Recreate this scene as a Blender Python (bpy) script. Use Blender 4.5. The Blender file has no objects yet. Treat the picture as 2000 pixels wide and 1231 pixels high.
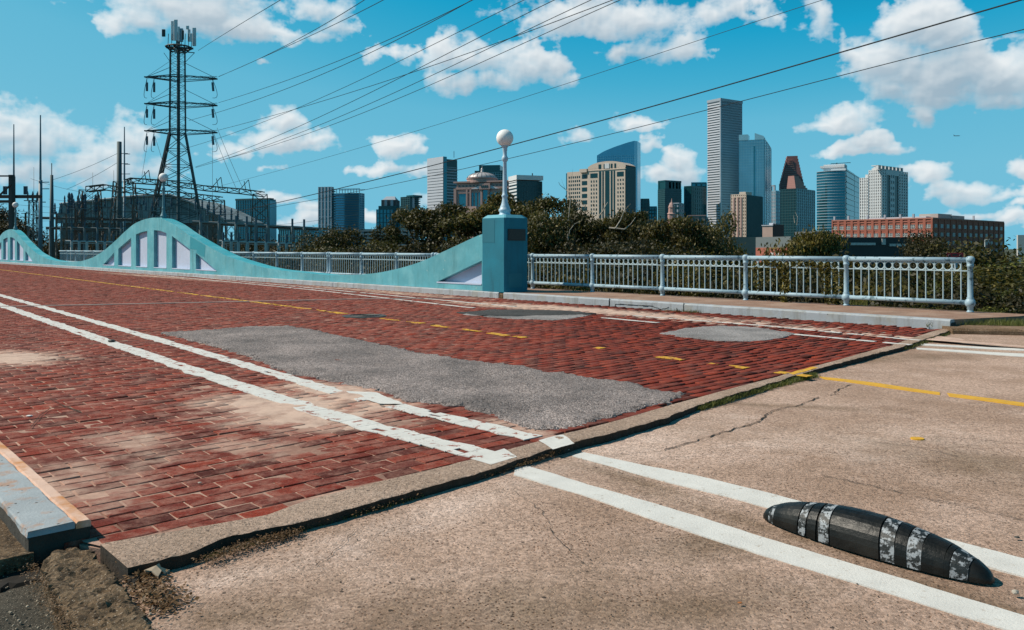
import bpy, bmesh, math, random
import numpy as np
from mathutils import Vector, Matrix, noise
from mathutils.geometry import delaunay_2d_cdt

random.seed(7)
RNG = np.random.default_rng(7)
R = math.radians
scene = bpy.context.scene
COL = scene.collection

# ------------------------------------------------------------------ camera
F = 1560.0; YH = 485.0; CH = 1.30           # focal (photo px), horizon row, eye height
cd = bpy.data.cameras.new('camera')
cam = bpy.data.objects.new('camera', cd); COL.objects.link(cam)
cam.location = (0, 0, CH); cam.rotation_euler = (R(90), 0, 0)
cd.sensor_width = 36; cd.lens = 36 * F / 2000; cd.shift_y = -(615.5 - YH) / 2000
cd.clip_start = 0.05; cd.clip_end = 9000
scene.camera = cam

# ------------------------------------------------------------------ light
SUN_H = Vector((-0.985, 0.10, 0)).normalized(); SUN_EL = R(46)
SUN_V = Vector((SUN_H.x * math.cos(SUN_EL), SUN_H.y * math.cos(SUN_EL), math.sin(SUN_EL)))
sl = bpy.data.lights.new('sun', 'SUN'); sl.energy = 4.9; sl.angle = R(0.5); sl.color = (1.0, 0.90, 0.76)
sun = bpy.data.objects.new('sun', sl); COL.objects.link(sun)
sun.location = (-30, 15, 60)
sun.rotation_euler = SUN_V.to_track_quat('Z', 'Y').to_euler()

vs = scene.view_settings
vs.view_transform = 'Standard'; vs.look = 'None'; vs.exposure = 0.0; vs.gamma = 1.0
try: vs.use_curve_mapping = False
except Exception: pass
scene.render.film_transparent = False
scene.cycles.max_bounces = 5
scene.cycles.transparent_max_bounces = 6

world = bpy.data.worlds.new('World'); scene.world = world; world.use_nodes = True
def vnoise(w, h, fx, fy, rs):
    """smooth value noise on a w x h raster with fx x fy cells"""
    g = rs.random((fy + 3, fx + 3)); X = np.linspace(0, fx, w, endpoint=False); Y = np.linspace(0, fy, h, endpoint=False)
    xi = X.astype(int); yi = Y.astype(int); tx = X - xi; ty = Y - yi; tx = tx * tx * (3 - 2 * tx); ty = ty * ty * (3 - 2 * ty)
    r0 = g[yi][:, xi] * (1 - tx) + g[yi][:, xi + 1] * tx; r1 = g[yi + 1][:, xi] * (1 - tx) + g[yi + 1][:, xi + 1] * tx
    return r0 * (1 - ty)[:, None] + r1 * ty[:, None]
def cloud_map():
    """density and sunlit share of the clouds in view, on a raster over azimuth x tan(elevation)"""
    AZ0, AZ1, T0, T1 = R(-45), R(45), -.01, .44
    w, h = 1800, 560; rs = np.random.default_rng(5)
    az = np.linspace(AZ0, AZ1, w)[None, :]; te = np.linspace(T0, T1, h)[:, None]
    def fb(f, o, billow=False, gain=.55):
        out = np.zeros((h, w)); a = 1; s = 0
        for k in range(o):
            n = vnoise(w, h, int(f * 3.5), int(f * 1.25) + 1, rs)
            if billow: n = 1 - abs(2 * n - 1)
            out += n * a; s += a; a *= gain; f *= 2.03
        return out / s
    wx = (fb(14, 4) - .5) * .030; wy = (fb(14, 4) - .5) * .022
    A = az + wx; T = te + wy
    blobs = [(390,28,175,62,1),(250,38,55,38,1),(470,50,95,48,1),(625,22,50,40,.75),(655,60,40,24,.6),(755,106,52,28,.75),(930,118,115,46,1),(865,112,48,38,.9),(1035,135,85,48,1),
      (950,160,115,26,.8),(1110,35,125,46,.8),(1250,45,130,50,.9),(1290,100,90,30,.7),(1420,25,110,30,.55),(1500,35,60,28,.5),(1596,45,32,46,.6),(1215,108,22,20,.6),
      (1780,45,70,54,1.4),(1830,65,80,62,1.4),(1725,125,88,58,1.4),(1850,150,170,78,1.6),(1960,150,100,76,1.5),(1740,180,75,35,1),(1640,238,70,33,1.05),(1600,250,42,22,.9),(1800,232,28,24,.6),
      (1690,295,92,17,1),(1710,285,35,18,1),(1325,318,42,32,1.1),(1315,340,62,22,1),(1240,243,42,22,.65),(1130,272,30,20,.6),(1255,280,30,14,.5),
      (548,240,42,32,.9),(550,280,98,30,.9),(470,300,65,24,.8),(610,268,48,20,.7),(530,331,34,12,.6),(515,124,20,8,.5),
      (785,288,48,26,.9),(745,330,60,14,.6),(810,300,30,16,.7),(30,260,95,58,.75),(90,285,115,58,.8),(180,320,125,52,.8),(245,275,55,44,.75),(60,340,120,38,.6),(300,330,60,30,.6),
      (1810,345,48,22,.9),(1880,378,75,26,1),(1950,385,60,14,.7),(1995,330,30,26,.9),(1920,420,75,14,.7),(1985,402,32,12,.6),(1970,430,50,16,.7),(590,428,62,18,.7),(610,408,32,14,.7),(540,385,35,12,.5),
      (820,330,40,12,.5),(690,420,60,14,.5),(430,310,40,14,.5),(1395,400,40,18,.5),(1745,360,30,12,.6),(880,400,60,14,.4)]
    base = np.full((h, w), -1.0)
    for (x, y, rx, ry, k) in blobs:
        a = math.atan((x - 1000) / F); t = (YH - y) / F * math.cos(a); sx = rx / F * math.cos(a) ** 2 * 1.05; sy = ry / F * math.cos(a) * 1.05
        dy = (T - t) / sy; dy = np.where(dy < 0, dy * 1.35, dy)     # flatter undersides
        d = np.sqrt(((A - a) / sx) ** 2 + dy ** 2); base = np.maximum(base, k * (1.0 - d) if k > .1 else base) + 0.0
    g = np.clip((np.abs(az) - .62) * 12, 0, 1) + np.clip((te - .335) * 30, 0, 1); g = np.clip(g, 0, 1)
    gen = (fb(3, 4) - .53) * 5.0; base = np.maximum(base, gen * g - (1 - g) * 1.0)
    n = (fb(15, 7, False, .58) - .5) * 1.7 + (fb(20, 4, True, .5) - .55) * .6
    dens = np.clip(base * 1.25 + n + .02, 0, None); dens = np.where(base < -.42, 0, dens)
    soft = np.clip((fb(9, 4) - .35) * 3.2, .25, 1.0)
    a_ = 1 - np.exp(-(dens ** 1.15) * (1.4 + 2.9 * soft))
    def blur(q, r):
        for ax in (0, 1):
            c = np.cumsum(np.concatenate([np.zeros_like(np.take(q, [0], ax)), q], ax), ax); n_ = q.shape[ax]
            i1 = np.minimum(np.arange(n_) + r + 1, n_); i0 = np.maximum(np.arange(n_) - r, 0)
            q = (np.take(c, i1, ax) - np.take(c, i0, ax)) / (2 * r + 1)
        return q
    # march towards the sun (up and to the left in this map) gathering density
    ds = blur(dens, 2); sh = np.zeros((h, w)); px = w / (AZ1 - AZ0); py = h / (T1 - T0)
    for k in range(1, 17):
        dx = int(-.0026 * k * px); dy_ = int(.0056 * k * py)
        s = np.roll(np.roll(ds, -dy_, 0), -dx, 1); s[h - dy_:, :] = 0; sh += s * (1.0 - k / 22)
    lit = np.exp(-blur(sh, 3) * .205)
    d1 = blur(dens, 1); puff = np.clip((np.roll(d1, 4, 0) - np.roll(np.roll(d1, -4, 0), 3, 1)) * .42, -.16, .16)
    lit = np.clip(lit * .97 + .10 + puff - .10 * (a_ < .5) * 0, 0, 1)
    img = bpy.data.images.new('cloud_map', w, h, alpha=True, float_buffer=True, is_data=True)
    fade = np.clip((T1 - te) / .07, 0, 1) * np.clip((AZ1 - np.abs(az)) / .09, 0, 1); a_ = a_ * fade ** 1.5 if False else 1 - np.exp(-(np.maximum(dens - (1 - fade) * 1.6, 0) ** 1.15) * (1.4 + 2.9 * soft))
    a_ = a_ * np.clip(fade * 8, 0, 1)
    buf = np.zeros((h, w, 4), np.float32); buf[..., 0] = a_; buf[..., 1] = lit; buf[..., 3] = 1
    img.pixels.foreach_set(buf.ravel()); img.update(); return img, (AZ0, AZ1, T0, T1)

def build_world():
    nt = world.node_tree; nt.nodes.clear(); L = nt.links.new
    def N(t, **k):
        n = nt.nodes.new(t)
        for a, b in k.items(): setattr(n, a, b)
        return n
    def M(op, a, b=None, c=None, clamp=False):
        n = N('ShaderNodeMath', operation=op); n.use_clamp = clamp
        for i, q in enumerate((a, b, c)):
            if q is None: continue
            if isinstance(q, (int, float)): n.inputs[i].default_value = q
            else: L(q, n.inputs[i])
        return n.outputs[0]
    out = N('ShaderNodeOutputWorld'); bg = N('ShaderNodeBackground'); L(bg.outputs[0], out.inputs[0])
    bg.inputs[1].default_value = 0.1
    sky = N('ShaderNodeTexSky', sky_type='NISHITA'); sky.sun_disc = False
    sky.sun_elevation = SUN_EL; sky.sun_rotation = math.atan2(SUN_H.x, SUN_H.y)
    sky.altitude = 50; sky.air_density = 1.0; sky.dust_density = 0.35; sky.ozone_density = 2.2
    # the photograph's colour grade, applied to the whole sky by its own brightness
    sp = N('ShaderNodeSeparateColor'); L(sky.outputs[0], sp.inputs[0])
    t = M('MULTIPLY', sp.outputs[1], 1 / 15.0)
    cr = N('ShaderNodeValToRGB'); L(t, cr.inputs[0]); e = cr.color_ramp.elements
    e[0].position = 0; e[0].color = (0, 0, 0, 1); e[1].position = 1; e[1].color = (.75, .88, .93, 1)
    for p, c in ((.10, (.0, .10, .20)), (.15, (.0, .20, .37)), (.195, (.012, .35, .59)), (.235, (.06, .415, .63)), (.275, (.125, .475, .67)), (.36, (.165, .51, .69)), (.5, (.19, .53, .71)), (.65, (.28, .58, .74))):
        k = e.new(p); k.color = (*c, 1)
    sc = N('ShaderNodeVectorMath', operation='SCALE'); L(cr.outputs[0], sc.inputs[0]); sc.inputs['Scale'].default_value = 10
    # clouds
    geo = N('ShaderNodeTexCoord'); s3 = N('ShaderNodeSeparateXYZ'); L(geo.outputs['Generated'], s3.inputs[0])
    X, Y, Z = s3.outputs
    az = M('ARCTAN2', X, Y); hyp = M('SQRT', M('ADD', M('MULTIPLY', X, X), M('MULTIPLY', Y, Y))); te = M('DIVIDE', Z, M('MAXIMUM', hyp, 0.05))
    img, (A0, A1, T0, T1) = cloud_map()
    uvn = N('ShaderNodeCombineXYZ'); L(M('MULTIPLY_ADD', az, 1 / (A1 - A0), -A0 / (A1 - A0)), uvn.inputs[0]); L(M('MULTIPLY_ADD', te, 1 / (T1 - T0), -T0 / (T1 - T0)), uvn.inputs[1])
    im = N('ShaderNodeTexImage'); im.image = img; im.interpolation = 'Linear'; im.extension = 'CLIP'; L(uvn.outputs[0], im.inputs[0])
    s4 = N('ShaderNodeSeparateColor'); L(im.outputs[0], s4.inputs[0])
    # clouds over the rest of the sky
    nz = N('ShaderNodeTexNoise'); nz.inputs['Scale'].default_value = 4.2; nz.inputs['Detail'].default_value = 5; nz.inputs['Roughness'].default_value = .6; L(geo.outputs['Generated'], nz.inputs[0])
    mr = N('ShaderNodeMapRange'); L(nz.outputs[0], mr.inputs[0]); mr.inputs[1].default_value = .59; mr.inputs[2].default_value = .68
    ins = M('MULTIPLY', M('LESS_THAN', M('ABSOLUTE', az), A1 - .003), M('MULTIPLY', M('LESS_THAN', te, T1 - .003), M('GREATER_THAN', te, T0 + .002)))
    al = M('ADD', M('MULTIPLY', ins, s4.outputs[0]), M('MULTIPLY', M('SUBTRACT', 1.0, ins), M('MULTIPLY', mr.outputs[0], M('GREATER_THAN', Z, 0.0))))
    # the two cloud fields thin out before they meet
    dist = M('MAXIMUM', M('SUBTRACT', M('ABSOLUTE', az), A1), M('SUBTRACT', te, T1)); fo = M('MULTIPLY', dist, 12.0, None, True)
    al = M('ADD', M('MULTIPLY', ins, s4.outputs[0]), M('MULTIPLY', M('MULTIPLY', M('SUBTRACT', 1.0, ins), fo), M('MULTIPLY', mr.outputs[0], M('GREATER_THAN', Z, 0.0))))
    lit = M('ADD', M('MULTIPLY', ins, s4.outputs[1]), M('MULTIPLY', M('SUBTRACT', 1.0, ins), .7))
    cm = N('ShaderNodeMix', data_type='RGBA'); L(lit, cm.inputs[0]); cm.inputs[6].default_value = (3.5, 4.6, 5.5, 1); cm.inputs[7].default_value = (8.6, 8.9, 9.0, 1)
    mx = N('ShaderNodeMix', data_type='RGBA'); L(M('MULTIPLY', al, 0.95), mx.inputs[0]); L(sc.outputs[0], mx.inputs[6]); L(cm.outputs[2], mx.inputs[7])
    L(mx.outputs[2], bg.inputs[0])
    world.cycles.sampling_method = 'MANUAL'; world.cycles.sample_map_resolution = 512
build_world()

# ------------------------------------------------------------------ picture <-> place
def G(x, y, z=0.0):
    """ground point (X, Y) of photo pixel at height z"""
    Z = F * (CH - z) / (y - YH)
    return Vector(((x - 1000) / F * Z, Z))
def P(x, y, Z): return Vector(((x - 1000) / F * Z, Z, CH + (YH - y) / F * Z))
def ZZ(y, Z): return CH + (YH - y) / F * Z
VP1 = -430.0
U = Vector((VP1 - 1000, F)).normalized()      # along the bridge, away from the camera
V = Vector((U.y, -U.x))                         # across the bridge, to the far kerb
O = G(962, 581.5)
def W(u, v): return O + U * u + V * v
def W3(u, v, z): p = W(u, v); return Vector((p.x, p.y, z))
def UVc(p):
    d = Vector((p[0], p[1])) - O; return d.dot(U), d.dot(V)
def ux(x, v):
    """u where the pixel column x meets the vertical plane v"""
    t = (x - 1000) / F; A = O + V * v
    return (t * A.y - A.x) / (U.x - t * U.y)
def uz(x, y, v):
    u = ux(x, v); p = W(u, v); return u, ZZ(y, p.y)

# ------------------------------------------------------------------ materials
MATS = {}
def mat(name, col, rough=0.8, var=0.0, vs_=2.0, bump=0.0, bs=40.0, metal=0.0, spec=None, col2=None, mixs=None, mlo=.45, mhi=.6, speck=None, streak=None):
    """col2/mixs: a second colour in patches; speck=(colour, scale, threshold)"""
    if name in MATS: return MATS[name]
    m = bpy.data.materials.new(name); m.use_nodes = True; nt = m.node_tree; L = nt.links.new
    b = nt.nodes['Principled BSDF']; b.inputs['Roughness'].default_value = rough; b.inputs['Metallic'].default_value = metal
    if spec is not None: b.inputs['Specular IOR Level'].default_value = spec
    b.inputs['Base Color'].default_value = (*col, 1)
    geo = nt.nodes.new('ShaderNodeNewGeometry'); pos = geo.outputs['Position']
    c = None
    def noise_(s, det=4, r=.6):
        n = nt.nodes.new('ShaderNodeTexNoise'); n.inputs['Scale'].default_value = s; n.inputs['Detail'].default_value = det; n.inputs['Roughness'].default_value = r
        L(pos, n.inputs[0]); return n.outputs[0]
    def mrange(v, a, bb):
        n = nt.nodes.new('ShaderNodeMapRange'); L(v, n.inputs[0]); n.inputs[1].default_value = a; n.inputs[2].default_value = bb; return n.outputs[0]
    def mix(f, a, bb, bt='MIX'):
        n = nt.nodes.new('ShaderNodeMix'); n.data_type = 'RGBA'; n.blend_type = bt
        if isinstance(f, float): n.inputs[0].default_value = f
        else: L(f, n.inputs[0])
        for i, q in ((6, a), (7, bb)):
            if isinstance(q, tuple): n.inputs[i].default_value = (*q, 1)
            else: L(q, n.inputs[i])
        return n.outputs[2]
    c = col
    if col2 is not None:
        c = mix(mrange(noise_(mixs or 1.0, 6, .65), mlo, mhi), c, col2)
    if speck is not None:
        sc, ss, th = speck
        vo = nt.nodes.new('ShaderNodeTexVoronoi'); vo.inputs['Scale'].default_value = ss; L(pos, vo.inputs[0])
        c = mix(mrange(vo.outputs[0], th, th * .6), c, sc)
    if streak:
        mp = nt.nodes.new('ShaderNodeMapping'); mp.inputs[3].default_value = (5, 5, .55); L(pos, mp.inputs[0]); n = nt.nodes.new('ShaderNodeTexNoise'); n.inputs['Scale'].default_value = 1.0; n.inputs['Detail'].default_value = 6; n.inputs['Roughness'].default_value = .7; L(mp.outputs[0], n.inputs[0])
        c = mix(mrange(n.outputs[0], .52, .72), c, streak)
    if var:
        n = noise_(vs_, 5); f = mrange(n, .3, .7)
        lo = tuple([1 - var] * 3); hi = tuple([1 + var] * 3)
        c = mix(1.0, c, mix(f, lo, hi), 'MULTIPLY')
    if not isinstance(c, tuple): L(c, b.inputs['Base Color'])
    if bump:
        bn = nt.nodes.new('ShaderNodeBump'); bn.inputs['Strength'].default_value = 1.0; bn.inputs['Distance'].default_value = bump
        L(noise_(bs, 4, .7), bn.inputs['Height']); L(bn.outputs[0], b.inputs['Normal'])
    MATS[name] = m; return m
def nodes_of(m): return m.node_tree, m.node_tree.links.new, m.node_tree.nodes['Principled BSDF']

TEAL = mat('teal_paint', (.10, .37, .43), .62, .16, .9, .004, 35, col2=(.15, .43, .48), mixs=1.1, speck=((.30, .50, .50), 3.1, .10), streak=(.075, .27, .30))
TEAL_D = mat('teal_repaint', (.025, .27, .33), .55, .06, 1.5, .003, 30)
TEAL_T = mat('teal_topcoat', (.035, .34, .40), .5, .12, 1.0, .003, 30, col2=(.12, .42, .47), mixs=.8)
PILLAR = mat('pillar_paint', (.003, .165, .235), .7, .14, 1.6, .003, 30, streak=(.003, .12, .17))
PILLAR_P = mat('pillar_patch_paint', (.008, .145, .20), .7, .05, 2, .002, 30)
LILAC = mat('lilac_panel_paint', (.47, .53, .66), .7, .05, 2.0, .002, 30)
LAMPB = mat('lamp_blue_paint', (.42, .56, .66), .45, .06, 6, .001, 60)
KERBP = mat('kerb_whitewash', (.36, .385, .41), .85, .12, 3.0, .004, 45, col2=(.33, .33, .31), mixs=2.4, mlo=.5, mhi=.66, speck=((.12, .11, .10), 5.0, .07), streak=(.20, .20, .19))
RAILP = mat('rail_paint', (.31, .43, .50), .5, .05, 4, .0015, 60, col2=(.10, .17, .20), mixs=11.0, mlo=.575, mhi=.60)
RAILT = mat('rail_thin_paint', (.40, .50, .53), .5, .05, 4)
WALKM = mat('walkway_concrete', (.27, .155, .105), .95, .15, 2.5, .003, 60, col2=(.33, .215, .155), mixs=1.5)
GLOBE = mat('globe_white', (.86, .84, .82), .6, 0, spec=.2)
WHITE = mat('road_white_paint', (.63, .61, .575), .85, .08, 7, .003, 90, col2=(.42, .36, .30), mixs=22, mlo=.60, mhi=.70, spec=.15)
YELL = mat('road_yellow_paint', (.66, .35, .02), .75, .08, 8, .002, 90, col2=(.45, .25, .08), mixs=20, mlo=.55, mhi=.7)
WHITEB = mat('chipped_white_paint', (.62, .60, .565), .85, .08, 7, .003, 90, col2=(.30, .115, .085), mixs=11, mlo=.57, mhi=.62, spec=.15)
YELLB = mat('chipped_yellow_paint', (.62, .33, .02), .8, .08, 8, .002, 90, col2=(.24, .06, .035), mixs=11, mlo=.54, mhi=.59)
RUBBER = mat('black_rubber', (.004, .0045, .004), .42, .25, 8, .003, 25, col2=(.014, .013, .011), mixs=5, spec=.3)
STRIPB = mat('worn_reflective_band', (.30, .32, .34), .5, .1, 20, .002, 70, col2=(.012, .014, .014), mixs=34, mlo=.44, mhi=.50)
IRON = mat('dark_iron', (.05, .05, .045), .7, .2, 2)
PYL = mat('pylon_steel', (.045, .058, .06), .6, .25, .5, metal=.3)
RUST = mat('rusty_steel', (.085, .052, .035), .75, .3, 1.0)
GALV = mat('galvanised_steel', (.09, .17, .21), .5, .1, 1)
POLEG = mat('grey_green_pole', (.06, .10, .11), .7, .15, .6)
ANTW = mat('antenna_white', (.60, .64, .66), .5)
BLK = mat('cable_black', (.008, .008, .009), .5)
CER = mat('insulator_ceramic', (.05, .09, .12), .35)
CRACK = mat('crack_dirt', (.02, .015, .011), 1.0)
BARK = mat('bark', (.06, .045, .03), .95, .3, 6, .01, 20)
DEADW = mat('dead_wood', (.36, .31, .25), .9, .2, 6)
PLAQ = mat('bronze_plaque', (.016, .014, .012), .45, .2, 20)

# --- sand mask shared by bricks and bed (spilt sand and mortar dust lying on the road)
SANDS = [((565, 797), 1.3, .75, 1.0), ((655, 765), .9, .42, .95), ((735, 790), .5, .35, .9), ((1190, 609), 4.0, .75, 1.0), ((1010, 600), 3.2, .6, .95), ((700, 566), 8, .5, .7), ((30, 700), 1.0, .7, 1.0),
         ((1030, 840), .6, .18, .7), ((1560, 640), 2.4, .5, .35), ((300, 540), 16, .8, .55), ((120, 950), .9, .8, .45), ((250, 870), .9, .5, .42), ((480, 870), .7, .5, .45), ((800, 575), 5, .6, .6), ((1700, 655), 1.2, .3, .4)]
def make_sand_group():
    g = bpy.data.node_groups.new('sand_mask', 'ShaderNodeTree')
    g.interface.new_socket('M', in_out='OUTPUT', socket_type='NodeSocketFloat')
    go = g.nodes.new('NodeGroupOutput'); L = g.links.new
    geo = g.nodes.new('ShaderNodeNewGeometry')
    ang = math.atan2(U.y, U.x)
    cur = None
    def mth(op, a, b=None, c=None, cl=False):
        n = g.nodes.new('ShaderNodeMath'); n.operation = op; n.use_clamp = cl
        for i, q in enumerate((a, b, c)):
            if q is None: continue
            if isinstance(q, (int, float)): n.inputs[i].default_value = q
            else: L(q, n.inputs[i])
        return n.outputs[0]
    for (px, ru, rv, w) in SANDS:
        c = G(*px)
        mp = g.nodes.new('ShaderNodeMapping'); mp.vector_type = 'TEXTURE'
        mp.inputs[1].default_value = (c.x, c.y, 0); mp.inputs[2].default_value = (0, 0, ang); mp.inputs[3].default_value = (ru, rv, 1e6)
        L(geo.outputs['Position'], mp.inputs[0])
        ln = g.nodes.new('ShaderNodeVectorMath'); ln.operation = 'LENGTH'; L(mp.outputs[0], ln.inputs[0])
        v = mth('MULTIPLY_ADD', ln.outputs['Value'], -0.75, 0.55 + .55 * w)
        cur = v if cur is None else mth('MAXIMUM', cur, v)
    n = g.nodes.new('ShaderNodeTexNoise'); n.inputs['Scale'].default_value = 2.6; n.inputs['Detail'].default_value = 8; n.inputs['Roughness'].default_value = .68
    L(geo.outputs['Position'], n.inputs[0])
    L(mth('ADD', mth('MAXIMUM', cur, -.12), mth('MULTIPLY_ADD', n.outputs[0], 1.9, -.98)), go.inputs[0])
    return g
SG = make_sand_group()
SANDC = (.56, .39, .305)
def brick_mat():
    m = bpy.data.materials.new('red_brick'); m.use_nodes = True; nt, L, b = nodes_of(m)
    def N(t): return nt.nodes.new(t)
    geo = N('ShaderNodeNewGeometry'); oi = N('ShaderNodeObjectInfo')
    ad = N('ShaderNodeMath'); ad.operation = 'ADD'; L(geo.outputs['Random Per Island'], ad.inputs[0]); L(oi.outputs['Random'], ad.inputs[1])
    fr = N('ShaderNodeMath'); fr.operation = 'FRACT'; L(ad.outputs[0], fr.inputs[0])
    cr = N('ShaderNodeValToRGB'); cr.color_ramp.interpolation = 'LINEAR'; L(fr.outputs[0], cr.inputs[0])
    els = cr.color_ramp.elements
    els[0].position = 0; els[0].color = (.085, .018, .012, 1); els[1].position = 1; els[1].color = (.17, .025, .014, 1)
    for p, c in ((.10, (.12, .029, .021, 1)), (.22, (.20, .031, .018, 1)), (.45, (.24, .036, .020, 1)), (.62, (.21, .042, .027, 1)), (.8, (.30, .043, .020, 1)), (.92, (.17, .048, .036, 1))):
        e = els.new(p); e.color = c
    def noise_(s, d=5, r=.65):
        n = N('ShaderNodeTexNoise'); n.inputs['Scale'].default_value = s; n.inputs['Detail'].default_value = d; n.inputs['Roughness'].default_value = r; L(geo.outputs['Position'], n.inputs[0]); return n.outputs[0]
    def mr(v, a, bb, c=0., d=1.):
        n = N('ShaderNodeMapRange'); L(v, n.inputs[0])
        for i, q in enumerate((a, bb, c, d)): n.inputs[i + 1].default_value = q
        return n.outputs[0]
    def mix(f, a, bb, bt='MIX'):
        n = N('ShaderNodeMix'); n.data_type = 'RGBA'; n.blend_type = bt
        if isinstance(f, float): n.inputs[0].default_value = f
        else: L(f, n.inputs[0])
        for i, q in ((6, a), (7, bb)):
            if isinstance(q, tuple): n.inputs[i].default_value = (*q, 1)
            else: L(q, n.inputs[i])
        return n.outputs[2]
    c = mix(mr(noise_(110, 3, .8), .36, .64), mix(1.0, cr.outputs[0], (.55, .52, .5), 'MULTIPLY'), mix(1.0, cr.outputs[0], (1.2, 1.2, 1.2), 'MULTIPLY'))
    c = mix(mr(noise_(13, 5, .8), .52, .66, 0, .5), c, (.13, .040, .028))
    # tyre grime in broad streaks
    c = mix(mr(noise_(.9, 6, .7), .50, .72, 0, .55), c, (.075, .026, .022))
    # pale dust film, heavier on the near left lane
    sp = N('ShaderNodeSeparateXYZ'); L(geo.outputs['Position'], sp.inputs[0])
    side = mr(sp.outputs[0], 1.4, -1.4, .14, .66)
    dn = mr(noise_(7, 8, .75), .44, .70)
    dm = N('ShaderNodeMath'); dm.operation = 'MULTIPLY'; L(side, dm.inputs[0]); L(dn, dm.inputs[1])
    c = mix(dm.outputs[0], c, (.47, .25, .19))
    sm = N('ShaderNodeGroup'); sm.node_tree = SG
    c = mix(mr(sm.outputs[0], .30, .85, 0, .92), c, SANDC)
    L(c, b.inputs['Base Color']); b.inputs['Roughness'].default_value = .82; b.inputs['Specular IOR Level'].default_value = .12
    bn = N('ShaderNodeBump'); bn.inputs['Distance'].default_value = .005; L(noise_(70, 5, .8), bn.inputs['Height']); L(bn.outputs[0], b.inputs['Normal'])
    return m
BRICK = brick_mat()
BED = mat('sand_bed', (.46, .285, .215), 1.0, .25, 9, .004, 90, col2=(.27, .14, .10), mixs=2.2)
def bed_side():
    nt, L, b = nodes_of(BED); g = nt.nodes.new('ShaderNodeNewGeometry'); sp = nt.nodes.new('ShaderNodeSeparateXYZ'); L(g.outputs['Position'], sp.inputs[0])
    mr = nt.nodes.new('ShaderNodeMapRange'); L(sp.outputs[0], mr.inputs[0]); mr.inputs[1].default_value = -.6; mr.inputs[2].default_value = 1.6
    src = b.inputs['Base Color'].links[0].from_socket; mx = nt.nodes.new('ShaderNodeMix'); mx.data_type = 'RGBA'; L(mr.outputs[0], mx.inputs[0]); L(src, mx.inputs[6]); mx.inputs[7].default_value = (.075, .035, .025, 1); L(mx.outputs[2], b.inputs['Base Color'])
bed_side()
SAND = mat('spilt_sand', SANDC, 1.0, .12, 4, .003, 120, col2=(.36, .22, .175), mixs=5, mlo=.48, mhi=.7, speck=((.14, .09, .06), 34, .07))

def asphalt_mat(name, c1, c2, c3):
    m = bpy.data.materials.new(name); m.use_nodes = True; nt, L, b = nodes_of(m)
    def N(t): return nt.nodes.new(t)
    geo = N('ShaderNodeNewGeometry')
    vo = N('ShaderNodeTexVoronoi'); vo.inputs['Scale'].default_value = 80; L(geo.outputs['Position'], vo.inputs[0])
    cr = N('ShaderNodeValToRGB'); L(vo.outputs['Color'], cr.inputs[0])
    e = cr.color_ramp.elements; e[0].color = (*c1, 1); e[1].color = (*c3, 1); e[0].position = .1; e[1].position = .9; k = e.new(.55); k.color = (*c2, 1)
    n = N('ShaderNodeTexNoise'); n.inputs['Scale'].default_value = 1.3; n.inputs['Detail'].default_value = 6; L(geo.outputs['Position'], n.inputs[0])
    mr = N('ShaderNodeMapRange'); L(n.outputs[0], mr.inputs[0]); mr.inputs[1].default_value = .3; mr.inputs[2].default_value = .7; mr.inputs[3].default_value = .52; mr.inputs[4].default_value = 1.22
    hs = N('ShaderNodeVectorMath'); hs.operation = 'SCALE'; L(cr.outputs[0], hs.inputs[0]); L(mr.outputs[0], hs.inputs['Scale'])
    L(hs.outputs[0], b.inputs['Base Color']); b.inputs['Roughness'].default_value = .85
    bn = N('ShaderNodeBump'); bn.inputs['Distance'].default_value = .008; bn.invert = True; L(vo.outputs['Distance'], bn.inputs['Height']); L(bn.outputs[0], b.inputs['Normal'])
    return m
ASPH = asphalt_mat('patch_asphalt', (.08, .062, .055), (.25, .20, .185), (.43, .355, .33))
ASPH_D = asphalt_mat('dark_asphalt', (.015, .014, .014), (.05, .045, .042), (.11, .10, .09))
ASPH_L = asphalt_mat('pale_asphalt', (.16, .145, .14), (.31, .28, .27), (.44, .40, .39))

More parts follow.
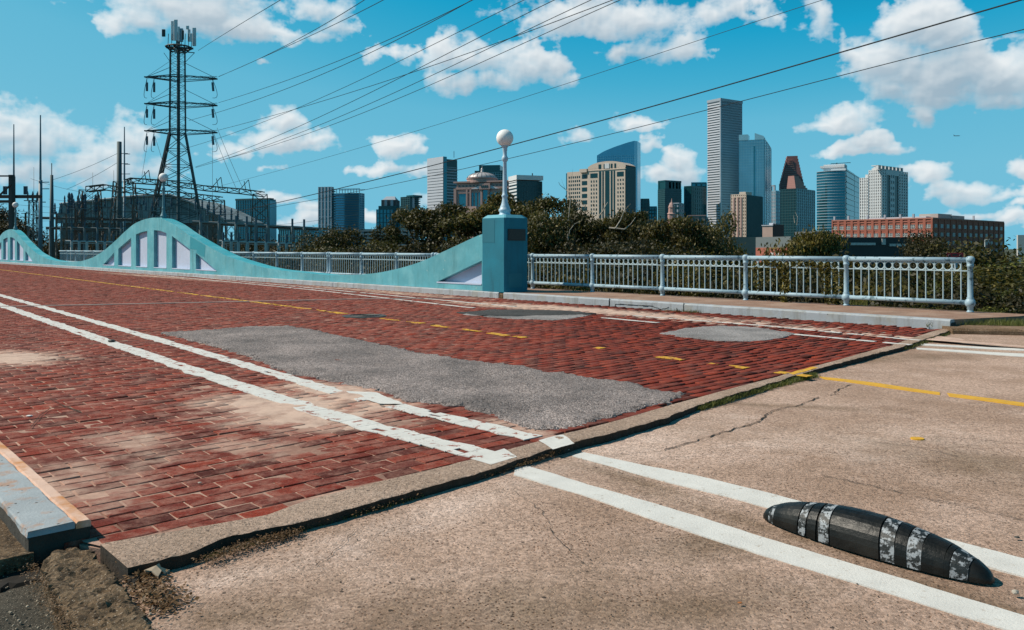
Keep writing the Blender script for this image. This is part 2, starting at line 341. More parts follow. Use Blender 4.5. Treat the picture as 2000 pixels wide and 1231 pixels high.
def concrete_mat(name, base, stain, pale, pit, rel=.004, psc=55, lowamt=.85, sc1=.55, grain=.25):
    m = bpy.data.materials.new(name); m.use_nodes = True; nt, L, b = nodes_of(m)
    def N(t): return nt.nodes.new(t)
    geo = N('ShaderNodeNewGeometry'); pos = geo.outputs['Position']
    def noise_(s, d=6, r=.65, off=0):
        n = N('ShaderNodeTexNoise'); n.inputs['Scale'].default_value = s; n.inputs['Detail'].default_value = d; n.inputs['Roughness'].default_value = r
        if off:
            a = N('ShaderNodeVectorMath'); a.inputs[1].default_value = (off, off, 0); L(pos, a.inputs[0]); L(a.outputs[0], n.inputs[0])
        else: L(pos, n.inputs[0])
        return n.outputs[0]
    def mr(v, a, bb, c=0., d=1.):
        n = N('ShaderNodeMapRange'); L(v, n.inputs[0])
        for i, q in enumerate((a, bb, c, d)): n.inputs[i + 1].default_value = q
        return n.outputs[0]
    def mix(f, a, bb):
        n = N('ShaderNodeMix'); n.data_type = 'RGBA'
        if isinstance(f, float): n.inputs[0].default_value = f
        else: L(f, n.inputs[0])
        for i, q in ((6, a), (7, bb)):
            if isinstance(q, tuple): n.inputs[i].default_value = (*q, 1)
            else: L(q, n.inputs[i])
        return n.outputs[2]
    c = mix(mr(noise_(sc1, 7, .6), .40, .62, 0, lowamt), base, stain)
    c = mix(mr(noise_(1.4, 7, .7, 13), .50, .68, 0, .75), c, pale)
    c = mix(mr(noise_(24, 6, .8), .42, .66, 0, .55), c, stain)
    vo = N('ShaderNodeTexVoronoi'); vo.inputs['Scale'].default_value = psc; L(pos, vo.inputs[0])
    mul = N('ShaderNodeMath'); mul.operation = 'MULTIPLY'; L(mr(vo.outputs[0], .30, .14), mul.inputs[0]); L(mr(noise_(2.2, 5, .7, 5), .44, .56), mul.inputs[1])
    c = mix(mul.outputs[0], c, pit)
    vo2 = N('ShaderNodeTexVoronoi'); vo2.inputs['Scale'].default_value = psc * 1.9; L(pos, vo2.inputs[0])
    c = mix(mr(vo2.outputs[0], .22, .08, 0, .7), c, (.62, .52, .42))
    vg = N('ShaderNodeTexVoronoi'); vg.inputs['Scale'].default_value = psc * 1.5; L(pos, vg.inputs[0])
    sg = N('ShaderNodeSeparateColor'); L(vg.outputs['Color'], sg.inputs[0]); gs = N('ShaderNodeVectorMath'); gs.operation = 'SCALE'
    L(c, gs.inputs[0]); L(mr(sg.outputs[0], 0, 1, 1 - grain, 1 + grain), gs.inputs['Scale']); c = gs.outputs[0]
    vo3 = N('ShaderNodeTexVoronoi'); vo3.inputs['Scale'].default_value = psc * .16; L(pos, vo3.inputs[0])
    c = mix(mr(vo3.outputs[0], .085, .06, 0, .9), c, (.07, .05, .04))
    L(c, b.inputs['Base Color']); b.inputs['Roughness'].default_value = .93; b.inputs['Specular IOR Level'].default_value = .25
    bn = N('ShaderNodeBump'); bn.inputs['Distance'].default_value = rel
    ad = N('ShaderNodeMath'); ad.operation = 'ADD'; L(noise_(60, 5, .8), ad.inputs[0]); L(mr(vo.outputs[0], 0, .35, -.3, .3), ad.inputs[1])
    L(ad.outputs[0], bn.inputs['Height']); L(bn.outputs[0], b.inputs['Normal'])
    return m
SLAB = concrete_mat('slab_concrete', (.53, .365, .285), (.31, .195, .135), (.60, .43, .35), (.13, .055, .022), .009, 52, lowamt=.75, sc1=.7, grain=.32)
def slab_stains():
    nt, L, b = nodes_of(SLAB); geo = nt.nodes.new('ShaderNodeNewGeometry')
    def mth(op, a, b_=None, c=None):
        n = nt.nodes.new('ShaderNodeMath'); n.operation = op
        for i, q in enumerate((a, b_, c)):
            if q is None: continue
            if isinstance(q, (int, float)): n.inputs[i].default_value = q
            else: L(q, n.inputs[i])
        return n.outputs[0]
    dirv = G(2000, 1180, -.042) - G(1150, 920, -.042); ang = math.atan2(dirv.y, dirv.x)
    n = nt.nodes.new('ShaderNodeTexNoise'); n.inputs['Scale'].default_value = 3.4; n.inputs['Detail'].default_value = 8; n.inputs['Roughness'].default_value = .7; L(geo.outputs['Position'], n.inputs[0])
    src = b.inputs['Base Color'].links[0].from_socket
    for col, amt, lst in (((.17, .105, .062), .75, (((1500, 1030), 1.1, .10, ang), ((1250, 940), .7, .09, ang), ((1880, 1160), .6, .10, ang), ((1000, 1190), .75, .32, .1), ((1350, 1190), .6, .25, .3), ((480, 1200), .35, .22, .5), ((1900, 900), .5, .5, 0), ((1520, 792), .9, .10, -.25), ((1700, 700), 2.0, .35, .2), ((1420, 1060), .5, .2, .3))),
                          ((.60, .435, .35), .55, (((720, 1040), .55, .16, .78), ((900, 985), .6, .16, .78), ((1250, 860), 1.2, .35, .8), ((430, 1130), .3, .12, .7), ((1650, 860), .8, .4, .2)))):
        cur = None
        for (px, ru, rv, an) in lst:
            c = G(px[0], px[1], -.042); mp = nt.nodes.new('ShaderNodeMapping'); mp.vector_type = 'TEXTURE'; mp.inputs[1].default_value = (c.x, c.y, 0); mp.inputs[2].default_value = (0, 0, an); mp.inputs[3].default_value = (ru, rv, 1e6)
            L(geo.outputs['Position'], mp.inputs[0]); ln = nt.nodes.new('ShaderNodeVectorMath'); ln.operation = 'LENGTH'; L(mp.outputs[0], ln.inputs[0])
            v = mth('MULTIPLY_ADD', ln.outputs['Value'], -.55, .95); cur = v if cur is None else mth('MAXIMUM', cur, v)
        f = mth('ADD', mth('MAXIMUM', cur, -.4), mth('MULTIPLY_ADD', n.outputs[0], 1.7, -.95))
        mr = nt.nodes.new('ShaderNodeMapRange'); L(f, mr.inputs[0]); mr.inputs[1].default_value = .05; mr.inputs[2].default_value = .85; mr.inputs[4].default_value = amt
        # keep the grain: blend towards the stain in multiply/lighten form
        mx = nt.nodes.new('ShaderNodeMix'); mx.data_type = 'RGBA'; L(mr.outputs[0], mx.inputs[0]); L(src, mx.inputs[6])
        k = nt.nodes.new('ShaderNodeMix'); k.data_type = 'RGBA'; k.blend_type = 'MULTIPLY'; k.inputs[0].default_value = 1; L(src, k.inputs[6])
        base = (.40, .26, .19); k.inputs[7].default_value = (col[0] / base[0], col[1] / base[1], col[2] / base[2], 1); L(k.outputs[2], mx.inputs[7]); src = mx.outputs[2]
    L(src, b.inputs['Base Color'])
slab_stains()
NOSE = concrete_mat('nosing_concrete', (.46, .325, .25), (.28, .19, .135), (.53, .39, .31), (.15, .09, .05), .010, 60, grain=.3)
OLDC = concrete_mat('old_kerb_concrete', (.20, .13, .075), (.07, .045, .025), (.36, .26, .17), (.03, .02, .012), .018, 38, grain=.5)
SIDEC = concrete_mat('sidewalk_asphalt', (.07, .06, .045), (.035, .032, .025), (.10, .085, .065), (.02, .02, .015), .008, 60)
BLUEK = mat('blue_kerb_paint', (.34, .37, .39), .85, .10, 5, .005, 50, col2=(.40, .27, .21), mixs=7, mlo=.50, mhi=.60, speck=((.04, .035, .03), 17, .13), spec=.15)
ORNG = mat('rusted_edge_paint', (.66, .44, .34), .8, .1, 5, .003, 50, col2=(.50, .20, .055), mixs=4, mlo=.46, mhi=.64)
DARKE = mat('dark_broken_concrete', (.045, .04, .032), .95, .3, 9, .01, 30)  # one dark tone for kerb cores, edge beam and deck body
GRASSM = mat('dry_grass', (.14, .135, .035), .9, .3, 3, col2=(.22, .17, .06), mixs=8)
SOIL = mat('soil', (.055, .04, .022), 1, .3, 3, .01, 20)
LAND = mat('land', (.045, .048, .018), 1, .3, .05)

def leaf_mat(name, a, b_, c_):
    m = bpy.data.materials.new(name); m.use_nodes = True; nt, L, b = nodes_of(m)
    geo = nt.nodes.new('ShaderNodeNewGeometry'); cr = nt.nodes.new('ShaderNodeValToRGB')
    L(geo.outputs['Random Per Island'], cr.inputs[0]); e = cr.color_ramp.elements
    e[0].color = (*a, 1); e[1].color = (*c_, 1); k = e.new(.55); k.color = (*b_, 1); k = e.new(.9); k.color = (*b_, 1)
    oi = nt.nodes.new('ShaderNodeObjectInfo'); mr = nt.nodes.new('ShaderNodeMapRange'); L(oi.outputs['Random'], mr.inputs[0]); mr.inputs[3].default_value = .75; mr.inputs[4].default_value = 1.25
    s = nt.nodes.new('ShaderNodeVectorMath'); s.operation = 'SCALE'; L(cr.outputs[0], s.inputs[0]); L(mr.outputs[0], s.inputs['Scale'])
    L(s.outputs[0], b.inputs['Base Color']); b.inputs['Roughness'].default_value = .55; b.inputs['Specular IOR Level'].default_value = .35
    tr = nt.nodes.new('ShaderNodeBsdfTranslucent'); L(s.outputs[0], tr.inputs[0]); mx = nt.nodes.new('ShaderNodeMixShader'); mx.inputs[0].default_value = .3
    L(b.outputs[0], mx.inputs[1]); L(tr.outputs[0], mx.inputs[2]); L(mx.outputs[0], nt.nodes['Material Output'].inputs[0])
    return m
LEAF = leaf_mat('leaves_olive', (.024, .024, .006), (.066, .058, .011), (.165, .125, .020))
LEAF_Y = leaf_mat('leaves_yellowed', (.042, .037, .008), (.115, .092, .016), (.25, .185, .03))
LEAF_G = leaf_mat('leaves_green', (.028, .034, .008), (.085, .095, .018), (.21, .20, .035))
LEAF_D = leaf_mat('leaves_dark', (.016, .016, .005), (.040, .034, .008), (.095, .07, .014))

# ------------------------------------------------------------------ mesh helpers
class MB:
    def __init__(s): s.v = []; s.f = []
    def add(s, vs, fs):
        o = len(s.v); s.v += [tuple(p) for p in vs]; s.f += [tuple(i + o for i in f) for f in fs]; return s
    def hexa(s, q, z0, z1):
        """q: four plan corners (counter-clockwise or not), from z0 to z1"""
        vs = [(p[0], p[1], z0) for p in q] + [(p[0], p[1], z1) for p in q]
        ar = sum(q[i][0] * q[(i + 1) % 4][1] - q[(i + 1) % 4][0] * q[i][1] for i in range(4))
        fs = [(3, 2, 1, 0), (4, 5, 6, 7), (0, 1, 5, 4), (1, 2, 6, 5), (2, 3, 7, 6), (3, 0, 4, 7)]
        if ar < 0: fs = [f[::-1] for f in fs]
        return s.add(vs, fs)
    def box(s, x0, x1, y0, y1, z0, z1): return s.hexa([(x0, y0), (x1, y0), (x1, y1), (x0, y1)], z0, z1)
    def prism(s, q, z0, z1):
        n = len(q); vs = [(p[0], p[1], z0) for p in q] + [(p[0], p[1], z1) for p in q]
        fs = [tuple(range(n))[::-1], tuple(range(n, 2 * n))] + [(i, (i + 1) % n, n + (i + 1) % n, n + i) for i in range(n)]
        return s.add(vs, fs)
    def bar(s, a, b, r, n=4, r2=None):
        a = Vector(a); b = Vector(b); d = b - a
        if d.length < 1e-6: return s
        d.normalize(); up = Vector((0, 0, 1)) if abs(d.z) < .95 else Vector((1, 0, 0))
        x = d.cross(up).normalized(); y = x.cross(d); r2 = r if r2 is None else r2
        vs = [a + (x * math.cos(t) + y * math.sin(t)) * r for t in [math.pi * 2 * (i + .5) / n for i in range(n)]] + \
             [b + (x * math.cos(t) + y * math.sin(t)) * r2 for t in [math.pi * 2 * (i + .5) / n for i in range(n)]]
        fs = [tuple(range(n)), tuple(range(n, 2 * n))[::-1]] + [(i + n, (i + 1) % n + n, (i + 1) % n, i) for i in range(n)]
        return s.add(vs, fs)
    def tube(s, pts, r, n=6, rs=None):
        for i in range(len(pts) - 1):
            s.bar(pts[i], pts[i + 1], r if rs is None else rs[i], n, None if rs is None else rs[i + 1])
        return s
    def lathe(s, prof, c=(0, 0, 0), n=16):
        o = len(s.v)
        for (r, z) in prof:
            for i in range(n):
                a = 2 * math.pi * i / n; s.v.append((c[0] + r * math.cos(a), c[1] + r * math.sin(a), c[2] + z))
        for k in range(len(prof) - 1):
            for i in range(n):
                j = (i + 1) % n; s.f.append((o + k * n + i, o + k * n + j, o + (k + 1) * n + j, o + (k + 1) * n + i))
        s.f.append(tuple(o + i for i in range(n))[::-1]); s.f.append(tuple(o + (len(prof) - 1) * n + i for i in range(n)))
        return s
    def torus(s, c, ax, R_, r, n=14, m=5):
        ax = Vector(ax).normalized(); up = Vector((0, 0, 1)) if abs(ax.z) < .9 else Vector((1, 0, 0)); x = ax.cross(up).normalized(); y = ax.cross(x); c = Vector(c); o = len(s.v)
        for i in range(n):
            a = 2 * math.pi * i / n; d = x * math.cos(a) + y * math.sin(a)
            for j in range(m):
                b = 2 * math.pi * j / m; s.v.append(tuple(c + d * (R_ + r * math.cos(b)) + ax * r * math.sin(b)))
        for i in range(n):
            for j in range(m):
                s.f.append((o + i * m + j, o + ((i + 1) % n) * m + j, o + ((i + 1) % n) * m + (j + 1) % m, o + i * m + (j + 1) % m))
        return s
    def mesh(s, name, smooth=False):
        me = bpy.data.meshes.new(name); me.from_pydata(s.v, [], s.f)
        if smooth: me.shade_smooth()
        return me
    def build(s, name, m, parent=None, smooth=False, kind=None):
        me = s.mesh(name, smooth); me.materials.append(m); return link(name, me, parent, kind)
def link(name, data, parent=None, kind=None):
    o = bpy.data.objects.new(name, data); COL.objects.link(o)
    if parent is not None:
        o.parent = parent; q = parent; w = Vector((0, 0, 0))
        while q is not None: w += Vector(q.location); q = q.parent
        o.location = -w            # meshes are written in world coordinates
    if kind: o['kind'] = kind
    return o
def tag(o, label=None, cat=None, group=None, kind=None):
    if label: o['label'] = label
    if cat: o['category'] = cat
    if group: o['group'] = group
    if kind: o['kind'] = kind
    return o
def thing(name, label, cat, loc=(0, 0, 0), group=None):
    o = bpy.data.objects.new(name, None); o.empty_display_size = .2; COL.objects.link(o); o.location = loc
    return tag(o, label, cat, group)
def quads_mesh(name, A):
    """A: (n,4,3) array of separate quads"""
    n = len(A); me = bpy.data.meshes.new(name); me.vertices.add(n * 4); me.vertices.foreach_set('co', A.reshape(-1).astype(np.float32))
    me.loops.add(n * 4); me.loops.foreach_set('vertex_index', np.arange(n * 4, dtype=np.int32))
    me.polygons.add(n); me.polygons.foreach_set('loop_start', np.arange(0, n * 4, 4, dtype=np.int32)); 
    me.update(calc_edges=True); me.validate(); return me
def inside(p, poly):
    x, y = p[0], p[1]; c = False; n = len(poly); j = n - 1
    for i in range(n):
        xi, yi = poly[i][0], poly[i][1]; xj, yj = poly[j][0], poly[j][1]
        if (yi > y) != (yj > y) and x < (xj - xi) * (y - yi) / (yj - yi) + xi: c = not c
        j = i
    return c
def ragged(poly, step, amp, seed=0, closed=True):
    out = []; n = len(poly)
    for i in range(n if closed else n - 1):
        a = Vector(poly[i][:2]); b = Vector(poly[(i + 1) % n][:2]); d = b - a; k = max(1, int(d.length / step))
        nn = Vector((-d.y, d.x)).normalized() if d.length > 0 else Vector((0, 0))
        for j in range(k):
            p = a + d * (j / k); h = noise.fractal(Vector((p.x * 3 / max(step, .01) * .06 + seed, p.y * 3 / max(step, .01) * .06, seed)), .8, 2.0, 5) * amp + (random.random() - .5) * amp * .5
            out.append(p + nn * h)
    if not closed: out.append(Vector(poly[-1][:2]))
    return out
def sheet(name, poly, zt, zb, cell, m, parent=None, hf=None, kind=None, edge_drop=0.0, jitter=.3, side=None):
    """solid sheet with the plan outline poly, a relief hf(x, y) on top and vertical sides down to zb"""
    xs = [p[0] for p in poly]; ys = [p[1] for p in poly]
    pts = [Vector((p[0], p[1])) for p in poly]; nb = len(pts); inner = []
    if cell:
        x = min(xs) + cell / 2
        while x < max(xs):
            y = min(ys) + cell / 2
            while y < max(ys):
                q = (x + (random.random() - .5) * cell * jitter, y + (random.random() - .5) * cell * jitter)
                if inside(q, poly): inner.append(Vector(q))
                y += cell
            x += cell
    r = delaunay_2d_cdt(pts + inner, [(i, (i + 1) % nb) for i in range(nb)], [], 0, 1e-5)
    V2, E2, F2, ov = r[0], r[1], r[2], r[3]
    hf = hf or (lambda x, y: 0.0)
    isb = [any(k < nb for k in o) for o in ov]
    vs = [(p.x, p.y, zt + hf(p.x, p.y) - (edge_drop if isb[i] else 0)) for i, p in enumerate(V2)]
    fs = []
    for f in F2:
        c = (V2[f[0]] + V2[f[1]] + V2[f[2]]) / 3
        if inside(c, poly):
            a, b, d = [V2[i] for i in f]
            ar = (b.x - a.x) * (d.y - a.y) - (b.y - a.y) * (d.x - a.x)
            fs.append(tuple(f) if ar > 0 else tuple(f)[::-1])
    mb = MB(); mb.v = vs; mb.f = list(fs)
    if zb is not None:
        # sides along mesh border
        cnt = {}
        for f in fs:
            for i in range(3):
                e = (f[i], f[(i + 1) % 3]); k = (min(e), max(e)); cnt.setdefault(k, []).append(e)
        low = {}
        for k, es in cnt.items():
            if len(es) == 1:
                a, b = es[0]
                for q in (a, b):
                    if q not in low:
                        low[q] = len(mb.v); mb.v.append((vs[q][0], vs[q][1], zb))
                mb.f.append((b, a, low[a], low[b]))
    o = mb.build(name, m, parent, kind=kind)
    if side is not None:
        o.data.materials.append(side)
        for i in range(len(fs), len(o.data.polygons)): o.data.polygons[i].material_index = 1
    return o
def fbm(x, y, s=1.0, o=4, seed=0): return noise.fractal(Vector((x * s + seed, y * s - seed, seed * .7)), .9, 2.0, o)
def linez(poly, x):
    """y of the pixel polyline at x"""
    for (a, b) in zip(poly, poly[1:]):
        if (a[0] <= x <= b[0]) or (b[0] <= x <= a[0]): return a[1] + (b[1] - a[1]) * (x - a[0]) / (b[0] - a[0])
    return None

# ------------------------------------------------------------------ terrain, road, slab
U_END = ux(1858, 0.0)                          # where the bridge kerb stops, by the joint
RAIL_V = UVc(G(1895, 610, .15))[1]
NK = UVc(G(178, 1014, .08))                    # near kerb corner
top_edge = [(196, 1064), (366, 1034), (522, 1006), (600, 977), (710, 950), (864, 914), (930, 896), (1054, 862), (1127, 842), (1200, 824), (1296, 796), (1356, 779), (1520, 736), (1640, 703), (1740, 675), (1824, 647), (1857, 640)]
low_edge = [(250, 1111), (368, 1080), (455, 1046), (525, 1034), (600, 1018), (700, 991), (800, 962), (915, 932), (1003, 902), (1087, 874), (1200, 845), (1300, 817), (1360, 793), (1480, 757), (1600, 720), (1700, 694), (1760, 679), (1830, 655), (1858, 645)]
def terrain():
    n = 150; t = np.linspace(-1, 1, n); cs = np.sign(t) * (np.abs(t) ** 3.2) * 4500 + t * 60
    vs = []; fs = []
    for j, y in enumerate(cs):
        for i, x in enumerate(cs):
            yy = y + 20
            u, v = UVc((x, yy))
            s1 = min(max((u - U_END + 1.0) / 6.0, 0), 1)
            s2 = min(max((v - RAIL_V - 4.5 - max(0, -(u - U_END)) * .35) / 9, 0), 1)
            land = -.30 - 3.9 * max(s1, s2) + (.12 * fbm(x, yy, .2) if max(s1, s2) > 0 else 0)
            vs.append((x, yy, land))
    for j in range(n - 1):
        for i in range(n - 1):
            a = j * n + i; fs.append((a, a + 1, a + n + 1, a + n))
    mb = MB(); mb.v = vs; mb.f = fs; o = mb.build('ground', LAND, smooth=True); o['kind'] = 'structure'; return o
terrain()

# joint in plan
TE = [G(*p) for p in top_edge]; LE = [G(*p) for p in low_edge]
u_far = 120.0
# bed of the brick road
NKV = NK[1]
deck_poly = [p for p in TE] + [W(u_far, 0.0), W(u_far, NKV - .05)] + [W(NK[0] - .03, NKV - .05)]
road = thing('brick_road', None, None); road['kind'] = 'structure'; del_ = None
mb = MB(); 
def bedh(x, y):
    k = min(1, max(0, (x + .9) / 2.2)); return -.0052 - .012 * k + .0022 * fbm(x, y, 3.5, 4, 2) * (1 - .5 * k)
def near_part(p): return p
sheet('sand_bed', deck_poly, -.018, -.4, None, BED, road, kind='stuff')
nb_ = [p for p in TE[:12]] + [W(UVc(TE[11])[0] + 1.5, -4), W(11 + UVc(TE[0])[0], -4), W(11 + UVc(TE[0])[0], NKV - .04), W(NK[0] - .03, NKV - .04)]
sheet('joint_sand', nb_, 0.0, None, .07, BED, road, hf=bedh, kind='stuff')
# slab
def slabh(x, y): return .010 * fbm(x, y, .8, 3, 3) - .004
sl_out = [G(252, 1113, 0) + Vector((-.02, -.12))] + [p + Vector((-.03, .05)) for p in LE] + [W(U_END - .25, .30), W(U_END - 40, .30), Vector((6, -12)), Vector((-1.0, -12)), Vector((-1.02, 2.1)), Vector((-1.30, 2.72))]
slab = sheet('road_slab', [Vector(p) for p in sl_out], -.042, -.5, .35, SLAB, hf=slabh); slab['kind'] = 'structure'

# nosing strip between bricks and slab: one broken-edged concrete strip
lo_r = ragged([(p.x, p.y) for p in LE], .035, .016, 2, closed=False)
strip_poly = [Vector(p) for p in TE] + [Vector(p) for p in reversed(lo_r)]
def strh(x, y): return .004 * fbm(x, y, 6, 3, 9)
nose = sheet('joint_nosing', strip_poly, .006, -.2, .05, NOSE, hf=strh, edge_drop=.004, side=mat('nosing_side_shade', (.035, .026, .018), 1.0, .4, 20, .01, 40)); nose['kind'] = 'structure'  # side faces near black: the shade of the step put into their colour

gp = [G(x, y, -.06) + Vector((-.012, .012)) for x, y in low_edge[:13]]
gq = []
for i, p_ in enumerate(gp): w_ = .045 + .02 * math.sin(i * 2.1); gq.append(p_ + Vector((.55, -.83)) * w_)
fs_ = ragged([(p_.x, p_.y) for p_ in gp], .05, .004, 3, closed=False); gs_ = ragged([(p_.x, p_.y) for p_ in gq], .03, .018, 4, closed=False)
o = sheet('shade_sheet', fs_ + gs_[::-1], -.0335, None, .04, mat('shade_black', (.012, .009, .006), 1.0), hf=lambda x, y: .004 * fbm(x, y, 9, 3, 1)); o['kind'] = 'stuff'; o['label'] = 'dark strip standing for the shade along the open joint'  # black ribbon added as painted shade at the foot of the step
# ---- bricks
BLn, BWd = .245, .121
def brick_mesh(kind, gap, seed):
    rnd = random.Random(seed); a = BLn / 2 - gap / 2; b = BWd / 2 - gap / 2; i = .004
    j = lambda s=.0025: (rnd.random() - .5) * 2 * s
    vs = [(-b + j(), -a + j(), -.045), (b + j(), -a + j(), -.045), (b + j(), a + j(), -.045), (-b + j(), a + j(), -.045)]
    vs += [(x * 1.0, y, -.004) for x, y, _ in vs]
    vs += [((-b + i) + j(), (-a + i) + j(), j(.0018)), ((b - i) + j(), (-a + i) + j(), j(.0018)), ((b - i) + j(), (a - i) + j(), j(.0018)), ((-b + i) + j(), (a - i) + j(), j(.0018))]
    fs = [(8, 9, 10, 11)]
    for k in range(4):
        m_ = (k + 1) % 4; fs += [(k, m_, m_ + 4, k + 4), (k + 4, m_ + 4, m_ + 8, k + 8)]
    return vs, fs
VARI = [brick_mesh(0, g, s) for s, g in enumerate([.009, .011, .013, .010, .012, .014, .009, .012])]
def bricks():
    te_px = top_edge
    row0 = int((min(UVc(p)[0] for p in TE) - 1) / BWd); rows = int(62 / BWd)
    v0 = NKV; v1 = -.02
    ncol = int((v1 - v0) / BLn) + 2
    big = []; 
    skew = R(1.0)
    for r in range(row0, rows):
        u = r * BWd; wob = .008 * math.sin(r * .37) 
        # beyond 32 m bricks stay as rows of geometry up to 62 m
        for c in range(ncol):
            v = v0 + (c + (.5 if r % 2 else 0)) * BLn + .004 * math.sin(r * 1.7) + wob
            if v > v1 - .06 or v < v0 - .11: continue
            p = W(u, v)
            if p.y < 1.5: continue
            px = 1000 + F * p.x / p.y; py = YH + F * CH / p.y
            if px < -160 or px > 2060: continue
            # stays behind the nosing edge: test the two near corners
            ok = True
            for dv in (-BLn * .42, BLn * .42):
                q = W(u - BWd * .05, v + dv * .8); qx = 1000 + F * q.x / q.y; qy = YH + F * CH / q.y
                e = linez(te_px, qx)
                if qx < 196: e = 1064
                if e is None: e = 640
                if qy > e + 1: ok = False
            if not ok: continue
            big.append((p.y, u, v, p))
    big.sort(key=lambda t: t[0])
    ang = math.atan2(U.y, U.x)
    vis = [b for b in big if (1000 + F * b[3].x / b[3].y) > -20 and (YH + F * CH / b[3].y) < 1240]
    ids = set(id(b) for b in vis[:300])
    meshes = []
    for i, (vs, fs) in enumerate(VARI):
        me = bpy.data.meshes.new('brick'); me.from_pydata(vs, [], fs); me.materials.append(BRICK); meshes.append(me)
    for b in big:
        if id(b) not in ids: continue
        o = bpy.data.objects.new('brick', random.choice(meshes)); COL.objects.link(o); o.parent = road
        o.location = (b[3].x, b[3].y, .0 + random.gauss(0, .0018)); o.rotation_euler = (random.gauss(0, .010), random.gauss(0, .012), ang + random.gauss(0, .012) + (math.pi if random.random() < .5 else 0))
    rest = [b for b in big if id(b) not in ids]
    n = len(rest); nv = len(VARI[0][0]); nf = len(VARI[0][1])
    base = np.array([v for v, f in VARI])           # 8,12,3
    pick = RNG.integers(0, 8, n); B = base[pick]
    px = np.array([b[3].x for b in rest]); py = np.array([b[3].y for b in rest]); 
    # rougher, more tilted courses towards the right-hand end of the bridge
    rr = np.clip((px * 1.0 + .2) / 3.0, 0, 1)
    th = ang + RNG.normal(0, .013, n); tl = RNG.normal(0, .012, n) - rr * .050; tz = RNG.normal(0, .0018 , n) + rr * RNG.normal(0, .0035, n); ty = RNG.normal(0, .010, n)
    sc = 1 - rr * .05
    x = B[:, :, 0] * sc[:, None]; y = B[:, :, 1]; z = B[:, :, 2] + tz[:, None] + x * tl[:, None] + y * ty[:, None]
    c, s = np.cos(th)[:, None], np.sin(th)[:, None]
    A = np.stack([x * c - y * s + px[:, None], x * s + y * c + py[:, None], z], -1)
    fo = np.array(VARI[0][1]); FF = (fo[None] + (np.arange(n) * nv)[:, None, None]).reshape(-1, 4)
    me = bpy.data.meshes.new('bricks'); me.vertices.add(n * nv); me.vertices.foreach_set('co', A.reshape(-1).astype(np.float32))
    me.loops.add(len(FF) * 4); me.loops.foreach_set('vertex_index', FF.reshape(-1).astype(np.int32)); me.polygons.add(len(FF))
    me.polygons.foreach_set('loop_start', np.arange(0, len(FF) * 4, 4, dtype=np.int32)); me.update(calc_edges=True); me.materials.append(BRICK)
    o = link('brick_courses', me, road, 'stuff')
    print('bricks', len(big))
bricks()
# far end of the deck, beyond single bricks
FARB = mat('far_brick', (.23, .065, .048), .9, .15, 3)
sheet('far_paving', [W(61.8, -.02), W(u_far, -.02), W(u_far, NKV), W(61.8, NKV)], -.003, -.3, None, FARB, road, kind='stuff')

# ---- spilt sand lying over the bricks
def sand_heap(px, ru, rv, hgt, seed, label, cell=.045):
    c = G(*px); cu, cv = UVc(c)
    poly = [W(cu + ru * 1.5 * math.cos(a), min(cv + rv * 1.5 * math.sin(a), -.03)) for a in [2 * math.pi * k / 40 for k in range(40)]]
    def h(x, y):
        u, v = UVc((x, y)); d = math.hypot((u - cu) / ru, (v - cv) / rv)
        return hgt * max(-1, min(1, 1.15 - d * 1.05)) + .0055 * fbm(x, y, 4.5, 5, seed) + .0015 * fbm(x, y, 30, 2, seed)
    o = sheet('spilt_sand', poly, -.0065, None, cell, SAND, road, hf=h, kind='stuff'); o['label'] = label
sand_heap((560, 797), 1.15, .52, .014, 1, 'tan sand spilt across the bricks beside the near white line', .04)
sand_heap((668, 768), 1.0, .30, .014, 2, 'tan sand filling the gap between the two near white lines', .04)
sand_heap((1170, 608), 4.6, .60, .013, 3, 'pale dust drift along the foot of the white kerb', .09)
sand_heap((20, 700), .8, .55, .014, 4, 'pale mortar smear on the bricks at the left edge', .06)
sand_heap((1560, 641), 2.4, .12, .008, 5, 'gravelly grit between the far white lines', .07)

# ---- asphalt patches
def apatch(name, px, z, m, label, cell, amp, rel, rim=0.0, seed=0, rag=.05):
    poly = ragged([G(*p) for p in px], rag, amp, seed)
    def h(x, y): return rel * fbm(x, y, 1.3, 4, seed) + rel * .5 * fbm(x, y, 14, 3, seed + 4)
    o = sheet(name, poly, z, -.02, cell, m, hf=h, edge_drop=rim); tag(o, label, 'asphalt patch', 'asphalt patches on the brick road'); return o
apatch('asphalt_patch', [(313, 652), (400, 645), (490, 638), (560, 637), (640, 652), (720, 668), (820, 690), (940, 707), (1060, 724), (1170, 742), (1250, 750), (1262, 760), (1345, 769), (1300, 788), (1240, 805), (1170, 822), (1110, 838), (1040, 841), (1010, 832), (960, 812), (900, 797), (850, 790), (790, 784), (760, 770), (700, 757), (640, 745), (590, 735), (540, 722), (490, 700), (430, 680), (380, 668), (340, 658)],
       .018, ASPH, 'long rough grey asphalt patch across the middle of the brick road', .08, .055, .016, .016, 1, .035)
apatch('asphalt_patch', [(1290, 652), (1340, 642), (1400, 637), (1480, 640), (1555, 653), (1530, 660), (1470, 667), (1410, 666), (1340, 661)], .014, ASPH_L, 'small pale grey asphalt patch by the far white lines', .12, .06, .008, .012, 2, .1)
apatch('asphalt_patch', [(905, 615), (960, 611), (1060, 611), (1155, 615), (1130, 621), (1080, 626), (1010, 624), (950, 619)], .014, ASPH_L, 'pale grey asphalt patch partly under a dark oily smear', .15, .08, .006, .012, 3, .12)
apatch('oil_smear', [(895, 612), (960, 606), (1040, 607), (1110, 609), (1165, 614), (1090, 617), (1010, 619), (940, 618)], .024, ASPH_D, 'dark oily asphalt smear in the hollow near the far kerb', .15, .09, .006, .006, 4, .12)

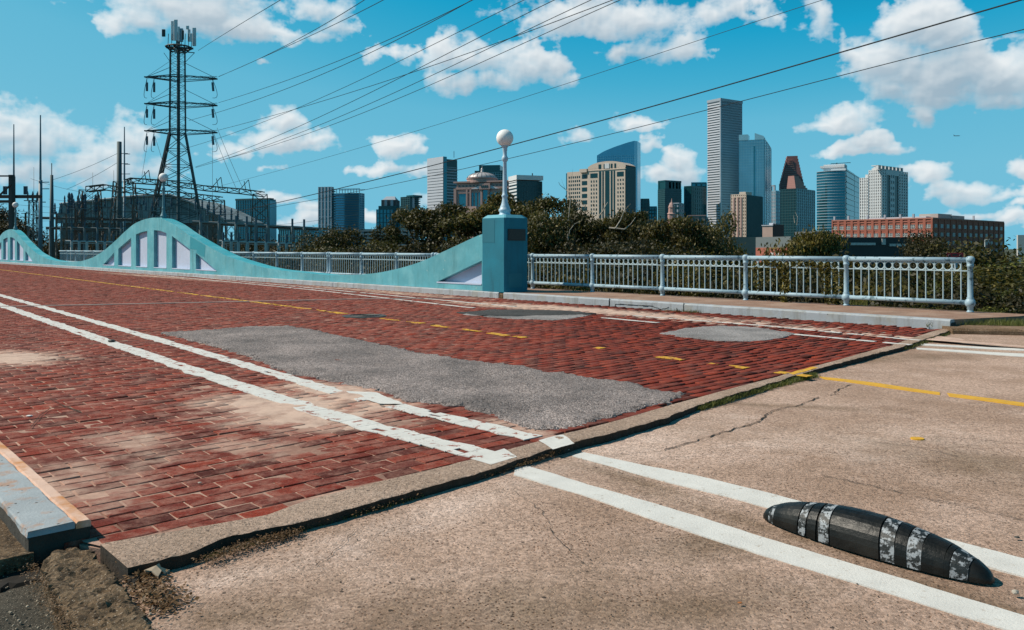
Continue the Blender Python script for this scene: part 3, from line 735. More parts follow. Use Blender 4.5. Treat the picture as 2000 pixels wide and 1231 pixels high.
# ---- manhole cover
c = G(712, 618.2); mb = MB(); mb.lathe([(.42, -.02), (.42, .014), (.36, .018), (.33, .016)], (c.x, c.y, 0), 32); 
for k in range(5):
    mb.torus((c.x, c.y, .018), (0, 0, 1), .06 + .055 * k, .006, 24, 4)
tag(mb.build('manhole_cover', IRON), 'round dark iron manhole cover sunk on the yellow line', 'manhole cover')

# ---- painted lines
def brickline(name, px, wid, m, label, cat='road marking', u0=None, gaps=None, rag=.03, seed=1, z=.0062, grp=None, skip=0.0):
    z += .0018
    """a painted line on the bricks: one flake of paint per course, so its edge follows the courses"""
    pts = [UVc(G(*p)) for p in px]; pts.sort(); us = [p[0] for p in pts]; vsx = [p[1] for p in pts]
    rnd = random.Random(seed); mb = MB(); r = math.ceil(us[0] / BWd); z0_ = z; pe = None
    while r * BWd < us[-1]:
        u = r * BWd; v = float(np.interp(u, us, vsx)); r += 1
        p = W(u, v); pxx = 1000 + F * p.x / p.y
        if gaps and not any(a <= pxx <= b for a, b in gaps): continue
        if rnd.random() < skip: continue
        w = wid / 2 * (rnd.uniform(.45, 1.1) if gaps and seed == 3 else 1); v += (rnd.uniform(-.03, .03) if gaps and seed == 3 else 0); p0, p1 = (pe if pe else (0, 0)); e0 = (noise.noise(Vector((u * 2.2, seed, 0))) * rag * 1.2 + rnd.uniform(-rag, rag) * .5); e1 = (noise.noise(Vector((u * 2.2, seed, 7))) * rag * 1.2 + rnd.uniform(-rag, rag) * .5); pe = (e0, e1); s0 = rnd.uniform(-.2, .2) * rag; s1 = rnd.uniform(-.2, .2) * rag
        ua = u - BWd * .502 + rnd.uniform(-.001, .001); ub = u + BWd * .498 + rnd.uniform(-.001, .001); z = z0_ + rnd.uniform(-.0006, .0006)
        n = 5; top = []; bot = []
        for i in range(n):
            t = i / (n - 1); j = rnd.uniform(-.004, .004); k = rnd.uniform(-.004, .004)
            bot.append(W3(ua + j, v - w + p0 + s0 + (2 * w - p0 - s0 + p1 + s1) * t, z)); top.append(W3(ub + k, v - w + e0 + (2 * w - e0 + e1) * t, z))
        if rnd.random() < .05:     # chipped in two
            c_ = rnd.randint(1, n - 2); parts = [(0, c_), (c_ + 1, n - 1)]
        else: parts = [(0, n - 1)]
        for a, b in parts:
            if b <= a: continue
            q = bot[a:b + 1] + top[a:b + 1][::-1]; mb.add(q, [tuple(range(len(q)))[::-1]])
    # drawn as thin chips
    o = mb.build(name, m); me = o.data
    bm = bmesh.new(); bm.from_mesh(me); bmesh.ops.recalc_face_normals(bm, faces=bm.faces)
    for f in bm.faces:
        if f.normal.z < 0: f.normal_flip()
    r_ = bmesh.ops.extrude_face_region(bm, geom=bm.faces[:])
    bmesh.ops.translate(bm, verts=[v for v in r_['geom'] if isinstance(v, bmesh.types.BMVert)], vec=(0, 0, -.006))
    bmesh.ops.recalc_face_normals(bm, faces=bm.faces); bm.to_mesh(me); bm.free()
    tag(o, label, cat, grp, 'structure'); return o
LA = [(-60, 572), (0, 596), (35, 608), (227, 674), (490, 762), (600, 798), (724, 835), (860, 868), (940, 889), (990, 897)]
LB = [(-60, 561), (0, 577), (161, 622), (315, 666), (525, 727), (650, 766), (720, 782), (834, 808), (960, 838), (1040, 856)]
brickline('white_line', LA, .20, WHITEB, 'nearer of the two thick worn white lines crossing the near bricks', seed=1)
brickline('white_line', LB, .17, WHITEB, 'farther thick worn white line running beside the long asphalt patch', seed=2, gaps=[(-100, 665), (700, 720), (765, 1060)])
brickline('yellow_line', [(-40, 522), (0, 527), (440, 583), (820, 632), (1000, 657), (1330, 703), (1600, 738)], .14, YELLB, 'worn yellow centre line on the brick road', seed=3, rag=.025, gaps=[(-100, 676), (748, 822), (850, 880), (900, 935), (955, 1020), (1160, 1172), (1282, 1340), (1392, 1415), (1425, 1466), (1520, 1580)], skip=.12)
F1 = [(-40, 509), (80, 517), (300, 533.5), (620, 564.0), (800, 581), (1000, 599), (1250, 618), (1500, 637.5), (1800, 666)]
F2 = [(-40, 510), (80, 519.5), (300, 537), (620, 567.5), (905, 600), (1180, 621.5), (1350, 637), (1545, 653), (1785, 675)]
brickline('white_line', F1, .09, WHITEB, 'thin white line nearest the far white kerb', seed=4, rag=.02, gaps=[(-100, 1010), (1240, 1820)], skip=.1)
brickline('white_line', F2, .10, WHITEB, 'thin white line just short of the kerbside line', seed=5, rag=.02, gaps=[(-100, 925), (1170, 1290), (1540, 1790)], skip=.08)
def paint(name, px, z0, m, label, rag=.008, seed=0, step=.04, cat='road marking', grp=None, z=.005):
    poly = ragged([G(x, y, z0) for x, y in px], step, rag, seed)
    hf = (lambda x, y: slabh(x, y)) if z0 < -.02 else (lambda x, y: max(0, strh(x, y)) * 1.0)
    o = sheet(name, poly, z0 + z, z0 - .01 if z0 < -.02 else None, .12, m, hf=hf); tag(o, label, cat, grp, 'structure'); return o
paint('white_line', [(1003, 929), (1006, 914), (1032, 911), (1150, 947), (1296, 990), (1500, 1051), (2000, 1201), (2150, 1245), (2150, 1285), (2000, 1239), (1700, 1147), (1500, 1086), (1296, 1024), (1140, 968), (1060, 945)], -.042, WHITE, 'thick white line on the concrete slab passing below the black rubber bump', .006, 3, z=.0065)
paint('white_line', [(1118, 889), (1140, 882), (1300, 915), (1600, 990), (2000, 1092), (2150, 1130), (2150, 1168), (2000, 1126), (1700, 1046), (1300, 940), (1200, 911)], -.042, WHITE, 'thick white line on the concrete slab passing above the black rubber bump', .006, 4, z=.0065)
paint('white_line', [(1052, 862), (1100, 850), (1122, 868), (1080, 880)], 0.0, WHITE, 'short dab of white paint on the concrete joint strip', .006, 5, z=.0065)
paint('white_line', [(918, 898), (985, 878), (1010, 895), (960, 910)], 0.0, WHITE, 'blot of white paint where the near line meets the joint strip', .008, 6, z=.0065)
paint('white_line', [(676, 766), (735, 768), (790, 792), (740, 790), (690, 775)], 0.0, WHITE, 'curled white smear beside the long asphalt patch', .012, 8, z=.0075)
paint('yellow_line', [(1600, 736), (1720, 750), (1836, 766), (1836, 771), (1720, 756), (1610, 741)], -.042, YELL, 'yellow dash on the slab starting at the grassy joint', .006, 7, z=.0065)
paint('yellow_line', [(1850, 767), (2000, 787), (2120, 803), (2120, 810), (2000, 793), (1855, 774)], -.042, YELL, 'yellow dash on the slab running out at the right edge', .006, 9, z=.0065)
c = G(1791, 855, -.042)
o = sheet('yellow_dot', ragged([c + Vector((.045 * math.cos(a), .045 * math.sin(a))) for a in [k * math.pi / 8 for k in range(16)]], .02, .006, 3), -.0345, -.06, .02, YELL, hf=slabh); tag(o, 'small round yellow paint dot on the slab', 'road marking', kind='structure')
paint('yellow_fleck', [(1540, 730.5), (1560, 724.5), (1588, 717.5), (1598, 719.5), (1572, 727), (1550, 733)], 0.0, YELL, 'yellow paint fleck on the joint strip', .008, 9, z=.0065)
paint('white_line', [(1788, 671), (2000, 682), (2150, 690), (2150, 694), (2000, 686), (1788, 674)], -.042, WHITE, 'thin upper white line on the far slab', .005, 12, .1, z=.0075)
paint('white_line', [(1790, 679), (2000, 692), (2150, 701), (2150, 706), (2000, 697), (1790, 682)], -.042, WHITE, 'thin lower white line on the far slab', .005, 13, .1, z=.0075)

# ---- expansion joint: steel-edged strip across the bricks
ej = [G(x, y) for x, y in [(-120, 601), (0, 599.5), (200, 595.5), (440, 590.5), (700, 584.5), (900, 583)]]
mb = MB()
for a, b in zip(ej, ej[1:]):
    d = (b - a).normalized(); n_ = Vector((-d.y, d.x)) * .07; mb.hexa([a - n_, b - n_, b + n_, a + n_], -.03, .013)
tag(mb.build('expansion_joint', mat('joint_steel', (.36, .27, .23), .7, .2, 3)), 'thin pale expansion joint strip crossing the brick road', 'expansion joint', kind='structure')

# ---- cracks in the slab
def crack(px, w, seed, par=slab, z0=-.042):
    rnd = random.Random(seed); pts = [G(x, y, z0) for x, y in px]; q = []
    for a, b in zip(pts, pts[1:]):
        k = max(2, int((b - a).length / .04)); d = b - a; n_ = Vector((-d.y, d.x)).normalized()
        for i in range(k): q.append(a + d * i / k + n_ * rnd.uniform(-.012, .012))
    q.append(pts[-1]); mb = MB(); L_, R_ = [], []
    for i, p in enumerate(q):
        d = (q[min(i + 1, len(q) - 1)] - q[max(i - 1, 0)]).normalized(); n_ = Vector((-d.y, d.x)); ww = w * rnd.uniform(.2, 1.0) * (1 if 0 < i < len(q) - 1 else .1)
        zz = z0 + slabh(p.x, p.y) + .006
        L_.append((p + n_ * ww)[:] + (zz,)); R_.append((p - n_ * ww)[:] + (zz,))
    for i in range(len(q) - 1): mb.add([R_[i], R_[i + 1], L_[i + 1], L_[i]], [(0, 1, 2, 3)])
    mb.build('crack', CRACK, par)
crack([(1294, 879), (1360, 860), (1420, 842), (1480, 824), (1500, 808), (1520, 799), (1556, 794), (1584, 782), (1600, 776)], .008, 1)
crack([(1624, 774), (1640, 760), (1664, 752)], .008, 2)
crack([(1601, 930), (1685, 947), (1772, 968), (1895, 993), (2010, 1020)], .004, 3)
crack([(1560, 748), (1585, 744), (1612, 741)], .008, 4)
crack([(1180, 890), (1240, 882), (1294, 879)], .003, 5)
crack([(1380, 879), (1395, 886)], .006, 6)
crack([(1140, 868), (1200, 861), (1250, 858)], .003, 7)
crack([(1820, 850), (1900, 856), (2010, 868)], .004, 8)

crack([(1005, 960), (1060, 1000), (1090, 1060), (1150, 1110)], .0022, 9)
crack([(700, 1030), (640, 1090), (600, 1110)], .002, 10)
crack([(1620, 850), (1700, 862), (1790, 872), (1880, 893)], .003, 11)
crack([(1250, 905), (1300, 890), (1350, 893)], .0025, 12)
# ------------------------------------------------------------------ far kerb, walkway
kerb = thing('kerb', None, None); kerb['kind'] = 'structure'
cuts = [1857, 1335, 1190, 974, 650, 460, 300, 150, 0, -120]
cu = [ux(x, 0) for x in cuts]
def kerb_seg(ua, ub, seed, m=KERBP, zt=.152):
    rnd = random.Random(seed); n = max(2, int((ub - ua) / .25)); mb = MB(); ring = []
    prof = [(0.0, -.08), (0.0, zt - .025), (.018, zt - .006), (.04, zt), (.20, zt), (.20, -.08)]
    for i in range(n + 1):
        u = ua + (ub - ua) * i / n
        for k, (v, z) in enumerate(prof):
            j = fbm(u * 1.3, k * 3.1, 1.5, 4, seed) * .006
            mb.v.append(tuple(W3(u, v + (j if k in (1, 2) else 0), z + (j if k in (1, 2, 3) else 0))))
    m_ = len(prof)
    for i in range(n):
        for k in range(m_ - 1):
            a = i * m_ + k; mb.f.append((a, a + 1, a + m_ + 1, a + m_)[::-1])
    mb.f.append(tuple(range(m_))); mb.f.append(tuple(n * m_ + k for k in range(m_))[::-1])
    return mb.build('kerb_stone', m, kerb)
for i, (a, b) in enumerate(zip(cu, cu[1:])):
    g = .012 if i != 2 else .02
    kerb_seg(a + g, b - g - (.16 if i == 2 else 0), i)
kerb_seg(cu[-1], u_far, 30)
kerb_seg(cu[0] + .002, u_far, 31, DARKE, .10).location = (V.x * .03, V.y * .03, 0)      # dark core seen in the joints
kerb_seg(cu[3] - .15, cu[3] - .02, 40, OLDC, .125)
def vcrack(pts, w, m=CRACK):
    """crack on the kerb face; pts are photo pixels"""
    mb = MB(); rnd = random.Random(len(pts)); q = []
    for x, y in pts:
        u, z = uz(x, y, -.008); q.append((u, z))
    for (u0, z0), (u1, z1) in zip(q, q[1:]):
        k = 4
        for i in range(k):
            a = (u0 + (u1 - u0) * i / k, z0 + (z1 - z0) * i / k + rnd.uniform(-.004, .004)); b = (u0 + (u1 - u0) * (i + 1) / k, z0 + (z1 - z0) * (i + 1) / k + rnd.uniform(-.004, .004))
            mb.bar(W3(a[0], -.001, a[1]), W3(b[0], -.001, b[1]), w * rnd.uniform(.6, 1.3), 4)
    mb.build('crack', m, kerb)
vcrack([(1201, 599), (1202, 594), (1235, 596), (1275, 598)], .010)
vcrack([(1275, 599), (1290, 604), (1300, 603), (1306, 600)], .006)
vcrack([(1321, 602), (1323, 607)], .01)
vcrack([(1190, 583), (1190, 600)], .012); vcrack([(1335, 592), (1335, 607)], .010)
# walkway slab behind the kerb
poly = [W(U_END + .02, .20), W(u_far, .20), W(u_far, RAIL_V + .28), W(U_END - .55, RAIL_V + .28), W(U_END - .5, RAIL_V - .3)]
o = sheet('walkway', poly, .147, -.15, 1.2, WALKM); o['kind'] = 'structure'
mb = MB(); mb.hexa([W(U_END + .3, .25), W(u_far, .25), W(u_far, RAIL_V + .2), W(U_END + .3, RAIL_V + .2)], -1.0, -.16)
o = mb.build('bridge_edge_beam', DARKE); o['kind'] = 'structure'
# deck body under the road
mb = MB(); mb.hexa([W(U_END + 1.5, NKV + .3), W(u_far, NKV + .3), W(u_far, .2), W(U_END + 1.5, .2)], -1.2, -.41)
o = mb.build('bridge_deck', DARKE); o['kind'] = 'structure'
# brown kerb right of the bridge, on the slab side
kr = [G(1861, 653, -.042), G(2000, 655, -.042)]; d = (kr[1] - kr[0]).normalized(); n_ = Vector((-d.y, d.x))
if n_.y < 0: n_ = -n_
mb = MB(); A = kr[0]
prof = [(0, -.09), (0.005, .01), (.03, .042), (.06, .05), (.55, .05), (.55, -.3)]; nseg = 40; Lk = 9.0
for i in range(nseg + 1):
    s = Lk * i / nseg
    for k, (q, z) in enumerate(prof):
        j = .012 * fbm(s, k * 2.0, 3, 4, 2); p = A + d * s + n_ * (q + j); mb.v.append((p.x, p.y, z + j))
for i in range(nseg):
    for k in range(5): a = i * 6 + k; mb.f.append((a, a + 6, a + 7, a + 1))
mb.f.append((0, 1, 2, 3, 4, 5))
BROWNK = concrete_mat('brown_kerb_concrete', (.24, .15, .09), (.12, .07, .035), (.40, .28, .2), (.09, .05, .03), .012, 34)
tag(mb.build('kerb', BROWNK), 'short brown concrete kerb at the right edge beyond the bridge end', 'kerb', kind='structure')
# grassy verge behind it
vp = [A + n_ * .5, A + d * 9 + n_ * .5, A + d * 9 + n_ * 8, A + n_ * 5 + d * -.5]
verge = sheet('verge', [Vector(p) for p in vp], .02, -.4, .5, SOIL, hf=lambda x, y: .05 * fbm(x, y, 1, 3, 1)); verge['kind'] = 'structure'

# ------------------------------------------------------------------ near kerb and broken corner
nk = thing('near_kerb', 'worn blue painted kerb with rusty orange edge in the near left corner', 'kerb')
a0, v0 = NK
def nkbox(ua, ub, va, vb, z0, z1, m, name, amp=.004, seed=0):
    n = max(2, int((ub - ua) / .05)); mb = MB()
    pr = [(vb, z0), (vb, z1 - .008), (vb - .008, z1), (va + .008, z1), (va, z1 - .008), (va, z0)]
    for i in range(n + 1):
        u = ua + (ub - ua) * i / n
        for k, (v, z) in enumerate(pr):
            j = amp * fbm(u * 4, k * 5.3, 2, 4, seed); mb.v.append(tuple(W3(u + (j * 2 if i == 0 else 0), v + j, z + j * .5)))
    for i in range(n):
        for k in range(5): a = i * 6 + k; mb.f.append((a, a + 1, a + 7, a + 6))
    mb.f.append((5, 4, 3, 2, 1, 0)); mb.f.append(tuple(n * 6 + k for k in range(6)))
    return mb.build(name, m, nk)
nkbox(a0, 60, v0 - .062, v0, .050, .08, ORNG, 'steel_edge', .002, 1)
nkbox(a0 + .004, 60, v0 - .25, v0 - .064, .055, .083, BLUEK, 'kerb_top', .006, 2)
nkbox(a0 + .004, 60, v0 - .246, v0 - .003, -.4, .054, DARKE, 'kerb_core', .006, 3)
# old concrete chunk in front of it, on the slab side
ck = [(78, 1098), (128, 1068), (186, 1072), (214, 1104), (240, 1140), (262, 1172), (300, 1215), (345, 1290), (150, 1290), (118, 1215), (96, 1150)]
poly = ragged([G(x, y, -.01) for x, y in ck], .03, .012, 5)
def ckh(x, y): return .030 * fbm(x, y, 5, 5, 2) + .012 * fbm(x, y, 26, 4, 3)
o = sheet('broken_kerb_stub', poly, -.022, -.3, .02, OLDC, hf=ckh, edge_drop=.03)
tag(o, 'weathered brown concrete kerb stub crumbling in the near left corner', 'kerb')
gp = ragged([G(x, y, -.06) for x, y in [(170, 1040), (205, 1050), (248, 1105), (272, 1142), (258, 1158), (225, 1112), (186, 1075)]], .03, .006, 6)
o = sheet('shade_sheet', gp, -.028, -.2, .03, mat('shade_black', (.006, .005, .004), 1.0), hf=lambda x, y: .006 * fbm(x, y, 9, 3, 1)); o['kind'] = 'stuff'; o['label'] = 'black sheet standing for the shade in the gap beside the kerb stub'  # black sheet stands for the shade in this gap
# sidewalk left of it: one slab beside the kerb, a lower one in front, a black sheet as painted shade in the drop between them
sp = [W(a0 - .02, v0 - .23), W(a0 + 8, v0 - .23), W(a0 + 8, v0 - 3), W(a0 + .05, v0 - 3)]
o = sheet('near_sidewalk', sp, -.012, -.35, .10, OLDC, hf=lambda x, y: .010 * fbm(x, y, 3, 4, 8)); o['kind'] = 'structure'
sp = [Vector((-5, 1.2)), G(170, 1330, -.10), G(112, 1200, -.10), G(100, 1120, -.10), G(90, 1085, -.10), W(a0 + .1, v0 - .1), W(a0 + .1, v0 - 3), Vector((-5, 3))]
o = sheet('lower_sidewalk', sp, -.085, -.35, .04, SIDEC, hf=lambda x, y: .010 * fbm(x, y, 6, 5, 8)); o['kind'] = 'structure'
gp = ragged([G(x, y, -.08) for x, y in [(-80, 1070), (40, 1072), (110, 1060), (118, 1100), (100, 1128), (60, 1140), (0, 1158), (-80, 1180)]], .03, .015, 9)
o = sheet('shade_sheet', gp, -.070, None, .03, mat('shade_black', (.006, .005, .004), 1.0), hf=lambda x, y: .012 * fbm(x, y, 9, 4, 5), edge_drop=.02); o['kind'] = 'stuff'; o['label'] = 'black sheet standing for the shade in the drop below the near kerb end'
rp = np.random.default_rng(21); mb = MB()
for i in range(420):
    c = G(rp.uniform(-20, 330), rp.uniform(1075, 1240), -.05); r_ = rp.uniform(.0015, .0055) * (1.6 if rp.random() < .08 else 1); z_ = -.075 if c.x < -1.55 else -.036
    mb.lathe([(r_ * .6, -r_ * .3), (r_, 0), (r_ * .6, r_ * .6)], (c.x, c.y, z_ + r_ * .2), 5)
o = mb.build('gravel', mat('mixed_gravel', (.33, .27, .20), .9, .5, 60)); tag(o, 'loose grit scattered in the near left corner', 'gravel', kind='stuff')
# ------------------------------------------------------------------ arched parapet walls
PV = .10; TH = .52
def uzp(pts): return [uz(x, y, PV) for x, y in pts]
def wall_thing(top, holes, u0, u1, label, closes):
    """top: list of (u, z) from small u to large u; holes: list of polygons in (u, z)"""
    t = thing('parapet_wall', label, 'wall', W3((u0 + u1) / 2, PV, .15)[:], 'arched parapet walls along the bridge')
    zb = .155
    # densify the top curve with a smooth interpolation
    us = np.array([p[0] for p in top]); zs = np.array([p[1] for p in top])
    uu = np.linspace(u0, u1, int((u1 - u0) / .22) + 2); zz = np.interp(uu, us, zs)
    for _ in range(4): zz[1:-1] = (zz[:-2] + 2 * zz[1:-1] + zz[2:]) / 4
    topc = list(zip(uu, zz))
    outl = [(u0, zb)] + [(u1, zb)] + topc[::-1]
    pts = [Vector(p) for p in outl]; ed = [(i, (i + 1) % len(pts)) for i in range(len(pts))]
    for h in holes:
        o = len(pts); pts += [Vector(p) for p in h]; ed += [(o + i, o + (i + 1) % len(h)) for i in range(len(h))]
    r = delaunay_2d_cdt(pts, ed, [], 0, 1e-6); V2, F2 = r[0], r[2]
    mb = MB(); fs = []
    def add_face(back, v):
        o = len(mb.v); mb.v += [tuple(W3(p.x, v, p.y)) for p in V2]
        for f in F2:
            c = (V2[f[0]] + V2[f[1]] + V2[f[2]]) / 3
            if inside(c, outl) and (back or not any(inside(c, h) for h in holes)): mb.f.append(tuple(i + o for i in (f[::-1] if back else f)))
    add_face(False, PV); add_face(True, PV + TH)
    def strip(path, va, vb, flip=False):
        for a, b in zip(path, path[1:]):
            q = [W3(a[0], va, a[1]), W3(b[0], va, b[1]), W3(b[0], vb, b[1]), W3(a[0], vb, a[1])]
            mb.add(q if not flip else q[::-1], [(0, 1, 2, 3)])
    strip([(u0, zb), (u0, zz[0])], PV, PV + TH); strip([(u1, zb), (u1, zz[-1])], PV, PV + TH, True)
    for h in holes: strip(list(h) + [h[0]], PV, PV + .17, True)
    wl = mb.build('wall', TEAL, t)
    # top coping
    mb = MB()
    strip_m = mb
    for a, b in zip(topc, topc[1:]):
        q = [W3(a[0], PV, a[1]), W3(b[0], PV, b[1]), W3(b[0], PV + TH, b[1]), W3(a[0], PV + TH, a[1])]; mb.add(q, [(0, 1, 2, 3)])
    mb.build('top_face', TEAL_T, t, smooth=True)
    for h in holes:
        mb = MB(); mb.add([W3(p[0], PV + .169, p[1]) for p in h], [tuple(range(len(h)))])
        # give the panel thickness
        mb.add([W3(p[0], PV + .2, p[1]) for p in h], [tuple(range(len(h)))[::-1]])
        mb.build('recessed_panel', LILAC, t)
        # lilac sill
        us_ = [p[0] for p in h]; z_ = min(p[1] for p in h)
        mb = MB(); mb.hexa([W(min(us_) + .01, PV - .012), W(max(us_) - .01, PV - .012), W(max(us_) - .01, PV + .16), W(min(us_) + .01, PV + .16)], z_ - .025, z_ + .012); mb.build('sill', LILAC, t)
    return t
# traced outlines (photo pixels on the front face)
right_half = [(940, 456), (916, 468.5), (867, 491), (829, 509), (800, 519), (772, 526.5), (734, 534), (683, 538), (640, 537.5)]
arch1_px = [(640, 537.5), (600, 533.5), (540, 527.5), (508, 521), (476, 511.5), (444, 501), (418, 487.5), (396, 475), (380, 465.5), (364, 456), (340, 438.5), (318, 427.5), (300, 424.7), (280, 429), (262, 437), (243, 453), (227, 469), (203, 490), (182, 503), (160, 510.3), (128, 512)]
H1 = [[(201, 512), (223, 514), (223, 493.5)], [(231, 514), (256, 515.5), (256, 464.5), (231, 486)], [(265.5, 515.5), (287.5, 517.5), (287.5, 451), (276, 453.5), (265.5, 458)],
      [(300.5, 517), (325, 519), (325, 455.5), (313, 451), (300.5, 449.5)], [(336, 519.5), (371, 522.5), (371, 487.5), (336, 461)], [(382.5, 521.5), (423, 525), (382.5, 494.5)]]
# recompute heights at constant bottom for each hole
def hole(pts):
    q = uzp(pts); zmin = min(p[1] for p in q)
    us_ = sorted(q, key=lambda p: p[0])
    return q[::-1]
def ccw(poly):
    a = sum(poly[i][0] * poly[(i + 1) % len(poly)][1] - poly[(i + 1) % len(poly)][0] * poly[i][1] for i in range(len(poly)))
    return poly if a > 0 else poly[::-1]
ZB_H = .33
def flat_bottom(q):
    zs = sorted(p[1] for p in q); lows = zs[:2] if len(q) > 3 else zs[:2]
    return ccw([(p[0], ZB_H if p[1] <= lows[-1] + .06 else p[1]) for p in q])
U_P0 = ux(940, PV); 
rh = uzp(right_half)[::1]; rh = sorted(rh)
hp = flat_bottom(uzp([(853, 551), (941, 556), (941, 509)]))
u_v1 = ux(640, PV); u_v2 = ux(128, PV)
wall_thing(rh, [[(max(p[0], U_P0 - .05), p[1]) for p in hp]], U_P0 - .12, u_v1, 'pale teal half arch wall rising up to the square lamp pillar', None)
a1 = sorted(uzp(arch1_px)); holes1 = [flat_bottom(uzp(h)) for h in H1]
wall_thing(a1, holes1, u_v1, u_v2, 'full teal arch wall with six white panels below the middle lamp', None)
u_pk1 = ux(309, PV); u_pk2 = ux(23, PV); du = u_pk2 - u_pk1
a2 = [(u + du, z) for u, z in a1]; holes2 = [[(u + du, z) for u, z in h] for h in holes1]
wall_thing([(u_v2, a1[-1][1])] + [p for p in a2 if p[0] > u_v2 + .3], holes2, u_v2, u_v2 + du, 'farthest teal arch wall cut off by the left edge', None)
# repainted patch on the big arch
mb = MB(); q = uzp([(371.5, 462), (401.5, 480), (399.5, 503), (384, 494), (384, 488), (371.5, 486)])
mb.add([W3(u, PV - .005, z) for u, z in q], [tuple(range(len(q)))]); mb.add([W3(u, PV + .01, z) for u, z in q], [tuple(range(len(q)))[::-1]])
o = mb.build('paint_patch', TEAL_D); tag(o, 'darker teal repainted patch on the right shoulder of the full arch', 'paint patch', kind='structure')

# ------------------------------------------------------------------ pillar
pl = thing('lamp_pillar', 'square dark teal concrete pillar at the end of the half arch', 'pillar', W3(ux(985, 0), 0, .15)[:])
pv0 = .03; pu0 = ux(986, pv0); PWu = .93; PWv = .84; pz1 = ZZ(425, W(pu0, pv0).y)
ch = .035
def pfoot(d): return [W(pu0 + d, pv0 + ch + d), W(pu0 + ch + d, pv0 + d), W(pu0 + PWu - ch - d, pv0 + d), W(pu0 + PWu - d, pv0 + ch + d), W(pu0 + PWu - d, pv0 + PWv - ch - d), W(pu0 + PWu - ch - d, pv0 + PWv - d), W(pu0 + ch + d, pv0 + PWv - d), W(pu0 + d, pv0 + PWv - ch - d)]
mb = MB(); mb.prism(pfoot(0), .15, pz1); mb.build('shaft', PILLAR, pl)
mb = MB(); q0, q1 = pfoot(0), pfoot(.10); n8 = 8
vs_ = [(p.x, p.y, pz1) for p in q0] + [(p.x, p.y, pz1 + .085) for p in q1]
mb.add(vs_, [(i, (i + 1) % 8, 8 + (i + 1) % 8, 8 + i) for i in range(8)] + [tuple(range(8, 16))]); mb.build('cap', mat('cap_paint', (.10, .36, .44), .6, .1, 3), pl)
yy = W(pu0, pv0).y
mb = MB(); u1_, z1_ = uz(966, 474, pv0); u2_ = pu0 + PWu - ch; mb.hexa([W(u1_, pv0 - .004), W(u2_, pv0 - .004), W(u2_, pv0 + .01), W(u1_, pv0 + .01)], z1_, pz1 - .04); mb.build('repainted_square', PILLAR_P, pl)
mb = MB(); mb.hexa([W(pu0 - .022, pv0 + .10), W(pu0 - .022, pv0 + .72), W(pu0 + .01, pv0 + .72), W(pu0 + .01, pv0 + .10)], ZZ(470, yy), ZZ(447, yy)); pq = mb.build('plaque', PLAQ, pl)
mb = MB()
for k in range(6):
    zq = ZZ(450 + k * 3.2, yy); mb.hexa([W(pu0 - .026, pv0 + .16 + .04 * (k % 2)), W(pu0 - .026, pv0 + .66 - .05 * (k % 3)), W(pu0 - .018, pv0 + .66 - .05 * (k % 3)), W(pu0 - .018, pv0 + .16 + .04 * (k % 2))], zq - .012, zq + .004)
mb.build('raised_lines', mat('bronze_lines', (.03, .024, .018), .4), pq)
mb = MB(); mb.hexa([W(pu0 - .004, pv0 + .12), W(pu0 - .004, pv0 + .60), W(pu0 + .01, pv0 + .60), W(pu0 + .01, pv0 + .12)], ZZ(562, yy), ZZ(535, yy)); mb.build('repainted_square', mat('pillar_patch_b', (.004, .165, .22), .55, .05, 2), pl)

# ------------------------------------------------------------------ lamps
def lamp(px, base, label, m=LAMPB):
    s = .01404
    prof = [(12.5, 0), (12.3, 1), (10.2, 3), (10.0, 6), (11.8, 8), (11.8, 11), (9.5, 13), (9.0, 16), (7.2, 20), (5.8, 25), (5.0, 31), (4.9, 34), (6.2, 36), (6.2, 38), (4.6, 40), (4.2, 46), (4.0, 70), (3.4, 101), (4.6, 103), (5.8, 105), (6.2, 108), (5.4, 111), (4.0, 113), (3.8, 121), (4.7, 124), (4.4, 127), (5.6, 130), (7.6, 131.5), (7.4, 133)]
    t = thing('street_lamp', label, 'street lamp', base, 'globe lamps on the bridge parapet')
    MB().lathe([(r * s, z * s) for r, z in prof], base, 20).build('post', m, t, smooth=True)
    mb = MB(); rg = .227; cz = 147 * s
    mb.lathe([(rg * math.sin(a) + .0005, cz - rg * math.cos(a)) for a in [math.pi * k / 20 for k in range(21)]], base, 28); mb.build('globe', GLOBE, t, smooth=True)
    return t
cpt = W(pu0 + PWu / 2, pv0 + PWv / 2)
lamp(None, (cpt.x, cpt.y, pz1 + .083), 'large white globe lamp on a blue post on top of the teal pillar')
p = W(u_pk1, PV + TH / 2); ztop = float(np.interp(u_pk1, [q[0] for q in a1], [q[1] for q in a1]))
LAMPG = mat('lamp_teal_paint', (.10, .24, .28), .5)
lamp(None, (p.x, p.y, ztop - .03), 'white globe lamp with dark teal post on the crest of the full arch', LAMPG)
p = W(u_pk2, PV + TH / 2); lamp(None, (p.x, p.y, ztop - .03), 'small distant white globe lamp on the far arch at the left edge', LAMPG)

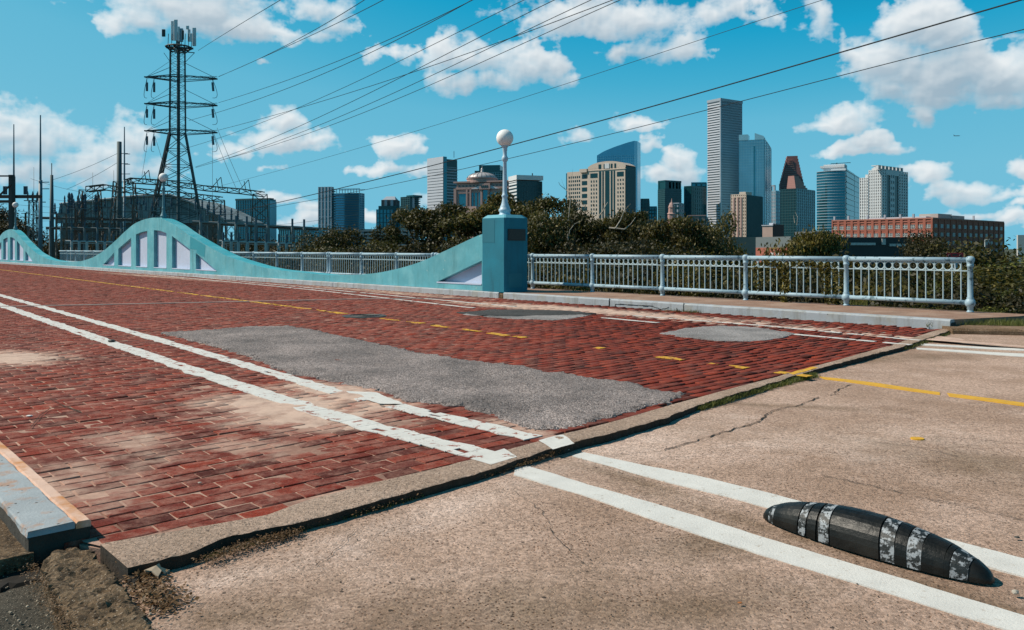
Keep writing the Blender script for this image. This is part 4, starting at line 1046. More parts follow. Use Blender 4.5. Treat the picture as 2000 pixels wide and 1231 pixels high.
# ------------------------------------------------------------------ iron railing
def railing():
    t = thing('iron_railing', 'pale blue iron railing with rings and balusters along the walkway', 'railing', W3(ux(1895, RAIL_V), RAIL_V, .147)[:])
    u0 = ux(1895, RAIL_V); bay = (ux(1157, RAIL_V) - u0) / 4.0
    yN = W(u0, RAIL_V).y; zt = ZZ(508, yN); zb_ = ZZ(591.5, yN); zm = ZZ(529.5, yN); zf = .147; rr = .047
    def pt(u, z, v=RAIL_V): return W3(u, v, z)
    sc = 1.0
    post_prof = [(.060, 0), (.060, .02), (.045, .03), (.042, .05), (.055, .06), (.05, .08), (.075, .10), (.088, .14), (.088, .17), (.070, .21), (.055, .225), (.060, .24), (.048, .26), (.046, zt - zf - .13), (.056, zt - zf - .12), (.058, zt - zf - .09), (.052, zt - zf - .085), (.060, zt - zf - .05), (.074, zt - zf - .01), (.074, zt - zf + .025), (.058, zt - zf + .055), (.025, zt - zf + .07)]
    shift = (zb_ - zf) - .155
    post_prof = [(r, z if z < .08 else (z + shift if z < .3 else z)) for r, z in post_prof]
    pm = MB().lathe(post_prof, (0, 0, 0), 16).mesh('post', True); pm.materials.append(RAILP)
    def post(u):
        o = link('post', pm, t); p = pt(u, zf); o.location = p - Vector(t.location); return o
    nb = 28; s_ = bay / 15.0
    hb = zm - zb_
    bm_ = MB().bar((0, 0, zb_), (0, 0, zt - .03), .0125, 6).mesh('baluster'); bm_.materials.append(RAILT)
    # collar where two rings meet
    cm = MB(); cm.bar((0, 0, zm + .065), (0, 0, zm + .085), .019, 6); 
    rR = s_ * .5 - .004
    Ux = (U.x, U.y, 0); Vx = (V.x, V.y, 0)
    zc = (zm + zt - .05) / 2 + .005
    rm = MB().torus((0, 0, zc), Vx, rR, .0115, 16, 5).mesh('ring'); rm.materials.append(RAILT)
    stuffb = MB()
    posts_extra = {4.75: 1}
    nbal = 0
    for k in range(nb):
        ua = u0 + k * bay; ub = ua + bay; 
        p = W(ua, RAIL_V); pxx = 1000 + F * p.x / p.y
        post(ua)
        if k in (7, 10, 14, 18): post(ua + .17); ua2 = ua + .17
        else: ua2 = ua
        MB().bar(pt(ua2, zt), pt(ub, zt), rr, 12).build('top_rail', RAILP, t, smooth=True)
        MB().bar(pt(ua2, zb_), pt(ub, zb_), rr * .92, 12).build('bottom_rail', RAILP, t, smooth=True)
        m = MB(); m.hexa([W(ua2 + .04, RAIL_V - .012), W(ub - .04, RAIL_V - .012), W(ub - .04, RAIL_V + .012), W(ua2 + .04, RAIL_V + .012)], zm - .009, zm + .009); m.build('mid_rail', RAILT, t)
        near = k < 11
        sb = (ub - ua2) / 15.0
        for i in range(14):
            u = ua2 + sb * (i + 1)
            if near:
                q = link('baluster', bm_, t); b_ = pt(u, 0); q.location = b_ - Vector(t.location)
            else: stuffb.bar(pt(u, zb_), pt(u, zt - .03), .0105, 4)
            if i < 13:
                if near and k < 8:
                    q = link('ring', rm, t); q.location = pt(u + sb / 2, 0) - Vector(t.location)
                else: stuffb.torus(pt(u + sb / 2, zc), Vx, rR, .0085, 8, 3)
    stuffb.build('far_balusters', RAILT, t, kind='stuff')
    return u0, bay, zt, zb_
RU0, BAY, RZT, RZB = railing()

# ------------------------------------------------------------------ rubber lane separator
def separator():
    a = G(1486, 1013, -.042); b = G(1934, 1146, -.042); d = (b - a); Ln = d.length; d.normalize(); n_ = Vector((-d.y, d.x))
    t = thing('rubber_bump', 'black rubber lane separator bump with worn white bands between the slab lines', 'lane separator', ((a + b) / 2).to_3d()[:2] + (-.037,))
    # camera-side base line is traced; body centre lies half a width behind
    WD = .118; HT = .150
    def prof(s):
        w = WD * max(0.0, math.sin(math.pi * min(max(s, 0), 1))) ** .42; h = HT * (max(0, math.sin(math.pi * min(max(s, 0), 1))) ** .46); return w, h
    ctr = lambda s: a + d * (Ln * s) + n_ * (.035 + .0 * s)
    if (n_.y < 0): n_ = -n_
    def skin(s0, s1, off, m, name, ns, slant=0.0, cap=True):
        mb = MB(); K = 18
        for i in range(ns + 1):
            for k in range(K + 1):
                an = math.pi * k / K
                s = s0 + (s1 - s0) * i / ns + slant * (.5 - k / K)
                s = min(max(s, .0005), .9995); w, h = prof(s)
                c = ctr(s); yy_ = -math.cos(an) * (w + off); zz_ = (math.sin(an) ** .72) * (h + off)
                wr = .0012 * fbm(s * 30, k * .7, 1, 3, 4)
                p = c + n_ * yy_; mb.v.append((p.x, p.y, -.037 + zz_ + wr))
        for i in range(ns):
            for k in range(K): q = i * (K + 1) + k; mb.f.append((q, q + K + 1, q + K + 2, q + 1))
        if cap:
            mb.f.append(tuple(range(K + 1))); mb.f.append(tuple(ns * (K + 1) + k for k in range(K + 1))[::-1])
        mb.build(name, m, t, smooth=False)
    secs = [(0.0, .212, 0, .0), (.232, .272, 0, .0), (.295, .335, .0, .05), (.36, .60, 0, .06), (.64, .70, 0, .06), (.72, .79, 0, .03), (.80, .90, 0, .0), (.90, 1.0, 0, .0)]
    skin(0.0, 1.0, -.004, RUBBER, 'core', 60)
    for s0, s1, sl in ((.0, .052, 0), (.085, .226, .0), (.272, .312, .02), (.372, .585, .045), (.655, .70, .035), (.765, .845, .01), (.935, 1.0, .0)):
        skin(s0, s1, .003, RUBBER, 'rubber_segment', 24, sl)
    for s0, s1, sl in ((.052, .085, .0), (.232, .268, .0), (.318, .366, .04), (.592, .648, .045), (.706, .76, .02), (.87, .930, .0)):
        skin(s0, s1, .0015, STRIPB, 'reflective_band', 8, sl)
    skin(.849, .868, .0025, RUBBER, 'rubber_segment', 6, .0)
separator()

# ------------------------------------------------------------------ litter, leaves, grass along the joint
LITTER = leaf_mat('dead_leaf', (.10, .055, .02), (.22, .12, .05), (.42, .28, .16))
def litter(px, n, spread, size, z, label, name='leaf_litter', m=None, seed=1):
    rs = np.random.default_rng(seed); pts = [G(x, y, z) for x, y in px]; A = []; n *= 2
    for i in range(n):
        t = rs.random() * (len(pts) - 1); k = int(t); f = t - k; c = pts[k].lerp(pts[k + 1], f)
        x = c.x + rs.normal(0, spread); y = c.y + rs.normal(0, spread); s = size * rs.uniform(.4, 1.3); a = rs.random() * 6.3; tx, ty = rs.normal(0, .5, 2)
        u_ = np.array([math.cos(a), math.sin(a), tx * .6]) * s; v_ = np.array([-math.sin(a), math.cos(a), ty * .6]) * s * .55
        c3 = np.array([x, y, z + abs(rs.normal(0, .010)) + .004]); A.append([c3 - u_, c3 - v_, c3 + u_, c3 + v_])
    me = quads_mesh(name, np.array(A)); me.materials.append(m or LITTER); o = link(name, me); tag(o, label, 'leaf litter', kind='stuff')
litter([(270, 1130), (300, 1160), (330, 1190)], 520, .045, .010, -.042, 'dead leaves and grit heaped where the joint meets the kerb stub', seed=2)
litter([(400, 1098), (480, 1070), (540, 1052), (580, 1040)], 900, .028, .006, -.034, 'brown debris lying along the near end of the joint', seed=3)
litter([(600, 1026), (700, 1002), (760, 985), (820, 965)], 500, .02, .006, -.034, 'rusty brown debris in the middle of the joint', seed=4)
litter([(940, 935), (1000, 915), (1050, 900), (1090, 885)], 420, .018, .006, -.034, 'brown weeds and grit in the joint by the white lines', seed=5)
litter([(60, 1110), (100, 1180), (140, 1231)], 600, .022, .005, -.034, 'gravelly litter in the gutter left of the kerb stub', seed=6)
def grass(px, n, spread, h, z, label, name='grass', m=GRASSM, seed=1, lean=.5):
    rs = np.random.default_rng(seed); pts = [G(x, y, z) for x, y in px]; A = []
    for i in range(n):
        t = rs.random() * (len(pts) - 1); k = int(t); f = t - k; c = pts[k].lerp(pts[k + 1], f)
        x = c.x + rs.normal(0, spread); y = c.y + rs.normal(0, spread); hh = h * rs.uniform(.4, 1.2); a = rs.random() * 6.3; w = hh * .06 + .0012
        l = rs.normal(0, lean, 2) * hh; wv = np.array([math.cos(a), math.sin(a), 0]) * w
        b0 = np.array([x, y, z - .005]); t0 = b0 + np.array([l[0], l[1], hh]); A.append([b0 - wv, b0 + wv, t0 + wv * .2, t0 - wv * .2])
    me = quads_mesh(name, np.array(A)); me.materials.append(m); o = link(name, me); tag(o, label, 'grass', kind='stuff')
GR2 = leaf_mat('joint_grass', (.06, .07, .015), (.13, .14, .03), (.24, .20, .07))
grass([(1360, 800), (1400, 787), (1440, 774), (1500, 758), (1560, 742), (1590, 734)], 5200, .028, .038, -.034, 'green grass growing along the joint by the yellow line', m=GR2, seed=1)
grass([(1000, 912), (1040, 898), (1080, 884), (1110, 873), (1180, 856)], 900, .012, .018, -.034, 'sparse weeds in the joint by the white lines', m=GR2, seed=2)
grass([(400, 1088), (500, 1060), (640, 1018), (740, 992), (820, 968)], 900, .014, .014, -.034, 'tiny weeds in the near part of the joint', m=GR2, seed=3)
grass([(1760, 683), (1800, 670), (1850, 652)], 1200, .035, .04, -.034, 'grass tufts at the far end of the joint', m=GR2, seed=4)
grass([(1300, 608), (1345, 610), (1360, 611)], 220, .06, .06, 0.0, 'yellowed tuft at the foot of the cracked kerb', m=GR2, seed=5)
# verge grass (nobody could count it)
rs = np.random.default_rng(11); A = []
for i in range(26000):
    s = rs.uniform(-.2, 8.5); q = rs.uniform(.52, 1) if rs.random() < .35 else rs.uniform(.5, 6.0); p = kr[0] + d * s + n_ * 1 * q if False else None
    dd = (kr[1] - kr[0]).normalized(); nn = Vector((-dd.y, dd.x)); nn = nn if nn.y > 0 else -nn; p = kr[0] + dd * s + nn * q
    hh = rs.uniform(.04, .13) * (1 + .3 * q * .3); a = rs.random() * 6.3; w = .004; l = rs.normal(0, .45, 2) * hh
    wv = np.array([math.cos(a), math.sin(a), 0]) * w; b0 = np.array([p.x, p.y, .02]); t0 = b0 + np.array([l[0], l[1], hh]); A.append([b0 - wv, b0 + wv, t0 + wv * .2, t0 - wv * .2])
me = quads_mesh('grass', np.array(A)); me.materials.append(GR2); tag(link('grass', me), 'rough olive grass verge behind the brown kerb', 'grass', kind='stuff')
# loose things on the road
def pebble(px, r, z, m, name, label, cat, flat=.5, seed=0):
    rnd = random.Random(seed); c = G(px[0], px[1], z); bm = bmesh.new(); bmesh.ops.create_icosphere(bm, subdivisions=2, radius=r)
    for v in bm.verts:
        k = 1 + .35 * noise.noise(v.co * (2.2 / r * .5) + Vector((seed, 0, 0))); v.co = Vector((v.co.x * k, v.co.y * k * .8, v.co.z * k * flat)) + Vector((c.x, c.y, z + r * flat * .8))
    me = bpy.data.meshes.new(name); bm.to_mesh(me); bm.free(); me.materials.append(m); tag(link(name, me), label, cat)
STONE = mat('pale_stone', (.42, .37, .31), .9, .2, 30)
pebble((1983, 1160), .013, -.034, STONE, 'stone', 'pale pebble beyond the right tip of the rubber bump', 'stone', .7, 1)
pebble((1106, 880), .020, -.042, STONE, 'stone', 'pale lump of mortar lodged in the joint between the white lines', 'stone', .5, 2)
pebble((746, 792), .020, .008, IRON, 'stone', 'flat dark flake on the sand by the white smear', 'stone', .25, 3)
pebble((390, 944), .010, .008, STONE, 'stone', 'small grey pebble on the near bricks', 'stone', .4, 4)
pebble((57, 813), .022, .006, mat('white_scrap', (.8, .78, .75), .8), 'scrap', 'white scrap lying on the bricks near the left edge', 'scrap', .2, 5)
pebble((218, 668), .05, .01, IRON, 'debris_clump', 'dark clump of debris on the near white line', 'debris', .4, 6)
pebble((1987, 1051), .012, -.034, IRON, 'stone', 'dark chip on the slab near the right edge', 'stone', .4, 7)
pebble((1445, 1178), .008, -.034, mat('orange_leaf', (.35, .12, .03), .8), 'leaf', 'small orange leaf on the slab below the white line', 'leaf', .3, 8)
rg = np.random.default_rng(33); mb = MB()
for i in range(260):
    x_, y_ = rg.uniform(350, 2050), rg.uniform(700, 1240); e_ = linez(low_edge, x_)
    if e_ is not None and y_ < e_ + 12: continue
    c = G(x_, y_, -.042); r_ = rg.uniform(.0015, .0045); mb.lathe([(r_ * .6, -r_ * .3), (r_, 0), (r_ * .5, r_ * .6)], (c.x, c.y, -.038 + slabh(c.x, c.y)), 5)
tag(mb.build('grit', mat('dark_grit', (.05, .035, .025), .9)), 'dark grit sprinkled over the concrete slab', 'grit', kind='stuff')
# big dead leaf at the corner
c = G(305, 1128, -.05); mb = MB(); rnd = random.Random(4); K = 11; vs_ = [(c.x, c.y, .0)]
for k in range(K): a = 2 * math.pi * k / K; r_ = .045 * (1 if k % 2 else .62) * rnd.uniform(.8, 1.2); vs_.append((c.x + r_ * math.cos(a) * 1.3, c.y + r_ * math.sin(a), rnd.uniform(-.035, -.005)))
mb.add(vs_, [(0, k + 1, (k + 1) % K + 1) for k in range(K)]); mb.add([(x, y, z - .004) for x, y, z in vs_], [((k + 1) % K + 1, k + 1, 0) for k in range(K)])
tag(mb.build('leaf', mat('dry_leaf', (.48, .36, .25), .8, .2, 30)), 'large dry pale leaf lying at the corner of the joint', 'leaf')
# twig on the bricks
mb = MB(); q = [G(*p_) for p_ in [(60, 838), (78, 815), (98, 800), (120, 795), (158, 806)]]
mb.tube([Vector((p_.x, p_.y, .010 + .004 * (i % 2))) for i, p_ in enumerate(q)], .0022, 4); mb.tube([Vector((G(98, 783).x, G(98, 783).y, .02)), Vector((G(130, 798).x, G(130, 798).y, .012)), Vector((G(160, 808).x, G(160, 808).y, .008))], .002, 4)
tag(mb.build('twig', BARK), 'thin dark twig lying on the bricks at the left', 'twig')

# ================================================================== BACKGROUND
def glass(name, col, rough=.12, metal=.55, var=.12, vs_=.05):
    return mat(name, col, rough, var, vs_, metal=metal)
GL_TEAL = glass('glass_teal', (.03, .17, .22)); GL_BLUE = glass('glass_blue', (.06, .24, .36)); GL_DARK = glass('glass_dark', (.008, .05, .06), .2, .2)
GL_DK2 = glass('glass_dark_green', (.006, .065, .075), .25, .15); GL_PALE = glass('glass_pale', (.28, .50, .58), .3, .25); GL_SKY = glass('glass_sky', (.20, .46, .58), .3, .25)
C_BEIGE = mat('beige_concrete', (.62, .49, .40), .9, .06, .1); C_WHITE = mat('white_concrete', (.66, .66, .67), .85, .05, .1); C_PINK = mat('pink_granite', (.42, .26, .23), .7, .08, .1)
C_GREY = mat('grey_panel', (.33, .37, .42), .7, .06, .05); C_RED = mat('red_granite', (.30, .13, .12), .7, .1, .1); C_BRICK = mat('facade_brick', (.34, .105, .07), .9, .12, .2)
C_BLUEW = mat('blue_white_panel', (.30, .40, .47), .6, .05, .1); C_TEALD = mat('teal_panel_and_shade', (.012, .075, .09), .6, .05, .1); C_GAR = mat('garage_concrete', (.30, .32, .33), .9, .08, .3)  # C_TEALD: teal panels, and painted shade on the beige blocks' side walls
C_DOME = mat('dome_metal', (.52, .47, .46), .45, .1, .3, metal=.2); C_LIGHTB = mat('light_grey_panel', (.52, .53, .58), .7, .04, .05)
BZ = -4.2
class BF:
    """plan frame of a corner building: the corner nearest us, a along the left face, b along the right face"""
    def __init__(s, name, label, xl, xm, xr, Z, th, group='towers of the downtown skyline', cat='building', base=BZ, Lb=None, La=None):
        th = R(th); s.Z = Z; s.C = Vector(((xm - 1000) / F * Z, Z)); s.A = Vector((-math.cos(th), math.sin(th))); s.B = Vector((math.sin(th), math.cos(th)))
        s.La = La if La else max(.5, s.a(xl)); s.Lb = Lb if Lb else max(.5, s.b(xr)); s.z0 = base
        s.t = thing(name, label, cat, (s.C.x, s.C.y, base), group)
    def a(s, x): t = (x - 1000) / F; return (s.C.x - t * s.C.y) / (-s.A.x + t * s.A.y)
    def b(s, x): t = (x - 1000) / F; return (t * s.C.y - s.C.x) / (s.B.x - t * s.B.y)
    def z(s, y): return ZZ(y, s.Z)
    def p(s, a, b): return s.C + s.A * a + s.B * b
    def q(s, a0, a1, b0, b1): return [s.p(a0, b0), s.p(a1, b0), s.p(a1, b1), s.p(a0, b1)]
    def box(s, mb, a0, a1, b0, b1, z0, z1): mb.hexa(s.q(a0, a1, b0, b1), z0, z1)
    def body(s, m, ztop, name='core', a0=0, a1=None, b0=0, b1=None, z0=None):
        mb = MB(); s.box(mb, a0, a1 if a1 is not None else s.La, b0, b1 if b1 is not None else s.Lb, s.z0 if z0 is None else z0, ztop); return mb.build(name, m, s.t)
    def grid(s, mb, face, c0, c1, z0, z1, ncol=0, nrow=0, pw=.4, sh=.4, dep=.4, off=0.0):
        """piers and spandrels standing proud of a face; pw, sh: share of the bay that is solid"""
        def bx(u0, u1, za, zb, d):
            if face == 'a': s.box(mb, u0, u1, off - d, off + .05, za, zb)
            else: s.box(mb, off - d, off + .05, u0, u1, za, zb)
        if nrow:
            hh = (z1 - z0) / nrow
            for i in range(nrow): bx(c0, c1, z0 + hh * i, z0 + hh * (i + sh), dep)
            bx(c0, c1, z1 - hh * sh * .5, z1, dep + .02)
        if ncol:
            ww = (c1 - c0) / ncol
            for i in range(ncol + 1): 
                u = c0 + ww * i; w_ = ww * pw / 2; bx(max(c0, u - w_), min(c1, u + w_), z0, z1, dep * 1.25)
    def add(s, name, m, fn, kind=None, parent=None):
        mb = MB(); fn(mb); return mb.build(name, m, parent or s.t, kind=kind)
def roof_bits(b, m, lst, name='roof_plant'):
    for (x0, x1, ytop, ybot, bb) in lst:
        mb = MB(); b.box(mb, b.a(x1), b.a(x0), bb, bb + 8, b.z(ybot), b.z(ytop)); mb.build(name, m, b.t)

# --- far left teal block
b = BF('office_tower', 'plain teal glass block behind the switchyard gantry', 461, 527, 539, 700, 20)
b.body(GL_TEAL, b.z(389)); b.add('facade_grid', C_TEALD, lambda mb: (b.grid(mb, 'a', 0, b.La, BZ, b.z(389), 14, 22, .12, .18, .3)), 'stuff'); b.add('parapet', C_TEALD, lambda mb: b.box(mb, -.5, b.La + .5, -.6, 5, b.z(390.5), b.z(387)))
b.add('side_panel', GL_SKY, lambda mb: b.box(mb, -.6, .1, 0, b.Lb, BZ, b.z(393)))
# --- slab + banded glass hall
b = BF('office_tower', 'slim white finned tower joined to the banded blue glass block', 622, 648, 652, 640, 12)
zt = b.z(365); b.body(GL_TEAL, zt)
b.add('white_fins', C_LIGHTB, lambda mb: b.grid(mb, 'a', 0, b.La, BZ, zt, 4, 0, .45, 0, .6), 'stuff'); b.add('floor_bands', C_LIGHTB, lambda mb: b.grid(mb, 'a', 0, b.La, BZ, zt, 0, 9, 0, .10, .5), 'stuff')
b.add('balcony_stack', C_TEALD, lambda mb: b.grid(mb, 'b', 0, b.Lb, BZ, b.z(370), 0, 26, 0, .35, 1.6), 'stuff')
b2 = BF('office_tower', 'broad blue glass block with horizontal bands and an open roof frame', 652, 702, 711, 660, 15)
b2.body(GL_BLUE, b2.z(377)); b2.add('floor_bands', C_TEALD, lambda mb: b2.grid(mb, 'a', 0, b2.La, b2.z(470), b2.z(378), 0, 19, 0, .30, .5), 'stuff')
b2.add('mullions', GL_SKY, lambda mb: b2.grid(mb, 'b', 0, b2.Lb, BZ, b2.z(377), 3, 26, .3, .3, .4), 'stuff')
def fr(mb):
    b2.box(mb, 0, b2.La, -.4, .4, b2.z(369.5), b2.z(368)); b2.box(mb, 0, b2.La, 10, 10.8, b2.z(369.5), b2.z(368))
    for i in range(10): a = b2.La * i / 9; b2.box(mb, a - .25, a + .25, -.3, .3, b2.z(378), b2.z(368))
b2.add('roof_frame', GL_PALE, fr)
# --- gabled block
b = BF('office_building', 'teal office block with a steep gabled attic', 735, 782, 784, 760, 6)
b.body(GL_TEAL, b.z(409)); b.add('mullions', C_TEALD, lambda mb: b.grid(mb, 'a', 0, b.La, BZ, b.z(409), 7, 10, .2, .12, .4), 'stuff')
b.add('upper_step', GL_DK2, lambda mb: b.box(mb, b.a(779), b.a(738), 2, 20, b.z(410), b.z(402)))
b.add('attic', mat('attic_brick', (.10, .09, .09), .8), lambda mb: b.box(mb, b.a(772), b.a(743), 3, 18, b.z(403), b.z(390)))
def gab(mb):
    for xa, xb, yt in ((744, 771, 382.5),):
        p = [b.p(b.a(xb), 3), b.p(b.a(xa), 3), b.p(b.a(xa), 18), b.p(b.a(xb), 18)]; r0 = b.p(b.a(766), 10); r1 = b.p(b.a(749), 10); z0, z1 = b.z(391), b.z(yt)
        mb.add([(q.x, q.y, z0) for q in p] + [(r0.x, r0.y, z1), (r1.x, r1.y, z1)], [(0, 1, 5, 4), (2, 3, 4, 5), (1, 2, 5), (3, 0, 4)])
b.add('roof', C_GREY, gab)
for xa in (750, 762): b.add('dormer', C_GREY, lambda mb: b.box(mb, b.a(xa + 5), b.a(xa), 1.5, 6, b.z(402), b.z(390)))
# --- balcony tower
b = BF('apartment_tower', 'dark tower with a white stripe and stacked balconies', 783, 801, 818, 700, 45)
b.body(GL_DARK, b.z(384)); b.add('roof_plant', GL_DK2, lambda mb: b.box(mb, -2, b.La * .6, 2, 12, b.z(386), b.z(381)))
b.add('spandrels', C_TEALD, lambda mb: b.grid(mb, 'a', 0, b.La, BZ, b.z(384), 5, 27, .15, .3, .35), 'stuff')
b.add('white_strip', C_LIGHTB, lambda mb: b.box(mb, -.6, .1, b.b(805), b.b(809), BZ, b.z(386))); b.add('balcony_stack', C_TEALD, lambda mb: b.grid(mb, 'b', b.b(810), b.b(817), BZ, b.z(385), 0, 26, 0, .4, 3.0), 'stuff')
# --- tall pale tower 835-893
b = BF('office_tower', 'tall pale grey tower with fine horizontal stripes left of the dome', 835, 866, 893, 720, 48)
zt = b.z(306); b.body(GL_DARK, zt - 2)
b.add('stripes', C_LIGHTB, lambda mb: (b.grid(mb, 'a', 0, b.La, BZ, zt - 8, 0, 30, 0, .80, .4), b.box(mb, -.1, b.La, -.45, 1, zt - 8, zt)), 'stuff')
b.add('side_stripes', C_GREY, lambda mb: (b.grid(mb, 'b', b.b(872), b.Lb, BZ, zt - 9, 0, 30, 0, .42, .4)), 'stuff'); b.add('corner_glass', GL_TEAL, lambda mb: b.box(mb, -.5, .1, 0, b.b(872), BZ, zt))
b.add('roof_mast', PYL, lambda mb: mb.bar((b.p(1, b.b(888)).x, b.p(1, b.b(888)).y, zt), (b.p(1, b.b(888)).x, b.p(1, b.b(888)).y, zt + 6), .3))
# --- dome building
b = BF('domed_building', 'pink granite building with a ribbed silver dome', 892, 997, 1000, 560, 20, La=None, Lb=20)
b.body(C_PINK, b.z(353)); A_ = b.a
def fx(mb, x0, x1, y0, y1, d0, d1=.3): b.box(mb, A_(x1), A_(x0), -d0, d1, b.z(y1), b.z(y0))
b.add('cornice', C_PINK, lambda mb: (fx(mb, 887, 999, 352, 355, 1.6), fx(mb, 891, 997, 364, 368, .9), fx(mb, 896, 918, 374, 376, .8)))
for x0, x1, yt in ((897, 911, 377), (921, 925, 375), (928, 932, 375), (935, 939, 375), (944, 953, 370), (958, 963, 375), (966, 971, 375), (974, 978, 375)):
    b.add('window', GL_TEAL, lambda mb: fx(mb, x0, x1, yt, 440, .25))
for x0, x1 in ((887, 892), (911, 914), (939, 943), (953, 957), (918, 921), (983, 986)): b.add('pier', C_PINK, lambda mb: fx(mb, x0, x1, 366, 450, .9))
b.add('pediment_block', C_PINK, lambda mb: (fx(mb, 938, 959, 357, 369, 2.2, 4), ))
b.add('loggia', GL_DARK, lambda mb: [fx(mb, x, x + 2.2, 361, 365.5, 2.4) for x in (942, 945.5, 949, 952.5)])
b.add('frieze_dots', GL_DARK, lambda mb: [fx(mb, x, x + 3, 360, 362, .15) for x in range(896, 938, 7)] + [fx(mb, x, x + 3, 360, 362, .15) for x in range(962, 996, 7)])
for x0, x1 in ((921, 938), (959, 976)):
    def tri(mb):
        p0, p1 = b.p(A_(x1), -1.2), b.p(A_(x0), -1.2); q0, q1 = b.p(A_(x1), 1), b.p(A_(x0), 1); zb_, zt_ = b.z(368), b.z(361)
        hi = (x0 < 930); mb.add([(p0.x, p0.y, zb_), (p1.x, p1.y, zb_), (p0.x if hi else p1.x, p0.y if hi else p1.y, zt_), (q0.x, q0.y, zb_), (q1.x, q1.y, zb_), (q0.x if hi else q1.x, q0.y if hi else q1.y, zt_)], [(0, 1, 2), (3, 5, 4), (0, 2, 5, 3), (1, 4, 5, 2)])
    b.add('half_gable', C_LIGHTB, tri)
dc = P(941.5, 353, 576); rd = 29.0 / F * 576
mb = MB(); mb.lathe([(rd * 1.02, 0), (rd * 1.02, rd * .26), (rd * 1.06, rd * .27), (rd * 1.06, rd * .33), (rd, rd * .33)], (dc.x, dc.y, b.z(355)), 32); mb.build('drum', C_PINK, b.t)
zd = b.z(355) + rd * .33; hd = b.z(333) - zd
mb = MB(); mb.lathe([(rd * math.cos(t), hd * math.sin(t)) for t in [k * math.pi / 2 / 12 * .97 for k in range(13)]], (dc.x, dc.y, zd), 40); dm = mb.build('dome', C_DOME, b.t, smooth=True)
mb = MB()
for k in range(20):
    a = 2 * math.pi * k / 20; pts = [(dc.x + math.cos(a) * rd * 1.01 * math.cos(t), dc.y + math.sin(a) * rd * 1.01 * math.cos(t), zd + hd * 1.01 * math.sin(t)) for t in [j * math.pi / 2 / 8 for j in range(9)]]
    mb.tube(pts, .16, 4)
mb.build('dome_ribs', mat('dome_rib', (.12, .12, .13), .6), dm, kind='stuff')
MB().lathe([(1.1, 0), (1.0, 1.2), (.6, 1.4), (.95, 2.0), (.8, 2.9), (.1, 3.4), (.06, 5)], (dc.x, dc.y, zd + hd - .2), 12).build('finial', C_DOME, b.t, smooth=True)
# --- pinkish annex low
b = BF('annex', 'low pink stone annex in front of the domed building', 905, 930, 945, 420, 30, group=None)
b.body(C_PINK, b.z(403)); b.add('window_row', GL_DARK, lambda mb: [b.box(mb, b.a(928 - k * 4), b.a(930 - k * 4), -.2, .1, b.z(421), b.z(416)) for k in range(5)], 'stuff')
# --- dark stepped tower behind dome
b = BF('office_tower', 'dark green glass tower rising behind the dome', 927, 982, 984, 900, 8, Lb=30)
b.body(GL_DK2, b.z(333)); b.add('upper_step', GL_DK2, lambda mb: b.box(mb, b.a(976), b.a(935), 2, 28, b.z(335), b.z(322)))
b.add('floor_bands', GL_PALE, lambda mb: b.grid(mb, 'a', 0, b.La, b.z(370), b.z(337), 12, 8, .08, .10, .3), 'stuff')
# --- white capped block
b = BF('office_block', 'dark glass block with a white cap right of the blue lamp post', 995, 1010, 1059, 520, 70)
b.body(GL_DARK, b.z(353)); b.add('white_cap', C_WHITE, lambda mb: b.box(mb, -.6, b.La + .5, -.6, b.Lb + .5, b.z(351), b.z(342)))
b.add('stripes', C_WHITE, lambda mb: b.grid(mb, 'a', 0, b.La, BZ, b.z(353), 0, 22, 0, .5, .4), 'stuff'); b.add('mullions', C_TEALD, lambda mb: b.grid(mb, 'b', 0, b.Lb, BZ, b.z(354), 16, 14, .1, .1, .15), 'stuff')
b.add('mast', PYL, lambda mb: mb.bar(tuple(b.p(2, b.b(1042))) + (b.z(342),), tuple(b.p(2, b.b(1042))) + (b.z(337),), .5))
# --- slanted blue glass tower
b = BF('glass_tower', 'blue glass tower with a slanting curved top behind the beige courthouse', 1166, 1242, 1251, 760, 18)
def sl_top(mb):
    n = 14; xs = [1166 + (1251 - 1166) * i / n for i in range(n + 1)]
    yt = lambda x: float(np.interp(x, [1166, 1180, 1200, 1225, 1251], [301, 293, 285.5, 278, 272.5]))
    fa = [b.p(b.a(x), 0) if x <= 1242 else b.p(0, b.b(x)) for x in xs]; ba = [q + b.B * 22 + b.A * 4 for q in fa]
    for i in range(n):
        z0 = BZ; za, zb_ = b.z(yt(xs[i])), b.z(yt(xs[i + 1]))
        p0, p1, q0, q1 = fa[i], fa[i + 1], ba[i], ba[i + 1]
        mb.add([(p0.x, p0.y, z0), (p1.x, p1.y, z0), (p1.x, p1.y, zb_), (p0.x, p0.y, za), (q0.x, q0.y, z0), (q1.x, q1.y, z0), (q1.x, q1.y, zb_), (q0.x, q0.y, za)], [(0, 1, 2, 3), (5, 4, 7, 6), (3, 2, 6, 7), (4, 0, 3, 7), (1, 5, 6, 2)])
b.add('core', GL_BLUE, sl_top); b.add('mullions', GL_SKY, lambda mb: b.grid(mb, 'a', 0, b.La, BZ, b.z(303), 22, 40, .08, .08, .15), 'stuff')
